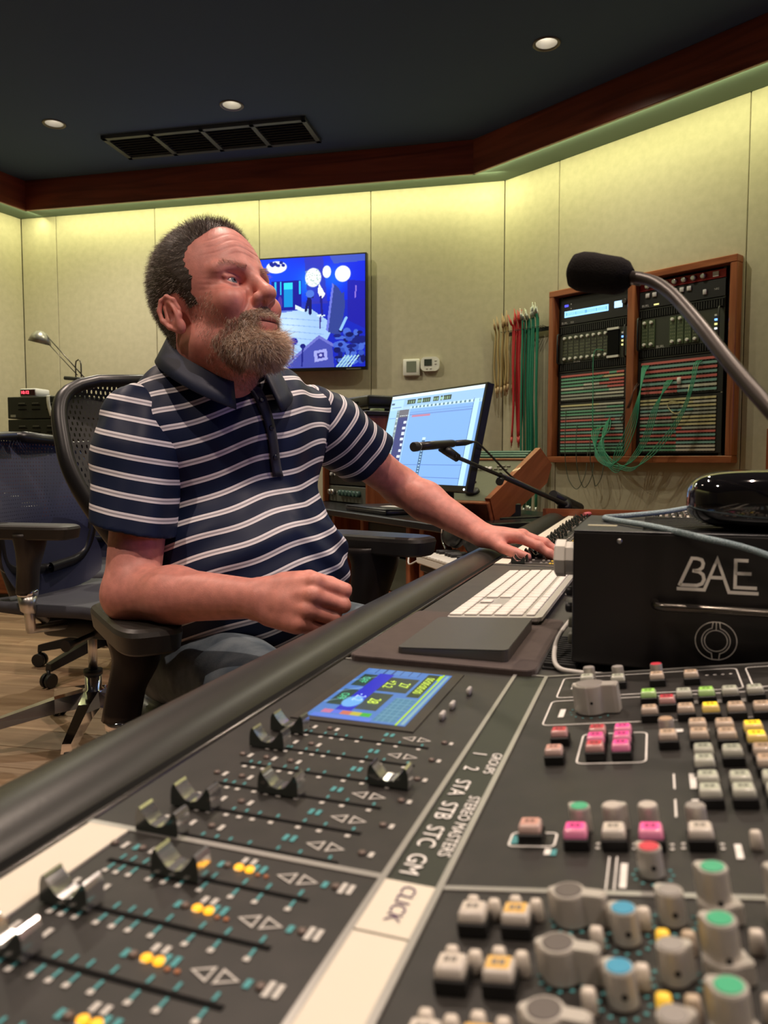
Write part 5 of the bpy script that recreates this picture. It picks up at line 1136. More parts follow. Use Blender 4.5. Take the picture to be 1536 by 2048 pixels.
# vintage remote: green sloped panel between cherry wood cheeks
RB = Vector((0.38, 2.80, 0.775)); RWd = Vector((0.80, -0.60, 0)).normalized(); RS = (Vector((0.6, 0.8, 0)).normalized() * 0.404 + Vector((0, 0, 0.185))).normalized(); RL = 0.445
ry = RS; rz_ = RWd.cross(RS).normalized()
rem = thing('remote_controller', 'green sloped remote panel with cherry wood cheeks beside the monitor', 'remote control', RB, frame_basis(RWd, RS, rz_).to_euler())
rgreen = mat('remote_green', (0.115, 0.130, 0.075), 0.5, var=(40, (0.14, 0.15, 0.09), 0.6))
def wedge(x, th): return MB().prism([(-0.004, -0.118), (RL + 0.004, -0.150), (RL + 0.075, -0.100), (RL + 0.004, 0.008), (-0.004, 0.008)], x - th / 2, x + th / 2, M=frame_basis((0, 1, 0), (0, 0, 1), (1, 0, 0)))
wedge(0.0, 0.022).build('wood_cheek', wood_mat('cheek_wood', (0.26, 0.062, 0.022), (0.40, 0.115, 0.045), 0.3, axis=1), rem)
wedge(-0.285, 0.022).build('wood_cheek', MATS['cheek_wood'], rem)
MB().box((-0.1425, RL / 2, -0.05), (0.263, RL, 0.09)).build('panel', rgreen, rem)
MB().rbox((-0.1425, -0.014, -0.045), (0.30, 0.022, 0.085), 0.003, 1, smooth=False).build('front_rail', MATS['cheek_wood'], rem)
MB().box((-0.1425, RL * 0.80, -0.001), (0.262, 0.008, 0.006)).build('divider', MATS['cheek_wood'], rem)
for i in range(3): MB().box((-0.1425, RL * 0.86 + i * 0.022, -0.001), (0.235, 0.012, 0.008)).build('display_strip', mat('remote_strip', (0.10, 0.22, 0.16), 0.4), rem)
for i in range(6): MB().rbox((-0.225 + i * 0.019, RL * 0.60, 0.0), (0.014, 0.020, 0.010), 0.002, 1).build('key', whitek, rem)
for i in range(9): MB().rbox((-0.235 + (i % 5) * 0.024, RL * (0.33 + 0.08 * (i // 5)), -0.002), (0.017, 0.010, 0.008), 0.001, 1).build('key', mat('key_dark_red', (0.22, 0.05, 0.04), 0.5) if i < 2 else black_plastic, rem)
for i in range(7): MB().rbox((-0.06 - (i % 4) * 0.022, RL * (0.60 + 0.06 * (i // 4)), -0.002), (0.014, 0.008, 0.007), 0.001, 1).build('key', mat('key_grey', (0.25, 0.24, 0.18), 0.5), rem)
MB().lathe([(0.028, 0), (0.026, 0.010), (0.018, 0.012)], 18).build('jog_wheel', black_plastic, rem, (-0.10, RL * 0.14, -0.004))
t = thing('remote_stand', 'dark pedestal carrying the green remote panel', 'stand', Vector((0.47, 2.98, DZ - 0.0)), ROT_D)
MB().rbox((0, 0, 0.003), (0.20, 0.20, 0.006), 0.002, 1, smooth=False).build('foot', black_metal, t); MB().rbox((0, 0, 0.028), (0.09, 0.09, 0.050), 0.004, 1, smooth=False).build('column', black_metal, t)

# small white music keyboard with headphones, on a low stand beside the console
KE = Vector((0.33, -0.944, 0)).normalized(); KI = Vector((0.944, 0.33, 0)).normalized(); KZ = 0.585; KO = Vector((0.112, 2.50, KZ))
ROT_K = frame_basis(KE, KI, (0, 0, 1)).to_euler()
midi = thing('music_keyboard', 'small white music keyboard with black keys beside the console armrest', 'music keyboard', KO, ROT_K)
MB().rbox((0.20, 0.105, 0.009), (0.44, 0.21, 0.026), 0.004, 1, smooth=False).build('body', white_plastic, midi)
wk = MB().rbox((0, 0, 0), (0.0215, 0.125, 0.012), 0.0015, 1).mesh('white_key', mat('ivory_key', (0.74, 0.72, 0.66), 0.3)); bk = MB().rbox((0, 0, 0), (0.012, 0.072, 0.016), 0.002, 1).mesh('black_key', black_plastic)
for i in range(18):
    put('white_key', wk, midi, (0.012 + i * 0.0232, 0.062, 0.025))
    if i % 7 not in (2, 6): put('black_key', bk, midi, (0.0236 + i * 0.0232, 0.090, 0.034))
for i in range(6): MB().lathe([(0.008, 0), (0.007, 0.010)], 10).build('dial', black_plastic, midi, (0.06 + i * 0.05, 0.17, 0.022))
t = thing('keyboard_stand', 'dark low stand under the white music keyboard', 'stand', KO - Vector((0, 0, KZ)), ROT_K)
MB().rbox((0.20, 0.11, KZ - 0.018), (0.42, 0.20, 0.020), 0.003, 1, smooth=False).build('top', black_metal, t)
for x in (0.02, 0.38):
    for y in (0.03, 0.19): MB().box((x, y, (KZ - 0.028) / 2), (0.025, 0.025, KZ - 0.028)).build('leg', black_metal, t)
hp = thing('headphones', 'black headphones with silver yoke lying on the white music keyboard', 'headphones', KO + KE * 0.02 + KI * 0.115 + Vector((0, 0, 0.034)), ROT_K)
cup = [(0.020, -0.012), (0.036, -0.010), (0.040, 0.004), (0.034, 0.016), (0.018, 0.020), (0.004, 0.021)]
M1 = Matrix.Rotation(R(70), 3, 'X') @ Matrix.Rotation(R(15), 3, 'Y')
MB().lathe(cup, 20, (0.0, 0.0, 0.055), M1).build('ear_cup', black_plastic, hp); MB().lathe([(0.038, -0.012), (0.041, -0.02), (0.036, -0.028), (0.02, -0.026)], 20, (0, 0, 0.055), M1).build('ear_pad', mat('pad_leatherette', (0.015, 0.015, 0.015), 0.55), hp)
MB().lathe(cup, 20, (0.12, 0.02, 0.05), Matrix.Rotation(R(-60), 3, 'Y')).build('ear_cup', black_plastic, hp); MB().lathe([(0.038, -0.012), (0.041, -0.02), (0.036, -0.028), (0.02, -0.026)], 20, (0.12, 0.02, 0.05), Matrix.Rotation(R(-60), 3, 'Y')).build('ear_pad', MATS['pad_leatherette'], hp)
MB().tube([(0.0 + 0.044 * math.cos(a), -0.022, 0.055 + 0.044 * math.sin(a)) for a in [R(20 + 20 * i) for i in range(13)]], 0.0036, 8).build('yoke', chrome, hp)
MB().tube(bez([(0.0, 0.01, 0.10), (-0.03, 0.07, 0.11), (0.03, 0.13, 0.08), (0.10, 0.11, 0.07), (0.13, 0.04, 0.09)], 24), 0.009, 8, flat=0.5).build('headband', black_plastic, hp)
room_tube('headphone_cable', [KO + KE * -0.02 + KI * 0.02 + Vector((0, 0, 0.012)), KO + KE * -0.08 + KI * 0.0 + Vector((0, 0, -0.015)), KO + KE * -0.16 + KI * 0.03 + Vector((0, 0, 0.005)), KO + KE * -0.20 + KI * 0.06 + Vector((0, 0, 0.05))], 0.0028, white_cable, 'white cable leaving the corner of the music keyboard', 'cable')

# microphone on a boom stand beyond the end of the console
MSB = Vector((0.745, 3.02, 0)); mic_c = atp(1132, 1003, 2.95)
ms = thing('microphone_stand', 'black boom microphone stand reaching in front of the monitor', 'microphone stand', MSB)
tip = atp(908, 912, 2.30); tail = atp(1205, 1042, 3.16)
MB().tube([(0, 0, 0.02), Vector((0, 0, mic_c.z - 0.01))], 0.011, 10).build('pole', black_metal, ms)
MB().tube([tip - MSB, atp(1010, 955, 2.58) - MSB], 0.0062, 10).build('boom', black_metal, ms); MB().tube([atp(1000, 950, 2.56) - MSB, tail - MSB], 0.0092, 10).build('boom_sleeve', black_metal, ms)
MB().tube([atp(1106, 990, 2.88) - MSB, atp(1160, 1016, 3.03) - MSB], 0.019, 12).build('grip', black_plastic, ms)
cj = atp(1003, 954, 2.565) - MSB; MB().tube([cj + Vector((-0.01, -0.02, -0.016)), cj + Vector((0.0, 0.012, -0.004))], 0.013, 12).build('clutch_knob', black_plastic, ms)
cj = atp(1130, 1012, 2.93) - MSB; MB().lathe([(0.010, -0.025), (0.026, -0.018), (0.026, 0.014), (0.012, 0.024)], 14, cj, Matrix.Rotation(R(70), 3, 'X')).build('tilt_clutch', black_plastic, ms)
for i in range(3):
    a = R(40 + 120 * i); MB().tube([(0, 0, 0.12), (0.26 * math.cos(a), 0.26 * math.sin(a), 0.012)], 0.008, 8).build('leg', black_metal, ms)
ma, mb = atp(826, 894, 2.18), atp(945, 884, 2.42); ax = (mb - ma).normalized(); Lm = (mb - ma).length; Q = ax.to_track_quat('Z', 'Y').to_matrix()
mic = thing('pencil_microphone', 'slim black microphone clipped to boom tip in front of monitor', 'microphone', ma)
MB().lathe([(0.0125, 0), (0.0138, 0.002), (0.0138, 0.020), (0.0125, 0.021), (0.0125, 0.023)], 20, M=Q).build('head_grille', mat('mic_grille', (0.02, 0.02, 0.02), 0.5, bump=(2500, 0.6, 0.0006)), mic)
MB().lathe([(0.0126, 0.023), (0.0126, 0.026)], 20, M=Q).build('ring', alu, mic)
MB().lathe([(0.0120, 0.026), (0.0128, 0.10), (0.0125, Lm * 0.62), (0.0105, Lm * 0.66)], 20, M=Q).build('body', mat('mic_body', (0.035, 0.03, 0.027), 0.35, metal=0.5), mic)
MB().lathe([(0.0092, Lm * 0.64), (0.0098, Lm * 0.86), (0.006, Lm * 0.95), (0.004, Lm)], 14, M=Q).build('connector', black_plastic, mic)
cl = ma.lerp(mb, 0.55)
o = MB().tube([cl - ma + Vector((-0.02, 0, -0.010)), (tip + Vector((-0.016, 0, 0.012))) - ma, (tip + Vector((0.012, 0.02, -0.006))) - ma], [0.013, 0.015, 0.013], 12).build('clip', black_plastic, mic)
room_tube('microphone_cable', [mb + ax * -0.01, mb + ax * 0.03 + Vector((0, 0, -0.006)), atp(985, 915, 2.52), atp(1025, 955, 2.66), atp(1062, 975, 2.78), atp(1100, 996, 2.90), atp(1125, 1015, 2.97)], 0.0035, mat('mic_cable', (0.03, 0.028, 0.02), 0.5), 'thin dark cable following the microphone boom', 'cable')
o = MB().tube([(0, 0, 0), (0.03, 0.012, 0.004), (0.05, 0.02, 0.0)], [0.007, 0.008, 0.004], 8).build('pen', [mat('pen_pink', (0.75, 0.16, 0.18), 0.4)], None, cw(-0.235, 2.79, DESK + 0.008)); tag(o, 'pink-capped pen lying at the far end of the console', 'pen')

# ---------------------------------------------------------------- cabinet with amplifiers at the left back
CB = Vector((-1.93, 4.72, 0)); ROT_C = ROT_B
cab = thing('credenza', 'long low cherry wood credenza along the back wall', 'cabinet', CB + NB * -0.05, ROT_C)
CZ = 1.03
for z0, z1, mt, nm in ((0.08, CZ - 0.03, red_wood, 'carcass'),): MB().rbox((0.25, 0.16, (z0 + z1) / 2), (1.7, 0.50, z1 - z0), 0.004, 1, smooth=False).build(nm, mt, cab)
MB().rbox((0.25, 0.15, CZ - 0.014), (1.74, 0.54, 0.03), 0.004, 1, smooth=False).build('top', red_wood, cab); MB().box((0.25, 0.16, 0.04), (1.62, 0.44, 0.08)).build('plinth', black_plastic, cab)
for i in range(3):
    for z, h in ((0.82, 0.26), (0.52, 0.28), (0.22, 0.26)):
        d_ = MB().rbox((0, 0, 0), (0.53, 0.018, h), 0.003, 1, smooth=False).build('drawer_front', red_wood, cab, (-0.30 + i * 0.55, -0.098, z)); MB().rbox((0, -0.016, 0.05), (0.12, 0.014, 0.012), 0.003, 1).build('handle', black_metal, d_)
for i, lab in enumerate(('dark amplifier at bottom of the pair under the lamp', 'dark amplifier on top of the pair, under the clock')):
    t = thing('power_amplifier', lab, 'amplifier', CB + Vector((0, 0, CZ + 0.002 + i * 0.138)), ROT_C)
    MB().rbox((-0.11, 0.12, 0.068), (0.52, 0.36, 0.132), 0.004, 1, smooth=False).build('chassis', mat('amp_green_black', (0.024, 0.027, 0.020), 0.5), t)
    pass
    for x in (-0.265, -0.17, -0.07, 0.04):
        MB().box((x - 0.004, -0.062, 0.094), (0.040, 0.004, 0.004)).build('printed_mark', mat('mark_pale', (0.22, 0.23, 0.19), 0.6), t)
        for z in (0.082, 0.056): MB().box((x, -0.062, z), (0.055, 0.004, 0.006)).build('vent_slot', groove, t)
    MB().box((-0.33, -0.062, 0.018), (0.032, 0.004, 0.014)).build('nameplate', mat('plate_pale', (0.45, 0.45, 0.38), 0.5), t)
ATOP = CZ + 0.002 + 0.138 + 0.134
t = thing('desk_clock', 'small white box clock with red glowing digits on the amplifiers', 'clock', CB + TB * 0.235 + NB * 0.03 + Vector((0, 0, ATOP)), ROT_C)
MB().rbox((0, 0.05, 0.026), (0.115, 0.13, 0.050), 0.005, 1).build('housing', white_plastic, t); MB().box((0, -0.016, 0.026), (0.10, 0.004, 0.036)).build('face', mat('clock_face', (0.05, 0.006, 0.008), 0.2), t)
put('lettering', text_mesh('10:12', 0.026, emis('red_digits', (1.0, 0.05, 0.08), 5.0)), t, (-0.018, -0.0185, 0.026), (R(90), 0, 0))
o = MB().tube(bez([(0, 0, 0.003), (0.02, -0.12, 0.003), (0.022, -0.135, -0.01), (0.028, -0.138, -0.06), (0.045, -0.139, -0.118)], 16), 0.011, 8, flat=0.12).build('paper_tape', mat('tape_white', (0.75, 0.75, 0.66), 0.6), None, CB + TB * 0.10 + NB * 0.005 - NB * 0.07 + Vector((0, 0, ATOP + 0.001)), ROT_C); tag(o, 'white paper tape hanging over the amplifier fronts', 'tape')
lamp = thing('desk_lamp', 'balanced-arm desk lamp with a domed head on the amplifiers', 'desk lamp', CB + TB * -0.01 + NB * -0.10 + Vector((0, 0, ATOP)), ROT_C)
lm_ = mat('lamp_metal', (0.10, 0.09, 0.075), 0.35, metal=0.8)
MB().lathe([(0.052, 0), (0.052, 0.045), (0.045, 0.052), (0.01, 0.054)], 20).build('base', black_plastic, lamp)
MB().tube([(-0.012, 0, 0.05), (-0.012, 0, 0.20), (-0.008, 0, 0.225), (0.008, 0, 0.235), (0.022, 0, 0.225), (0.026, 0, 0.20), (0.026, 0, 0.05)], 0.0042, 8).build('post', lm_, lamp)
MB().tube([(-0.09, 0, 0.125), (0.08, 0, 0.110)], 0.012, 12).build('counterweight', black_plastic, lamp)
MB().tube([(0.095, 0.0, 0.075), (-0.215, 0, 0.395)], 0.004, 8).build('arm', lm_, lamp); MB().tube([(0.0, 0.0, 0.14), (-0.225, 0, 0.365)], 0.003, 8).build('lower_arm', lm_, lamp)
MB().lathe([(0.012, 0.075), (0.03, 0.07), (0.055, 0.045), (0.068, 0.0), (0.064, 0.0)], 22, (-0.262, 0, 0.345), Matrix.Rotation(R(14), 3, 'Y'), cap=False).build('shade', mat('lamp_shade', (0.30, 0.29, 0.24), 0.35, metal=0.6), lamp)

# ---------------------------------------------------------------- office chairs (local +y = forward, origin on the floor under the column)
def mesh_fabric(name, col, see=0.45):
    if name in MATS: return MATS[name]
    m = bpy.data.materials.new(name); m.use_nodes = True; MATS[name] = m; nt = m.node_tree; b = nt.nodes['Principled BSDF']
    b.inputs['Base Color'].default_value = (*col, 1); b.inputs['Roughness'].default_value = 0.55; b.inputs['Sheen Weight'].default_value = 0.15
    tc = nt.nodes.new('ShaderNodeTexCoord'); sx = nt.nodes.new('ShaderNodeSeparateXYZ'); nt.links.new(tc.outputs['Object'], sx.inputs[0])
    def wave(sock, k):
        a = nt.nodes.new('ShaderNodeMath'); a.operation = 'MULTIPLY'; a.inputs[1].default_value = k; nt.links.new(sock, a.inputs[0])
        s_ = nt.nodes.new('ShaderNodeMath'); s_.operation = 'SINE'; nt.links.new(a.outputs[0], s_.inputs[0]); return s_.outputs[0]
    mu = nt.nodes.new('ShaderNodeMath'); mu.operation = 'MULTIPLY'; nt.links.new(wave(sx.outputs[0], 520), mu.inputs[0]); nt.links.new(wave(sx.outputs[2], 260), mu.inputs[1])
    gt = nt.nodes.new('ShaderNodeMath'); gt.operation = 'GREATER_THAN'; gt.inputs[1].default_value = 1 - see * 1.6; nt.links.new(mu.outputs[0], gt.inputs[0])
    inv_ = nt.nodes.new('ShaderNodeMath'); inv_.operation = 'SUBTRACT'; inv_.inputs[0].default_value = 1.0; nt.links.new(gt.outputs[0], inv_.inputs[1])
    nt.links.new(inv_.outputs[0], b.inputs['Alpha']); return m
MESH_BLACK = mesh_fabric('chair_mesh_black', (0.018, 0.018, 0.020), 0.32); MESH_NAVY = mesh_fabric('chair_mesh_navy', (0.022, 0.027, 0.075), 0.10)
frame_blk = mat('chair_frame', (0.009, 0.009, 0.010), 0.38, bump=(600, 0.1, 0.0003))
pad_leather = mat('arm_pad', (0.024, 0.021, 0.018), 0.42, spec=0.5, bump=(350, 0.25, 0.0005))
def star_base(t, n_leg_mat, a0=0.0, rr=0.30):
    for i in range(5):
        a = a0 + 2 * math.pi * i / 5; c, s_ = math.cos(a), math.sin(a)
        M = frame_basis((c, s_, 0), (-s_, c, 0), (0, 0, 1))
        m = MB(); P = [(0.03, 0.030, 0.115, 0.165), (0.12, 0.024, 0.105, 0.150), (rr, 0.017, 0.068, 0.098)]
        vs = []
        for x, hw, z0, z1 in P: vs += [M @ Vector((x, -hw, z0)), M @ Vector((x, hw, z0)), M @ Vector((x, hw * 0.75, z1)), M @ Vector((x, -hw * 0.75, z1))]
        fs = []
        for k_ in range(2):
            b = k_ * 4; fs += [(b, b + 4, b + 5, b + 1), (b + 1, b + 5, b + 6, b + 2), (b + 2, b + 6, b + 7, b + 3), (b + 3, b + 7, b + 4, b)]
        fs += [(0, 1, 2, 3), (8, 11, 10, 9)]; m.add(vs, fs, 0); lg = m.build('base_leg', n_leg_mat, t)
        m = MB()
        for s2 in (-1, 1): m.lathe([(0.028, -0.008), (0.030, -0.005), (0.030, 0.005), (0.028, 0.008)], 16, (rr * c - s_ * 0.013 * s2, rr * s_ + c * 0.013 * s2, 0.030), frame_basis((0, 0, 1), (c, s_, 0), (-s_, c, 0)))
        m.tube([(rr * c, rr * s_, 0.03), (rr * c, rr * s_, 0.072)], 0.008, 8); m.build('caster', black_plastic, t)
def chair_back(t, w_, z0, z1, yb, fabric, lean=R(14), waist=0.40):
    """curved mesh back inside a moulded rim; returns nothing"""
    nz, nx = 48, 18; H = z1 - z0
    def half(tt):                                   # half width over the height
        u_ = min(1.0, tt / 0.72); return w_ * (waist + (0.50 - waist) * u_ * u_ * (3 - 2 * u_)) * max(1e-3, 1 - abs(2 * tt - 1) ** 9) ** 0.42 + 0.012
    def pt(sx, tt):
        hw = half(tt); x = sx * hw; y = yb - math.tan(lean) * H * tt + 0.045 * math.sin(math.pi * tt * 1.1) + 0.06 * sx * sx
        return Vector((x, y, z0 + H * tt))
    m = MB(); vs = [pt(-1 + 2 * i / nx, j / nz) for j in range(nz + 1) for i in range(nx + 1)]
    fs = [(j * (nx + 1) + i, j * (nx + 1) + i + 1, (j + 1) * (nx + 1) + i + 1, (j + 1) * (nx + 1) + i) for j in range(nz) for i in range(nx)]
    m.add(vs, fs, 0, True); m.build('back_mesh', fabric, t)
    rim = [pt(-1, j / nz) for j in range(nz + 1)] + [pt(-1 + 2 * i / nx, 1) for i in range(1, nx)] + [pt(1, j / nz) for j in range(nz, -1, -1)] + [pt(1 - 2 * i / nx, 0) for i in range(1, nx)]
    m = MB(); m.tube(rim + [rim[0]], 0.0135, 10, flat=1.3, cap=False); m.build('back_rim', frame_blk, t)
    m = MB(); m.tube(bez([(0, yb - 0.05, z0 - 0.10), (0, yb - 0.10, z0 + H * 0.15), (0, yb - math.tan(lean) * H * 0.55 - 0.02, z0 + H * 0.55)], 12), 0.022, 10, flat=1.6); m.build('back_spine', frame_blk, t)
    if waist < 0.3: m = MB(); m.rbox((0, yb - 0.05, z0 + H * 0.30), (w_ * 0.5, 0.02, 0.11), 0.009, 2); m.build('lumbar_pad', frame_blk, t)
def chair_seat(t, z, w_=0.50, d_=0.46, mt=None):
    nx, ny = 14, 14; vs = []
    def pt(i, j, dz=0):
        sx, sy = -1 + 2 * i / nx, -1 + 2 * j / ny
        k_ = 1 - 0.10 * sy * sy * abs(sx) - 0.10 * max(0, -sy)
        return Vector((sx * w_ / 2 * k_, sy * d_ / 2, z + 0.018 * sx * sx - 0.02 * max(0, sy - 0.5) ** 2 * 4 + dz))
    m = MB(); top = [pt(i, j) for j in range(ny + 1) for i in range(nx + 1)]; bot = [pt(i, j, -0.035) * 1.0 for j in range(ny + 1) for i in range(nx + 1)]
    f = [(j * (nx + 1) + i, j * (nx + 1) + i + 1, (j + 1) * (nx + 1) + i + 1, (j + 1) * (nx + 1) + i) for j in range(ny) for i in range(nx)]
    n = len(top); rim = [i for i in range(nx)] + [nx + j * (nx + 1) for j in range(ny)] + [ny * (nx + 1) + nx - i for i in range(nx)] + [(ny - j) * (nx + 1) for j in range(ny)]
    m.add(top + bot, f + [tuple(reversed([q + n for q in fc])) for fc in f] + [(rim[k_], rim[k_] + n, rim[(k_ + 1) % len(rim)] + n, rim[(k_ + 1) % len(rim)]) for k_ in range(len(rim))], 0, True)
    m.build('seat', mt or frame_blk, t)
def arm_pad_mesh():
    m = MB(); n = 28; o_ = []
    for i in range(n):
        a = 2 * math.pi * i / n; c, s_ = math.cos(a), math.sin(a)
        o_.append((0.054 * math.copysign(abs(c) ** 0.45, c) * (1.0 - 0.10 * s_), 0.145 * math.copysign(abs(s_) ** 0.35, s_)))
    for z0, z1, k0, k1 in ((-0.040, -0.036, 0.86, 0.93), (-0.036, -0.010, 0.93, 1.0), (-0.010, -0.003, 1.0, 0.96), (-0.003, 0.001, 0.96, 0.84)):
        lo = [(x * k0 - (1 - k0) * 0, y * (1 - (1 - k0) * 0.5), z0) for x, y in o_]; hi = [(x * k1, y * (1 - (1 - k1) * 0.5), z1) for x, y in o_]
        m.add(lo + hi, [(j, (j + 1) % n, n + (j + 1) % n, n + j) for j in range(n)], 0, True)
    m.add([(x * 0.84, y * 0.92, 0.001) for x, y in o_], [tuple(range(n))], 0, True); m.add([(x * 0.86, y * 0.93, -0.040) for x, y in o_], [tuple(reversed(range(n)))], 0, True)
    return m.mesh('arm_pad', pad_leather)
ARM_PAD = arm_pad_mesh()
def arm(t, px, py, pz, yaw, foot, ring=True, w0=0.034, w1=0.022):
    """pad centre, its heading, and the foot of the post, all in chair coordinates"""
    put('arm_pad', ARM_PAD, t, (px, py, pz), (0, 0, yaw))
    m = MB(); P = bez([Vector((px, py, pz - 0.026)), Vector((px, py, pz - 0.075)), Vector((px, py, pz - 0.04)).lerp(Vector(foot), 0.6), Vector(foot)], 12); k_ = len(P)
    m.tube(P, [w0 + (w1 - w0) * min(1, 1.6 * i / (k_ - 1)) for i in range(k_)], 14, flat=1.5); m.build('arm_post', mat('post_brown_black', (0.018, 0.013, 0.011), 0.42), t)
    if ring:
        f = Vector(foot); m = MB(); m.lathe([(w1 + 0.004, 0.0), (w1 + 0.005, 0.012), (w1 + 0.003, 0.016)], 18, f - Vector((0, 0, 0.012))); m.build('chrome_ring', chrome, t)
        m = MB(); m.tube([f - Vector((0, 0, 0.012)), f - Vector((0, 0, 0.045)), f - Vector((px * 0.25, 0, 0.10))], [w1 + 0.003, w1 - 0.002, 0.014], 14); m.build('arm_bracket', alu, t)
def column(t, zs, mt=chrome):
    m = MB(); m.lathe([(0.034, 0.10), (0.034, 0.165), (0.027, 0.17), (0.027, 0.215)], 18); m.build('column_hub', mt, t)
    MB().lathe([(0.030, 0.215), (0.031, 0.222), (0.030, 0.232)], 18).build('column_collar', black_plastic, t); MB().lathe([(0.0145, 0.23), (0.0145, zs - 0.08)], 14).build('gas_column', alu, t)
    MB().rbox((0, 0.0, zs - 0.085), (0.17, 0.26, 0.07), 0.02, 2).build('tilt_mechanism', frame_blk, t)
    MB().tube([(0.06, 0.06, zs - 0.10), (0.19, 0.07, zs - 0.105), (0.225, 0.07, zs - 0.105)], [0.008, 0.010, 0.018], 12).build('tilt_knob', black_plastic, t)

# the engineer's own chair
MCH = Vector((-0.285, 1.585, 0)); MFW = Vector((0.67, -0.742, 0)).normalized(); MLF = Vector((0.742, 0.67, 0)).normalized()
rotm = math.atan2(MFW.y, MFW.x) - math.pi / 2
def inch(p):                                            # room to chair coordinates
    d = Vector(p) - MCH; R_ = Vector((MFW.y, -MFW.x, 0)); return Vector((d.dot(R_), d.dot(MFW), Vector(p).z))
ch1 = thing('office_chair', 'black mesh office chair the man is sitting on', 'office chair', MCH, (0, 0, rotm), 'mesh office chairs')
star_base(ch1, frame_blk, R(20)); column(ch1, 0.44, black_plastic); chair_seat(ch1, 0.445)
MB().tube(bez([(-0.26, 0.02, 0.41), (-0.24, 0.20, 0.40), (0, 0.25, 0.385), (0.24, 0.20, 0.40), (0.26, 0.02, 0.41)], 20), 0.022, 10).build('seat_frame', frame_blk, ch1)
chair_back(ch1, 0.53, 0.52, 1.105, -0.235, MESH_BLACK, R(13), 0.16)
near_c = inch((-0.412, 1.262, 0.666)); far_c = inch((-0.022, 1.695, 0.757))
yaw_w = lambda d: math.atan2(d[1], d[0]) - math.pi / 2 - rotm
f1 = inch((-0.440, 1.262, 0.485)); f2 = inch((-0.055, 1.70, 0.50))
arm(ch1, near_c.x, near_c.y, near_c.z, yaw_w((0.50, -0.87)), f1)
arm(ch1, far_c.x, far_c.y, far_c.z, yaw_w((0.25, -0.17)), f2, False, 0.05, 0.03)
for f in (f1, f2): MB().tube([(f.x, f.y, 0.42), (f.x * 0.75, f.y * 0.4, 0.40), (0.0, -0.05, 0.385)], 0.016, 10).build('arm_yoke', frame_blk, ch1)

# empty chairs at the left
def empty_chair(label, loc, heading, base_mat, fabric, a0, arms=True):
    t = thing('office_chair', label, 'office chair', loc, (0, 0, heading - math.pi / 2), 'mesh office chairs')
    star_base(t, base_mat, a0, 0.32); column(t, 0.47)
    chair_seat(t, 0.475, 0.52, 0.48, mat('seat_blue_grey', (0.045, 0.047, 0.062), 0.7, bump=(700, 0.3, 0.0004))); chair_back(t, 0.50, 0.56, 1.00, -0.23, fabric, R(10))
    m = MB(); vs = []                                    # rounded lower back shell
    for i in range(13):
        for j in range(13):
            a, b = -1 + i / 6, -1 + j / 6; q = math.sqrt(max(0, 1 - (a * a * 0.82) ** 2)); vs.append((a * 0.24 * (1 - 0.12 * b * b), -0.20 - 0.02 * b + 0.07 * a * a, 0.60 + b * 0.125 * q))
    m.add(vs, [(i * 13 + j, (i + 1) * 13 + j, (i + 1) * 13 + j + 1, i * 13 + j + 1) for i in range(12) for j in range(12)], 0, True); m.build('lower_back', mat('lower_back_navy', (0.016, 0.018, 0.045), 0.55), t)
    if arms:
        for s_ in (-1, 1):
            arm(t, s_ * 0.30, 0.02, 0.735, s_ * 0.08, (s_ * 0.27, -0.02, 0.535), True, 0.040, 0.026)
            MB().tube([(s_ * 0.27, -0.02, 0.53), (s_ * 0.26, -0.02, 0.42), (s_ * 0.10, -0.03, 0.40)], 0.016, 10).build('arm_yoke', alu, t)
    return t
empty_chair('empty navy mesh chair with polished star base at the left edge', (-0.96, 2.50, 0), R(-15), chrome, MESH_NAVY, R(22))
empty_chair('dark empty chair behind, between the left chair and the man', (-1.22, 3.35, 0), R(-75), black_plastic, MESH_BLACK, R(50))

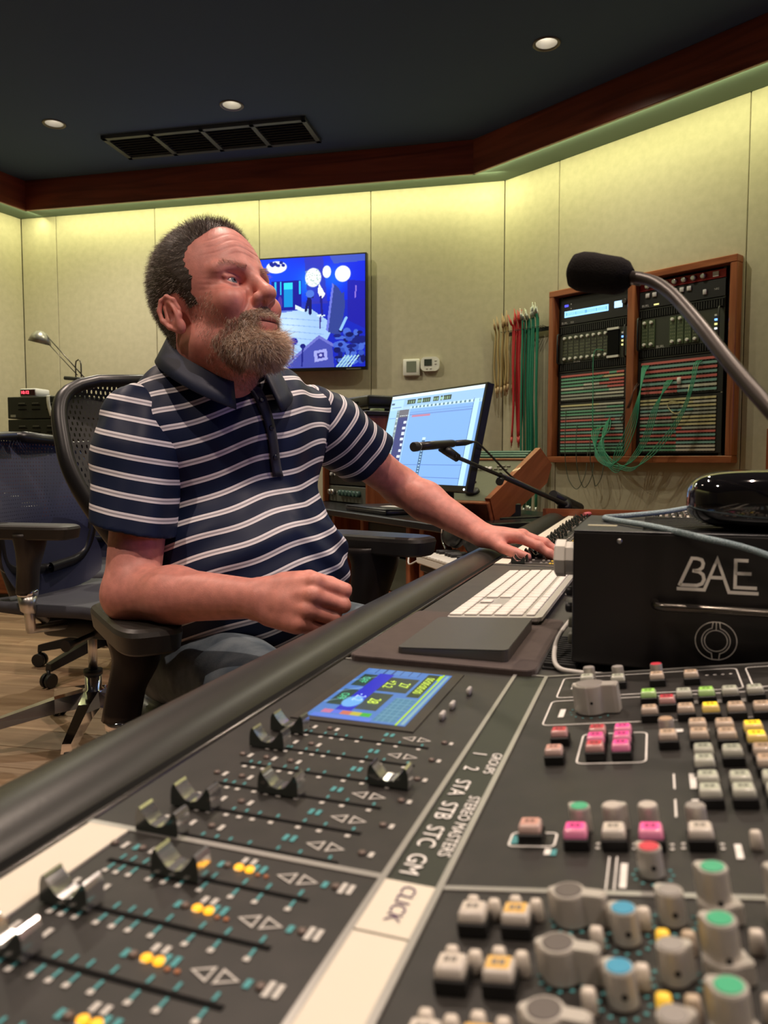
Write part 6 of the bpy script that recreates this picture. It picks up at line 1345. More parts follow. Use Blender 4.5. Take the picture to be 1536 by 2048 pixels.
# ---------------------------------------------------------------- the engineer: one continuous body grown from a distance field, clothes as children
def sdf_mesh(prims, res, name, mats, B=28):
    """surface-nets mesh of smoothly blended shapes; prims = list of dict(f, lo, hi, op, k)"""
    los = np.array([p['lo'] for p in prims if p['op'] == 'u']); his = np.array([p['hi'] for p in prims if p['op'] == 'u'])
    org = los.min(0) - 4 * res - 0.02; nb = np.ceil((his.max(0) + 4 * res + 0.02 - org) / (B * res)).astype(int)
    N = nb * B + 2; V = []; VID = []; Q = []
    ax = np.arange(B + 1)
    gi, gj, gk = np.meshgrid(ax, ax, ax, indexing='ij')
    base_ids = (gi * N[1] + gj) * N[2] + gk
    for bi in range(nb[0]):
        for bj in range(nb[1]):
            for bk in range(nb[2]):
                o = org + np.array([bi, bj, bk]) * B * res; e = o + B * res
                act = [p for p in prims if np.all(np.array(p['lo']) - 0.012 - p['k'] < e) and np.all(np.array(p['hi']) + 0.012 + p['k'] > o)]
                if not any(p['op'] == 'u' for p in act): continue
                P = np.stack([o[0] + gi * res, o[1] + gj * res, o[2] + gk * res], -1).astype(np.float32)
                D = np.full(gi.shape, 0.04, np.float32)
                for p in act:
                    d = p['f'](P); k = p['k']
                    if p['op'] == 'u':
                        h = np.clip(0.5 + 0.5 * (D - d) / k, 0, 1); D = D * (1 - h) + d * h - k * h * (1 - h)
                    elif p['op'] == 's':
                        h = np.clip(0.5 - 0.5 * (D + d) / k, 0, 1); D = D * (1 - h) - d * h + k * h * (1 - h)
                    else: D = D + d
                if D.min() > 0 or D.max() < 0: continue
                c = np.stack([D[a:B + a, b:B + b, q:B + q] for a in (0, 1) for b in (0, 1) for q in (0, 1)], -1)
                m = (c.min(-1) < 0) & (c.max(-1) >= 0); ii = np.argwhere(m)
                if len(ii):
                    cc = c[m]; acc = np.zeros((len(ii), 3), np.float32); cnt = np.zeros(len(ii), np.float32)
                    off = np.array([(a, b, q) for a in (0, 1) for b in (0, 1) for q in (0, 1)])
                    for u in range(8):
                        for v in range(u + 1, 8):
                            if np.abs(off[u] - off[v]).sum() != 1: continue
                            s = (cc[:, u] < 0) != (cc[:, v] < 0); t = cc[:, u] / np.where(s, cc[:, u] - cc[:, v], 1)
                            acc += np.where(s[:, None], off[u] + t[:, None] * (off[v] - off[u]), 0); cnt += s
                    V.append(o + (ii + acc / cnt[:, None]) * res); g = ii + np.array([bi, bj, bk]) * B
                    VID.append((g[:, 0] * N[1] + g[:, 1]) * N[2] + g[:, 2])
                G = np.array([bi, bj, bk]) * B
                for a in range(3):
                    sl0 = [slice(0, B)] * 3; sl1 = list(sl0); sl1[a] = slice(1, B + 1)
                    A0, A1 = D[tuple(sl0)], D[tuple(sl1)]; s = (A0 < 0) != (A1 < 0); e_ = np.argwhere(s)
                    if not len(e_): continue
                    inside = A0[s] < 0; g = e_ + G; st = [N[1] * N[2], N[2], 1]; idc = (g[:, 0] * N[1] + g[:, 1]) * N[2] + g[:, 2]
                    b, q = st[(a + 1) % 3], st[(a + 2) % 3]
                    quad = np.stack([idc - b - q, idc - q, idc, idc - b], -1); quad[~inside] = quad[~inside][:, ::-1]; Q.append(quad)
    V = np.concatenate(V); VID = np.concatenate(VID); Q = np.concatenate(Q)
    order = np.argsort(VID); sv = VID[order]; pos = np.searchsorted(sv, Q); pos = np.clip(pos, 0, len(sv) - 1); ok = (sv[pos] == Q).all(1)
    F = order[pos[ok]].astype(np.int32)
    return np_mesh(name, V, F, mats)
def np_mesh(name, V, F, mats, smooth=True):
    me = bpy.data.meshes.new(name); me.vertices.add(len(V)); me.vertices.foreach_set('co', np.asarray(V, np.float32).ravel())
    n = F.shape[1]; me.loops.add(F.size); me.loops.foreach_set('vertex_index', F.ravel().astype(np.int32)); me.polygons.add(len(F))
    me.polygons.foreach_set('loop_start', (np.arange(len(F)) * n).astype(np.int32)); me.polygons.foreach_set('loop_total', np.full(len(F), n, np.int32))
    me.polygons.foreach_set('use_smooth', np.full(len(F), smooth)); me.update(calc_edges=True); me.validate()
    for m in (mats if isinstance(mats, (list, tuple)) else [mats]): me.materials.append(m)
    return me
def mesh_co(me): v = np.zeros(len(me.vertices) * 3, np.float32); me.vertices.foreach_get('co', v); return v.reshape(-1, 3)
def mesh_no(me): v = np.zeros(len(me.vertices) * 3, np.float32); me.vertices.foreach_get('normal', v); return v.reshape(-1, 3)
A3 = lambda p: np.array(p, np.float32)
class Frame:
    def __init__(s, o, x, y, z, k=1.0): s.o = A3(o); s.M = np.array([x, y, z], np.float32); s.k = k       # rows = axes
    def loc(s, P): return (P - s.o) @ s.M.T / s.k
    def wor(s, p): return (A3(p) * s.k) @ s.M + s.o
WORLD = Frame((0, 0, 0), (1, 0, 0), (0, 1, 0), (0, 0, 1))
def ell(c, r, op='u', k=0.01, fr=WORLD, rot=None):
    c, r = A3(c), A3(r); Rm = np.array(Euler(rot).to_matrix(), np.float32) if rot else None
    def f(P):
        q = fr.loc(P) - c
        if Rm is not None: q = q @ Rm
        k0 = np.sqrt(((q / r) ** 2).sum(-1)); k1 = np.sqrt(((q / (r * r)) ** 2).sum(-1)) + 1e-6; return (k0 * (k0 - 1) / k1) * fr.k
    w = fr.wor(c); m = r.max() * fr.k; return dict(f=f, lo=w - m, hi=w + m, op=op, k=k)
def cone(a, b, ra, rb, op='u', k=0.01, fr=WORLD, sq=None):
    """round cone between two points"""
    a, b = A3(a), A3(b); ab = b - a; L2 = float(ab @ ab) + 1e-12
    def f(P):
        q = fr.loc(P); t = np.clip(((q - a) @ ab) / L2, 0, 1); d = q - a - t[..., None] * ab
        return (np.sqrt((d * d).sum(-1)) - (ra + (rb - ra) * t)) * fr.k
    wa, wb = fr.wor(a), fr.wor(b); m = max(ra, rb) * fr.k; return dict(f=f, lo=np.minimum(wa, wb) - m, hi=np.maximum(wa, wb) + m, op=op, k=k)
def chain(pts, rs, k=0.008, fr=WORLD, k0=None):
    return [cone(pts[i], pts[i + 1], rs[i], rs[i + 1], 'u', k0 if (i == 0 and k0) else k, fr) for i in range(len(pts) - 1)]
def nrm(v): v = np.array(v, float); return v / np.linalg.norm(v)

# ---- landmarks (room coordinates)
fwd = np.array([0.67, -0.742, 0]); fwd /= np.linalg.norm(fwd); lft = np.array([-fwd[1], fwd[0], 0])
pv = lambda px, py, Y: np.array(atp(px, py, Y))
shR, elR, wrR = pv(300, 848, 1.345), pv(258, 1188, 1.235), pv(522, 1200, 1.095)
shL, elL, wrL = pv(622, 832, 1.585), pv(800, 972, 1.74), pv(962, 1068, 1.625)
chest = np.array([-0.288, 1.465, 0.955]); belly = np.array([-0.262, 1.438, 0.715]); pelv = np.array([-0.31, 1.505, 0.56])
th, ph = R(54), R(19)
hf = np.array([math.sin(th) * math.cos(ph), -math.cos(th) * math.cos(ph), math.sin(ph)]); hl = np.array([math.cos(th), math.sin(th), 0]); hu = np.cross(hf, hl)
HK = 1.03; HO = pv(546, 592, 1.265) - HK * (0.122 * hf - 0.022 * hu)
H = Frame(HO, hf, hl, hu, HK)                            # head: x to the face, y to his left, z up
neck0 = np.array([-0.325, 1.418, 1.075])

# ---- skin
body = []
# trunk under the clothes and the legs' tops keep the figure in one piece
body += [ell(chest - fwd * 0.03, (0.11, 0.11, 0.10), k=0.04), cone(chest - fwd * 0.03, belly - fwd * 0.02, 0.09, 0.11, k=0.05), cone(chest + [0, 0, 0.02] - fwd * 0.03, shR, 0.06, 0.048, k=0.02), cone(chest + [0, 0, 0.02] - fwd * 0.03, shL, 0.06, 0.048, k=0.02), cone(belly - fwd * 0.02, pelv, 0.11, 0.10, k=0.05)]
# arms
body += [cone(shR, elR, 0.050, 0.043, k=0.02), cone(elR, elR + (wrR - elR) * 0.35, 0.042, 0.0425, k=0.02), cone(elR + (wrR - elR) * 0.35, wrR, 0.0425, 0.0275, k=0.02), ell(elR + [-0.012, 0.004, -0.006], (0.030, 0.030, 0.032), k=0.02)]
body += [cone(shL, elL, 0.050, 0.040, k=0.02), cone(elL, elL + (wrL - elL) * 0.33, 0.040, 0.041, k=0.02), cone(elL + (wrL - elL) * 0.33, wrL, 0.041, 0.0265, k=0.02)]
def hand(w, h, nb, side, fingers, thumb, k_pal=0.010):
    """w wrist, h axis of the hand, nb back-of-hand normal; side = direction from index to little finger"""
    h, nb = nrm(h), nrm(nb); sd = nrm(side - h * np.dot(side, h)); nb = nrm(nb - h * np.dot(nb, h) - sd * np.dot(nb, sd)); out = []
    X = lambda a, s, n: w + (h * a + sd * s + nb * n) * 0.94
    kn = [X(0.092, -0.031, 0.003), X(0.096, -0.0095, 0.007), X(0.091, 0.012, 0.005), X(0.082, 0.031, 0.0)]
    for i, k_ in enumerate(kn): out.append(cone(X(-0.005, -0.014 + 0.0095 * i, 0.0), k_, 0.0175, 0.0122, k=k_pal))
    out.append(ell(X(0.045, 0.0, -0.006), (0.026, 0.026, 0.018), k=0.014)); out.append(cone(X(0.01, -0.020, -0.010), X(0.052, -0.034, -0.012), 0.017, 0.014, k=0.012))
    out.append(cone(X(0.02, 0.024, -0.006), X(0.07, 0.033, -0.006), 0.014, 0.012, k=0.012))
    L = [(0.044, 0.026, 0.021), (0.048, 0.030, 0.022), (0.044, 0.028, 0.021), (0.034, 0.021, 0.019)]; RR = [(0.0108, 0.0098, 0.0090, 0.0078), (0.0110, 0.0100, 0.0092, 0.0080), (0.0104, 0.0094, 0.0088, 0.0076), (0.0092, 0.0084, 0.0078, 0.0068)]
    for i in range(4):
        p = kn[i]; r = RR[i]
        for j in range(3):
            a, s, n = fingers[i][j]; d = nrm(h * a + sd * s + nb * n); q = p + d * L[i][j]
            out.append(cone(p, q, r[j], r[j + 1], k=0.0055 if j == 0 else 0.003))
            out.append(ell(p + nb * 0.001, (r[j] * 1.06,) * 3, k=0.004)); p = q
    p = X(0.028, -0.030, -0.008); r = (0.0150, 0.0118, 0.0108, 0.0085); TL = (0.036, 0.032, 0.026)
    for j in range(3):
        a, s, n = thumb[j]; d = nrm(h * a + sd * s + nb * n); q = p + d * TL[j]; out.append(cone(p, q, r[j], r[j + 1], k=0.008 if j == 0 else 0.003)); p = q
    return out
# right hand: loosely closed, back of the hand to the camera, index side up
hR = np.array([0.868, -0.497, 0.02]); nR = np.array([-0.40, -0.72, 0.56]); sR = np.array([-0.12, -0.42, -0.90])
fl = lambda b1, b2, b3, s=0.0: [(math.cos(b1), s, -math.sin(b1)), (math.cos(b2), s, -math.sin(b2)), (math.cos(b3), s, -math.sin(b3))]
body += hand(wrR, hR, nR, sR, [fl(R(52), R(128), R(172)), fl(R(58), R(135), R(180)), fl(R(62), R(140), R(186)), fl(R(66), R(145), R(190))], [(0.80, -0.38, -0.45), (0.92, 0.10, -0.35), (0.95, 0.15, -0.25)])
# left hand: flat on the console, fingers forward
hL = np.array([0.935, -0.345, -0.06]); nL = np.array([0.05, -0.10, 1.0]); sL = np.array([0.33, 0.94, 0.0])
body += hand(wrL, hL, nL, sL, [fl(R(18), R(30), R(26), -0.05), fl(R(15), R(28), R(24)), fl(R(15), R(28), R(24), 0.04), fl(R(18), R(30), R(24), 0.10)], [(0.78, -0.50, -0.30), (0.93, -0.25, -0.22), (0.96, -0.05, -0.2)])
# neck and head
body += [cone(chest + [0, 0, 0.04] - fwd * 0.02, neck0 + [0.005, 0, -0.03], 0.06, 0.070, k=0.02), cone(neck0 + [0.005, 0, -0.03], H.wor((-0.028, 0, -0.045)), 0.070, 0.064, k=0.03), cone(H.wor((0.01, 0, -0.080)), neck0 + np.array([0.045, -0.035, -0.03]), 0.048, 0.050, k=0.03)]
hd = lambda c, r, op='u', k=0.01, rot=None: ell(c, r, op, k, H, rot)
hc = lambda a, b, ra, rb, op='u', k=0.01: cone(a, b, ra, rb, op, k, H)
body += [hd((-0.012, 0, 0.050), (0.098, 0.080, 0.102), k=0.02), hd((0.030, 0, 0.046), (0.067, 0.067, 0.088), k=0.02),              # skull, forehead
         hd((0.036, 0, -0.040), (0.056, 0.058, 0.072), k=0.025), hc((0.0, 0.048, -0.058), (0.066, 0.016, -0.096), 0.022, 0.020, k=0.022), hc((0.0, -0.048, -0.058), (0.066, -0.016, -0.096), 0.022, 0.020, k=0.022)]
for s_ in (-1, 1):
    body += [hd((0.068, 0.044 * s_, -0.020), (0.024, 0.022, 0.022), k=0.022), hc((0.086, 0.012 * s_, 0.036), (0.070, 0.050 * s_, 0.034), 0.0105, 0.0095, k=0.014),   # cheekbone, brow
             hd((0.086, 0.031 * s_, 0.012), (0.015, 0.019, 0.0115), 's', 0.012),                                                                                   # eye socket
             hd((0.0695, 0.0315 * s_, 0.0135), (0.0152, 0.0155, 0.0150), 'u', 0.003),                                                                              # lids
             hd((0.0860, 0.0318 * s_, 0.0135), (0.0140, 0.0128, 0.0043), 's', 0.0016, rot=(0, 0, 0)),
             hc((0.079, 0.0165 * s_, 0.0205), (0.078, 0.046 * s_, 0.0195), 0.0032, 0.0026, k=0.004),                                                                # fold over the eye
             hc((0.079, 0.020 * s_, 0.0015), (0.073, 0.044 * s_, 0.0020), 0.0040, 0.0034, k=0.006)]                                                                 # bag under it
body += [hc((0.090, 0, 0.026), (0.112, 0, -0.014), 0.0092, 0.0110, k=0.014), hd((0.1150, 0, -0.0210), (0.0135, 0.0135, 0.0118), k=0.010), hc((0.100, 0, -0.030), (0.108, 0, -0.030), 0.007, 0.006, k=0.006)]
for s_ in (-1, 1):
    body += [hd((0.1010, 0.0148 * s_, -0.0245), (0.0120, 0.0082, 0.0095), k=0.006), hd((0.1065, 0.0078 * s_, -0.0345), (0.0052, 0.0036, 0.0048), 's', 0.002),
             hc((0.0960, 0.0205 * s_, -0.018), (0.0860, 0.0360 * s_, -0.052), 0.003, 0.003, 's', 0.010)]
body += [hd((0.084, 0, -0.052), (0.020, 0.028, 0.020), k=0.014), hc((0.0985, -0.016, -0.0555), (0.0985, 0.016, -0.0555), 0.0052, 0.0052, k=0.006), hc((0.0960, -0.015, -0.0665), (0.0960, 0.015, -0.0665), 0.0066, 0.0066, k=0.006),
         hd((0.104, 0, -0.0605), (0.014, 0.028, 0.0014), 's', 0.002), hd((0.078, 0, -0.091), (0.021, 0.024, 0.019), k=0.015)]
for s_ in (-1, 1):                                        # ears
    e = lambda a, b, c: (a * 0.86 - 0.004, s_ * (0.0795 + (b - 0.079) * 0.86), c * 0.86 - 0.008)
    body += [hd(e(-0.016, 0.084, 0.000), (0.0178, 0.0068, 0.0290), k=0.006, rot=(R(-8) * s_, R(-12), R(22) * s_)), hd(e(-0.006, 0.079, -0.026), (0.010, 0.007, 0.013), k=0.006)]
    hel = [e(0.0035, 0.081, 0.004), e(0.001, 0.087, 0.022), e(-0.010, 0.091, 0.033), e(-0.024, 0.094, 0.030), e(-0.034, 0.096, 0.014), e(-0.033, 0.094, -0.006), e(-0.024, 0.089, -0.022), e(-0.012, 0.084, -0.033)]
    body += [hd(e(-0.013, 0.0935, 0.0015), (0.0104, 0.0066, 0.0178), 's', 0.004, rot=(R(-8) * s_, R(-12), R(22) * s_))]
    for i in range(len(hel) - 1): body.append(hc(hel[i], hel[i + 1], 0.0036, 0.0036, k=0.003))
    body += [hc(e(-0.022, 0.0885, 0.016), e(-0.024, 0.0885, -0.008), 0.0034, 0.0032, k=0.004), hd(e(0.0015, 0.0815, -0.006), (0.0045, 0.0045, 0.007), k=0.003), hd(e(-0.009, 0.086, -0.004), (0.006, 0.006, 0.0085), 's', 0.003)]

man = thing('person', 'bearded man in striped navy polo shirt seated at the console looking up', 'person', (-0.335, 1.53, 0.0))
MI = Matrix.Translation(-man.location)
def adopt(name, me, parent=None):
    me.transform(MI); o = put(name, me, parent or man); return o
def skin_material():
    m = bpy.data.materials.new('skin'); m.use_nodes = True; nt = m.node_tree; b = nt.nodes['Principled BSDF']
    at = nt.nodes.new('ShaderNodeAttribute'); at.attribute_name = 'tint'
    tc = nt.nodes.new('ShaderNodeTexCoord'); n = nt.nodes.new('ShaderNodeTexNoise'); n.inputs['Scale'].default_value = 70; n.inputs['Detail'].default_value = 6
    nt.links.new(tc.outputs['Object'], n.inputs['Vector'])
    mr = nt.nodes.new('ShaderNodeMapRange'); mr.inputs[1].default_value = 0.3; mr.inputs[2].default_value = 0.7; mr.inputs[3].default_value = 0.86; mr.inputs[4].default_value = 1.12; nt.links.new(n.outputs['Fac'], mr.inputs[0])
    mx = nt.nodes.new('ShaderNodeMix'); mx.data_type = 'RGBA'; mx.blend_type = 'MULTIPLY'; mx.inputs[0].default_value = 1.0
    nt.links.new(at.outputs['Color'], mx.inputs[6]); nt.links.new(mr.outputs[0], mx.inputs[7]); nt.links.new(mx.outputs[2], b.inputs['Base Color'])
    b.inputs['Roughness'].default_value = 0.48; b.inputs['Specular IOR Level'].default_value = 0.45
    b.inputs['Subsurface Weight'].default_value = 0.12; b.inputs['Subsurface Radius'].default_value = (1.0, 0.35, 0.2); b.inputs['Subsurface Scale'].default_value = 0.006
    n2 = nt.nodes.new('ShaderNodeTexNoise'); n2.inputs['Scale'].default_value = 420; n2.inputs['Detail'].default_value = 4; nt.links.new(tc.outputs['Object'], n2.inputs['Vector'])
    bp = nt.nodes.new('ShaderNodeBump'); bp.inputs['Strength'].default_value = 0.25; bp.inputs['Distance'].default_value = 0.0008; nt.links.new(n2.outputs['Fac'], bp.inputs['Height']); nt.links.new(bp.outputs[0], b.inputs['Normal'])
    return m
def paint(me, cols, nm='tint'):
    at = me.attributes.new(nm, 'FLOAT_COLOR', 'POINT'); at.data.foreach_set('color', np.concatenate([cols, np.ones((len(cols), 1))], 1).astype(np.float32).ravel())
bm_ = sdf_mesh(body, 0.0021, 'body', skin_material())
co = mesh_co(bm_); hco = H.loc(co)
# creases of forehead and brow as real relief
no = mesh_no(bm_); x, y, z = hco.T
fore = np.clip((x - 0.055) / 0.02, 0, 1) * np.clip((z - 0.045) / 0.012, 0, 1) * np.clip((0.098 - z) / 0.012, 0, 1)
wr = np.sin((z + 0.08 * y * y * 8 + 0.004 * np.sin(y * 90)) * 2 * math.pi / 0.0125)
crow = np.clip((x - 0.03) / 0.02, 0, 1) * np.clip((np.abs(y) - 0.045) / 0.008, 0, 1) * np.clip(1 - np.abs(z - 0.012) / 0.02, 0, 1)
disp = -0.0009 * fore * np.clip(wr, 0, 1) ** 2 - 0.0007 * crow * np.clip(np.sin((z + (x - 0.06) * 0.4) * 2 * math.pi / 0.009), 0, 1) ** 2
co2 = co + no * disp[:, None]; bm_.vertices.foreach_set('co', co2.astype(np.float32).ravel()); bm_.update()
base = np.array([0.66, 0.262, 0.212]); cols = np.tile(base, (len(co), 1))
def mixc(mask, c): global cols; cols = cols * (1 - mask[:, None]) + np.array(c) * mask[:, None]
g = lambda cx, cy, cz, r: np.exp(-(((x - cx) ** 2 + (np.abs(y) - cy) ** 2 + (z - cz) ** 2) / (r * r)))
isH = np.clip(1 - np.sqrt((hco ** 2).sum(1)) / 0.25, 0, 1) > 0
mixc(g(0.07, 0.045, -0.022, 0.026) * 0.45, (0.62, 0.19, 0.15)); mixc(g(0.115, 0, -0.022, 0.018) * 0.5, (0.64, 0.20, 0.15)); mixc(g(-0.015, 0.09, 0.0, 0.035) * 0.4, (0.64, 0.22, 0.17))
mixc(np.clip(1 - np.sqrt(((x - 0.100) / 0.012) ** 2 + (y / 0.022) ** 2 + ((z + 0.0615) / 0.0105) ** 2), 0, 0.5) * 1.6, (0.46, 0.17, 0.15))
mixc(g(0.076, 0.031, 0.002, 0.013) * 0.35, (0.50, 0.235, 0.21))
hands_d = np.minimum(np.linalg.norm(co - (wrR + hR * 0.09), axis=1), np.linalg.norm(co - (wrL + hL * 0.10), axis=1)); mixc(np.clip(1 - hands_d / 0.09, 0, 1) * 0.35, (0.66, 0.25, 0.185))
paint(bm_, cols); body_o = adopt('body', bm_)

# ---- eyes
def eye(s_):
    c = H.wor((0.0695, 0.0315 * s_, 0.0135)); gz = nrm(hf + 0.10 * np.array([1.0, 0.1, 0.55])); Q = Vector(gz).to_track_quat('Z', 'Y').to_matrix(); r = 0.0131 * HK
    m = MB(); m.lathe([(r * math.sin(a), r * math.cos(a)) for a in [R(179 - 8.5 * i) for i in range(22)]], 24, M=Q)
    e_ = m.build('eye', mat('eye_white', (0.62, 0.58, 0.55), 0.12, coat=1.0), man, Vector(c) - man.location)
    m = MB(); m.lathe([(r * 1.012 * math.sin(a), r * 1.012 * math.cos(a)) for a in [R(27 - 3 * i) for i in range(10)]], 24, M=Q, cap=False); m.build('iris', mat('iris_blue_grey', (0.13, 0.17, 0.20), 0.08, coat=1.0), e_)
    m = MB(); m.lathe([(r * 1.02 * math.sin(a), r * 1.02 * math.cos(a)) for a in [R(11), R(8), R(4), R(0.5)]], 16, M=Q, cap=False); m.build('pupil', mat('pupil', (0.004, 0.004, 0.004), 0.05, coat=1.0), e_)
eye(-1); eye(1)

# ---- hair, beard, brows: a short undercoat plus separate strands
def strands(P, Nn, D, length, rad, name, cols, parent, curl=0.3, seg=3, seed=1):
    rg = np.random.default_rng(seed); n = len(P); L = length * rg.uniform(0.65, 1.25, n)[:, None]; pts = [P]
    d = D.copy(); p = P.copy(); wob = rg.normal(0, curl, (n, 3))
    for i in range(seg):
        d = d + wob * (0.5 if i == 0 else 0.8) * (1 / seg) + np.array([0, 0, -0.05]); d /= np.linalg.norm(d, axis=1, keepdims=True); p = p + d * L / seg; pts.append(p)
    a = np.cross(D, rg.normal(0, 1, (n, 3))); a /= np.linalg.norm(a, axis=1, keepdims=True) + 1e-9; b = np.cross(D, a)
    V = []; k3 = [(math.cos(q), math.sin(q)) for q in (0, 2.094, 4.189)]
    for i, q in enumerate(pts):
        r = rad * (1 - 0.85 * i / seg)
        for c, s in k3: V.append(q + a * r * c + b * r * s)
    V = np.stack(V, 1); m_ = V.shape[1]; F = []
    for i in range(seg):
        for j in range(3): F.append([i * 3 + j, i * 3 + (j + 1) % 3, (i + 1) * 3 + (j + 1) % 3, (i + 1) * 3 + j])
    F = (np.array(F)[None] + (np.arange(n) * m_)[:, None, None]).reshape(-1, 4)
    me = np_mesh(name, V.reshape(-1, 3), F, hair_mat); paint(me, np.repeat(cols, m_, 0)); return adopt(name, me, parent)
def hair_material():
    m = bpy.data.materials.new('hair'); m.use_nodes = True; nt = m.node_tree; b = nt.nodes['Principled BSDF']; at = nt.nodes.new('ShaderNodeAttribute'); at.attribute_name = 'tint'
    nt.links.new(at.outputs['Color'], b.inputs['Base Color']); b.inputs['Roughness'].default_value = 0.5; b.inputs['Specular IOR Level'].default_value = 0.35; return m
hair_mat = hair_material()
def hair_mask(q):                                         # >0 where scalp hair grows (head coordinates)
    x, y, z = q.T; ay = np.abs(y); sstep = lambda a, b, v: (lambda t: t * t * (3 - 2 * t))(np.clip((v - a) / (b - a), 0, 1))
    top = 0.074 - 5.0 * np.clip(ay - 0.022, 0, 1) ** 2 - 0.20 * ay            # hairline above the forehead
    side = 0.027 + 0.007 * np.exp(-((z - 0.045) / 0.025) ** 2) - 0.0025 * np.sin(z * 140) + 0.0015 * np.sin(z * 500 + y * 300)   # temple and sideburn
    front = side + (top - side) * sstep(0.070, 0.104, z)
    low = z - (-0.066 + 0.060 * sstep(-0.075, -0.030, x)) - 0.0 * x
    ear = np.sqrt(((x + 0.013) / 0.024) ** 2 + ((z + 0.008) / 0.036) ** 2 + ((ay - 0.085) / 0.03) ** 2) - 1
    return np.minimum(np.minimum(front - x, low), ear * 0.03)
HN = np.random.default_rng(5)
q = H.loc(mesh_co(bm_) + np.array(man.location)); nn = mesh_no(bm_)
hm = hair_mask(q); inhead = (np.linalg.norm(q - np.array([0, 0, 0.03]), axis=1) < 0.16) & (q[:, 2] > -0.09)
sel = np.where((hm > 0.0) & inhead)[0]
# undercoat: body surface lifted a little
def lifted(mask_idx, lift, name, col, parent):
    keep = np.zeros(len(q), bool); keep[mask_idx] = True; F = np.zeros(len(bm_.loops), np.int32); bm_.loops.foreach_get('vertex_index', F); F = F.reshape(-1, 4); F = F[keep[F].all(1)]
    u, inv_ = np.unique(F, return_inverse=True); rg = np.random.default_rng(2); me = np_mesh(name, mesh_co(bm_)[u] + np.array(man.location) + nn[u] * (lift[u][:, None] if hasattr(lift, 'shape') else lift), inv_.reshape(-1, 4), hair_mat)
    paint(me, np.tile(np.array(col), (len(u), 1)) * rg.uniform(0.8, 1.2, (len(u), 1))); return adopt(name, me, parent)
lift = np.clip(hm / 0.035, 0, 1) * 0.006 + 0.0004
hair_o = lifted(sel, lift, 'hair', (0.045, 0.033, 0.024), man)
Pw = mesh_co(bm_) + np.array(man.location)
pick = HN.choice(sel, 22000); fade = np.clip(hm[pick] / 0.03, 0, 1)
D = nn[pick] * 0.34 + (-hf) * 0.70 + hu * 0.05 + np.array([0, 0, -0.28]) * np.clip(-(q[pick, 2] - 0.06) / 0.05, 0, 1)[:, None] * 1.2; D += (hf * 0.95 + hu * 0.25)[None] * np.clip((q[pick, 0] - 0.005) / 0.05, 0, 1)[:, None] * np.clip((q[pick, 2] - 0.07) / 0.03, 0, 1)[:, None]; D += HN.normal(0, 0.15, D.shape); D /= np.linalg.norm(D, axis=1, keepdims=True)
gcol = lambda n, cs, ws: np.array(cs)[HN.choice(len(cs), n, p=ws)] * HN.uniform(0.75, 1.25, (n, 1))
top = np.clip((q[pick, 2] - 0.02) / 0.09, 0, 1)
strands(Pw[pick] + nn[pick] * lift[pick][:, None] * 0.4, nn[pick], D, (0.009 + 0.008 * top)[:, None] * (0.55 + 0.45 * fade[:, None]), 0.00036, 'hair_strands', gcol(len(pick), [(0.060, 0.043, 0.030), (0.13, 0.094, 0.066), (0.31, 0.26, 0.21), (0.52, 0.47, 0.41)], [0.34, 0.34, 0.20, 0.12]), hair_o, 0.28, 3, 3)
# beard
def beard_mask(q):
    x, y, z = q.T; ay = np.abs(y)
    jaw = -0.054 - 0.50 * np.clip(0.092 - x, 0, 1) - z                     # dense beard: below a line falling back from the mouth corner
    must = np.minimum(np.minimum(-0.0400 - z + 0.22 * np.clip(0.02 - ay, 0, 1), 0.064 + z), np.minimum(0.033 - ay, np.minimum(x - 0.080, 0.1065 - x)))
    corner = 0.013 - np.sqrt((x - 0.084) ** 2 + (ay - 0.031) ** 2 + ((z + 0.060) * 0.7) ** 2)
    lips = np.sqrt(((x - 0.102) / 0.022) ** 2 + (y / 0.025) ** 2 + ((z + 0.0650) / 0.0125) ** 2) - 1
    neck = np.minimum(z + 0.104 + 0.022 * np.clip((x - 0.05) / 0.02, 0, 1), x - 0.047)
    return np.minimum(np.minimum(np.maximum(np.maximum(jaw, must), corner), lips * 0.02), neck)
bmk = beard_mask(q); nearb = (np.linalg.norm(q - np.array([0.05, 0, -0.07]), axis=1) < 0.13) & (np.abs(q[:, 1]) < 0.08)
selb = np.where((bmk > 0.0) & nearb)[0]
chinw = np.exp(-(((q[:, 0] - 0.080) / 0.042) ** 2 + (q[:, 1] / 0.046) ** 2 + ((q[:, 2] + 0.090) / 0.034) ** 2))
liftb = np.clip(bmk / 0.012, 0, 1) * (0.0006 + 0.007 * chinw)
beard_o = lifted(selb, liftb, 'beard', (0.38, 0.22, 0.16), man)
pick = HN.choice(selb, 15000, p=(0.16 + chinw[selb]) / (0.16 + chinw[selb]).sum())
cw_ = chinw[pick]; D = nn[pick] * 0.55 + hf * 0.35 * cw_[:, None] + np.array([0.16, 0, -0.55]) + HN.normal(0, 0.25, (len(pick), 3)); D /= np.linalg.norm(D, axis=1, keepdims=True)
mcol = gcol(len(pick), [(0.34, 0.20, 0.13), (0.56, 0.38, 0.26), (0.74, 0.58, 0.45), (0.86, 0.78, 0.70)], [0.12, 0.28, 0.36, 0.24]); mcol = 1.2 * mcol * (0.62 + 0.38 * np.clip(cw_ * 2.4, 0, 1))[:, None]
strands(Pw[pick] + nn[pick] * (liftb[pick] * HN.uniform(0.2, 1.0, len(pick)))[:, None], nn[pick], D, (0.006 + 0.017 * np.clip(cw_ * 1.3, 0, 1)[:, None]) * HN.uniform(0.6, 1.35, (len(pick), 1)), 0.00040, 'beard_strands', mcol, beard_o, 0.6, 4, 4)
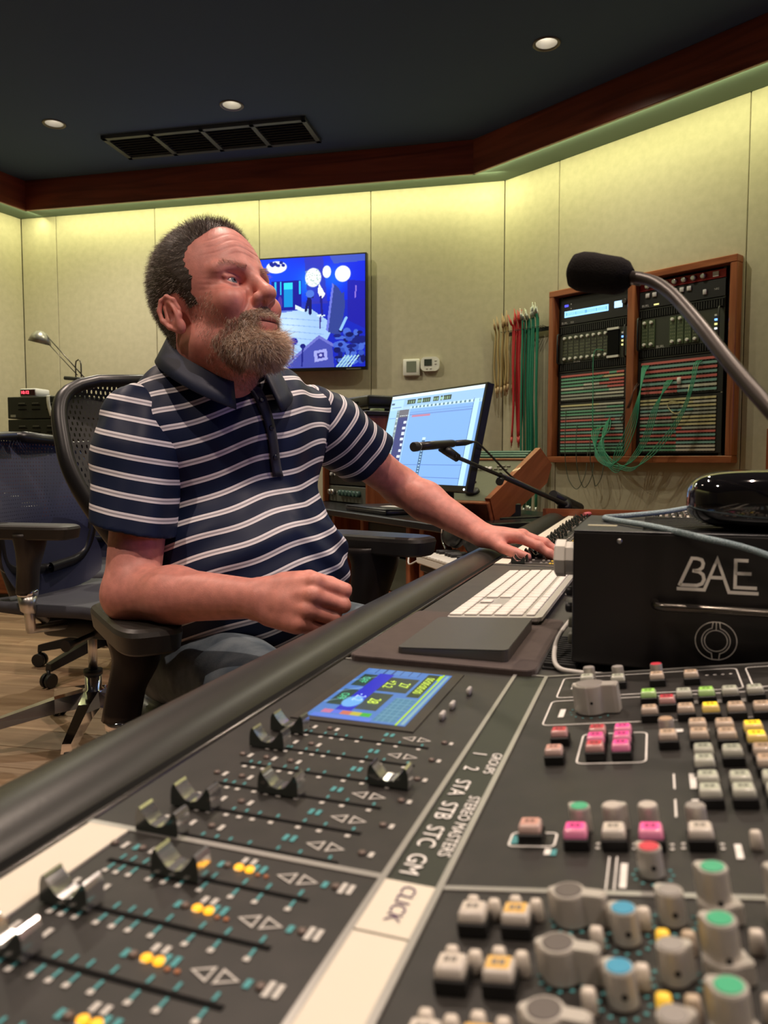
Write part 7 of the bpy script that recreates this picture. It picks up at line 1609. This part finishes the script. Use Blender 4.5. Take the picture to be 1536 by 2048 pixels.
# thin stubble from the sideburn along the jaw and on the throat
x, y, z = q.T; stub = (np.abs(x - 0.030 - np.clip(-0.02 - z, 0, 0.06) * 0.35) < 0.030) & (z < 0.004) & (z > -0.12) & (np.abs(y) > 0.02) & nearb & (bmk <= 0.0)
stub |= (z < -0.085) & (z > -0.145) & (x > 0.0) & nearb & (bmk <= 0)
sels = np.where(stub)[0]; pick = HN.choice(sels, 3600); D = nn[pick] * 0.5 + np.array([0.12, 0, -0.8]) + HN.normal(0, 0.25, (len(pick), 3)); D /= np.linalg.norm(D, axis=1, keepdims=True)
strands(Pw[pick], nn[pick], D, np.full((len(pick), 1), 0.0048), 0.00022, 'stubble', gcol(len(pick), [(0.26, 0.13, 0.09), (0.42, 0.27, 0.19), (0.66, 0.54, 0.46)], [0.45, 0.35, 0.20]), beard_o, 0.4, 2, 8)
# looser whiskers thin the beard's edge out over the cheek
edge = np.where((bmk > -0.016) & (bmk <= 0.0015) & nearb & (q[:, 2] < -0.048) & (q[:, 2] > -0.135) & (np.abs(q[:, 1]) > 0.018))[0]
pick = HN.choice(edge, 3200); D = nn[pick] * 0.45 + np.array([0.16, 0, -0.7]) + HN.normal(0, 0.25, (len(pick), 3)); D /= np.linalg.norm(D, axis=1, keepdims=True)
strands(Pw[pick], nn[pick], D, np.full((len(pick), 1), 0.0085), 0.00030, 'whiskers', gcol(len(pick), [(0.32, 0.18, 0.12), (0.50, 0.34, 0.24), (0.72, 0.60, 0.50)], [0.35, 0.40, 0.25]), beard_o, 0.5, 3, 9)
# brows and forearm hair
ay = np.abs(q[:, 1]); bs = np.where((np.abs(q[:, 2] - (0.0315 + 0.010 * np.clip((ay - 0.02) / 0.02, 0, 1) - 0.3 * np.clip(ay - 0.042, 0, 1))) < 0.0042) & (ay > 0.013) & (ay < 0.054) & (q[:, 0] > 0.055))[0]
if len(bs):
    pick = HN.choice(bs, 300); D = nn[pick] * 0.35 + hl * np.sign(q[pick, 1])[:, None] * 0.8 + hu * 0.15 + HN.normal(0, 0.2, (len(pick), 3)); D /= np.linalg.norm(D, axis=1, keepdims=True)
    strands(Pw[pick], nn[pick], D, np.full((len(pick), 1), 0.008), 0.00024, 'eyebrows', gcol(len(pick), [(0.40, 0.24, 0.18), (0.52, 0.35, 0.27)], [0.5, 0.5]), man, 0.3, 2, 6)['kind'] = 'stuff'

# ---- clothes
def cloth_mat(name):
    m = bpy.data.materials.new(name); m.use_nodes = True; nt = m.node_tree; b = nt.nodes['Principled BSDF']
    at = nt.nodes.new('ShaderNodeAttribute'); at.attribute_name = 'stripe'
    def math_(op, a, b_=None):
        n = nt.nodes.new('ShaderNodeMath'); n.operation = op
        for i, q in enumerate((a, b_)):
            if q is None: continue
            if isinstance(q, (int, float)): n.inputs[i].default_value = q
            else: nt.links.new(q, n.inputs[i])
        return n.outputs[0]
    fr = math_('FRACT', at.outputs['Fac']); d = math_('ABSOLUTE', math_('SUBTRACT', fr, 0.5))         # 0 on the stripe's centre
    white = math_('LESS_THAN', d, 0.148); grey = math_('LESS_THAN', d, 0.042)
    m1 = nt.nodes.new('ShaderNodeMix'); m1.data_type = 'RGBA'; m1.inputs[6].default_value = (0.008, 0.0145, 0.044, 1); m1.inputs[7].default_value = (0.82, 0.78, 0.80, 1); nt.links.new(white, m1.inputs[0])
    m2 = nt.nodes.new('ShaderNodeMix'); m2.data_type = 'RGBA'; m2.inputs[7].default_value = (0.36, 0.34, 0.38, 1); nt.links.new(m1.outputs[2], m2.inputs[6]); nt.links.new(grey, m2.inputs[0])
    nt.links.new(m2.outputs[2], b.inputs['Base Color']); b.inputs['Roughness'].default_value = 0.5; b.inputs['Specular IOR Level'].default_value = 0.22
    return m
POLO = cloth_mat('striped_polo'); NAVY = mat('navy_knit', (0.008, 0.0145, 0.044), 0.55, bump=(900, 0.25, 0.0004))
def set_stripe(me, val):
    at = me.attributes.new('stripe', 'FLOAT', 'POINT'); at.data.foreach_set('value', np.asarray(val, np.float32))
MF = Frame((0, 0, 0), fwd, lft, (0, 0, 1))
def me_(c, r, op='u', k=0.03, fr=None):                    # ellipsoid with axes along the man's own directions
    return ell(MF.loc(A3(c)), r, op, k, MF)
def folds(amp, fn, lo, hi): return dict(f=lambda P: amp * fn(P), lo=np.array(lo), hi=np.array(hi), op='a', k=0.0)
def plane_cut(p, n, k=0.002, ext=0.5): p, n = A3(p), A3(nrm(n)); return dict(f=lambda P: -((P - p) @ n), lo=p - ext, hi=p + ext, op='s', k=k)   # removes the side n points to
up = np.array([0, 0, 1.0])
trunk = [me_(chest + [0, 0, 0.0], (0.150, 0.192, 0.165), k=0.03), me_(belly + fwd * 0.012, (0.172, 0.190, 0.170), k=0.07), me_(pelv + [0.01, -0.01, 0.05], (0.160, 0.195, 0.130), k=0.06),
         cone(neck0 + lft * -0.05 + [0, 0, -0.03], shR + [0.012, 0, -0.004], 0.058, 0.062, k=0.04), cone(neck0 + lft * 0.05 + [0, 0, -0.03], shL + [0, 0, -0.004], 0.058, 0.060, k=0.04),
         cone(shR + [0.02, 0, -0.04], chest + [0, 0, -0.05], 0.06, 0.10, k=0.03), cone(shL + [-0.02, 0, -0.04], chest + [0, 0, -0.05], 0.06, 0.10, k=0.03)]
def fold_fn(P):
    d = (P - A3(chest)); a = d @ A3(lft); z = d[..., 2]; f = d @ A3(fwd)
    u = a * 0.75 - z * 0.62; w = a * 0.62 + z * 0.75
    s1 = np.sin(u * 70 + 4 * np.sin(w * 9) + 1.0) * np.clip(np.sin(w * 7 + 0.6) * 0.7 + 0.5, 0, 1)
    s2 = np.sin(z * 95 + a * 55 * np.sign(a) + 2 * np.sin(a * 14)) * np.exp(-((z + 0.20) / 0.10) ** 2)
    return s1 + 0.8 * s2
trunk.append(folds(0.0034, fold_fn, (-0.7, 1.1, 0.4), (0.1, 1.9, 1.2)))
trunk += [plane_cut((0, 0, 0.515), (0.0, 0.0, -1.0), 0.004, 1.0)]
sm = sdf_mesh(trunk, 0.0042, 'shirt', POLO)
PER = 0.0315; sn = nrm((-0.35, 0.02, 1.0)); c_ = mesh_co(sm); rel = c_ - chest
af = np.abs(rel @ lft); sval = (rel @ sn) / PER + 0.35
sval += -0.55 * np.exp(-((rel @ lft - 0.02) / 0.05) ** 2) * np.clip((rel[:, 2] - 0.02) / 0.1, -0.3, 1) * 0.6 + 0.10 * np.sin((rel @ lft) * 40 + rel[:, 2] * 8)
set_stripe(sm, sval); shirt = adopt('shirt', sm)
def sleeve(sh, elb, frac, r0, r1, hem_n, seed, ph0):
    axv = nrm(elb - sh); Lf = np.linalg.norm(elb - sh) * frac; hem = sh + axv * Lf; hn = nrm(hem_n)
    P = [cone(sh - axv * 0.0, sh + axv * Lf * 0.35, r0, (r0 + r1) / 2 + 0.005, k=0.01), cone(sh + axv * Lf * 0.35, sh + axv * (Lf + 0.08), (r0 + r1) / 2 + 0.005, r1, k=0.02)]
    def ff(Q):
        d = Q - A3(sh); t = d @ A3(axv); o = d - t[..., None] * A3(axv); e1 = A3(nrm(np.cross(axv, [0.3, 0.9, 0.2]))); e2 = np.cross(A3(axv), e1); an = np.arctan2(o @ e2, o @ e1)
        return np.sin(an * 4 + t * 14 + seed) * np.clip(t / 0.12, 0.15, 1) + 0.5 * np.sin(an * 7 - t * 30 + seed * 2)
    P.append(folds(0.0019, ff, sh - 0.4, sh + 0.4)); P.append(plane_cut(hem, hn, 0.003)); P.append(cone(hem - axv * 0.05, hem + axv * 0.12, r1 - 0.0085, r1 - 0.0065, 's', 0.002))
    me = sdf_mesh(P, 0.0036, 'sleeve', [POLO, NAVY]); cc = mesh_co(me); t = ((cc - sh) @ axv); hd_ = (cc - hem) @ hn
    v = (hd_ + 0.028) / 0.0302 + 0.5 + ph0; v = np.minimum(v, (-0.0140 + 0.028) / 0.0302 + 0.5 + ph0); set_stripe(me, v)
    return adopt('sleeve', me, shirt)
sleeve(shR + np.array([-0.014, -0.010, 0.004]), elR, 0.645, 0.064, 0.069, (-0.20, 0.0, -1.0), 0.4, 0.0)
sleeve(shL + np.array([0.004, 0.0, 0.0]), elL + np.array([0, 0, 0.005]), 0.60, 0.062, 0.070, elL - shL + np.array([0, 0, -0.05]), 2.2, 0.0)
# collar: a band round the neck folded over, open at the front
nk = neck0 + np.array([0.030, -0.020, -0.010]); m = MB(); rows = 7; cols_ = 45; vs = []
for i in range(cols_):
    a = R(-158 + 316 * i / (cols_ - 1)); back = (1 + math.cos(a)) / 2             # a = 0 at the nape
    d = -fwd * math.cos(a) + lft * math.sin(a); fr_ = 1 - back
    for j in range(rows):
        t = j / (rows - 1)
        if t < 0.4: q_ = t / 0.4; r = 0.071 + 0.005 * q_; z = 0.018 + 0.034 * q_ * (0.55 + 0.45 * back)
        else: q_ = (t - 0.4) / 0.6; r = 0.077 + 0.022 * q_ + 0.016 * fr_ * q_; z = 0.018 + 0.034 * (0.55 + 0.45 * back) - q_ * (0.054 + 0.018 * fr_ ** 2)
        w_ = 1.0 + 0.10 * abs(math.sin(a)); p = nk + d * r * w_ + np.array([0, 0, z + 0.050 * back ** 0.8 - 0.034 * fr_ ** 2]) + fwd * 0.018 * fr_
        vs.append(Vector(p) - man.location)
fs = [(i * rows + j, (i + 1) * rows + j, (i + 1) * rows + j + 1, i * rows + j + 1) for i in range(cols_ - 1) for j in range(rows - 1)]
m.add(vs, fs, 0, True); col_o = m.build('collar', NAVY, shirt); md = col_o.modifiers.new('thickness', 'SOLIDIFY'); md.thickness = 0.0035; md.offset = 0.0
# placket with buttons, laid on the front of the shirt
from mathutils.bvhtree import BVHTree
bv = BVHTree.FromPolygons([tuple(p) for p in c_], [tuple(pp.vertices) for pp in sm.polygons])
def on_shirt(side, z):
    o = Vector(chest + lft * side + fwd * 0.6); o.z = z; h_ = bv.ray_cast(o, Vector(-fwd)); return h_[0], h_[1]
PS = lambda z: -0.030 + (1.045 - z) * 0.22
m = MB(); row = []
for j in range(15):
    z = 1.045 - 0.155 * j / 14
    for i in range(4):
        h_, n_ = on_shirt(PS(z) + (-0.010 + 0.020 * i / 3), z)
        if h_ is None: h_ = Vector(chest); n_ = Vector(fwd)
        row.append(h_ + n_ * 0.0022 - man.location)
m.add(row, [(j * 4 + i, j * 4 + i + 1, (j + 1) * 4 + i + 1, (j + 1) * 4 + i) for j in range(14) for i in range(3)], 0, True)
pk = m.build('placket', mat('placket_navy', (0.008, 0.012, 0.034), 0.5, sheen=0.2), shirt); md = pk.modifiers.new('thickness', 'SOLIDIFY'); md.thickness = 0.002
for z in (1.022, 0.975, 0.925):
    h_, n_ = on_shirt(PS(z), z)
    if h_ is not None: MB().lathe([(0.0052, 0), (0.0050, 0.0018), (0.0028, 0.0022)], 14, M=n_.to_track_quat('Z', 'Y').to_matrix()).build('button', mat('button_navy', (0.02, 0.025, 0.05), 0.25), pk, h_ + n_ * 0.0042 - man.location)

# jeans and shoes
hipR, hipL = pelv - lft * 0.085 + [0, 0, -0.005], pelv + lft * 0.085 + [0, 0, -0.005]
kneeR = np.array([-0.135, 1.105, 0.545]); kneeL = np.array([0.075, 1.385, 0.570]); ankR = np.array([0.00, 1.00, 0.11]); ankL = np.array([0.20, 1.22, 0.11])
def denim_fn(P): return np.sin(P[..., 0] * 80 + 3 * np.sin(P[..., 2] * 30) + P[..., 1] * 40) * 0.6 + np.sin(P[..., 2] * 120 + P[..., 0] * 50) * 0.5
jn = [me_(pelv, (0.150, 0.180, 0.115), k=0.04), cone(hipR, kneeR, 0.096, 0.070, k=0.05), cone(hipL, kneeL, 0.096, 0.070, k=0.05), cone(kneeR, ankR, 0.068, 0.055, k=0.03), cone(kneeL, ankL, 0.068, 0.055, k=0.03), folds(0.0018, denim_fn, (-0.7, 0.8, 0.0), (0.5, 1.9, 0.9))]
denim = mat('blue_denim', (0.085, 0.115, 0.150), 0.8, spec=0.2, var=(22, (0.22, 0.26, 0.29), 0.8), bump=(700, 0.5, 0.0008))
adopt('jeans', sdf_mesh(jn, 0.0065, 'jeans', denim))
# inseam stitching on the near leg
for k_, ank in enumerate((ankR, ankL)):
    d = Vector((0.75, -0.66, 0)); a = Vector(ank); m = MB(); sh_ = []
    for t, wx, h0, h1 in ((-0.09, 0.035, 0.004, 0.085), (0.0, 0.042, 0.004, 0.105), (0.08, 0.045, 0.004, 0.065), (0.15, 0.040, 0.004, 0.045), (0.19, 0.022, 0.006, 0.028)):
        c0 = Vector((a.x, a.y, 0)) + d * t; s_ = Vector((-d.y, d.x, 0))
        for q_ in range(12):
            an = 2 * math.pi * q_ / 12; sh_.append(c0 + s_ * wx * math.cos(an) + Vector((0, 0, h0 + (h1 - h0) * (0.5 + 0.5 * math.sin(an)))) - man.location)
    m.add(sh_, [(i * 12 + j, i * 12 + (j + 1) % 12, (i + 1) * 12 + (j + 1) % 12, (i + 1) * 12 + j) for i in range(4) for j in range(12)] + [tuple(range(12)), tuple(48 + j for j in reversed(range(12)))], 0, True); m.build('shoe', mat('brown_leather_shoe', (0.06, 0.035, 0.02), 0.4), man)
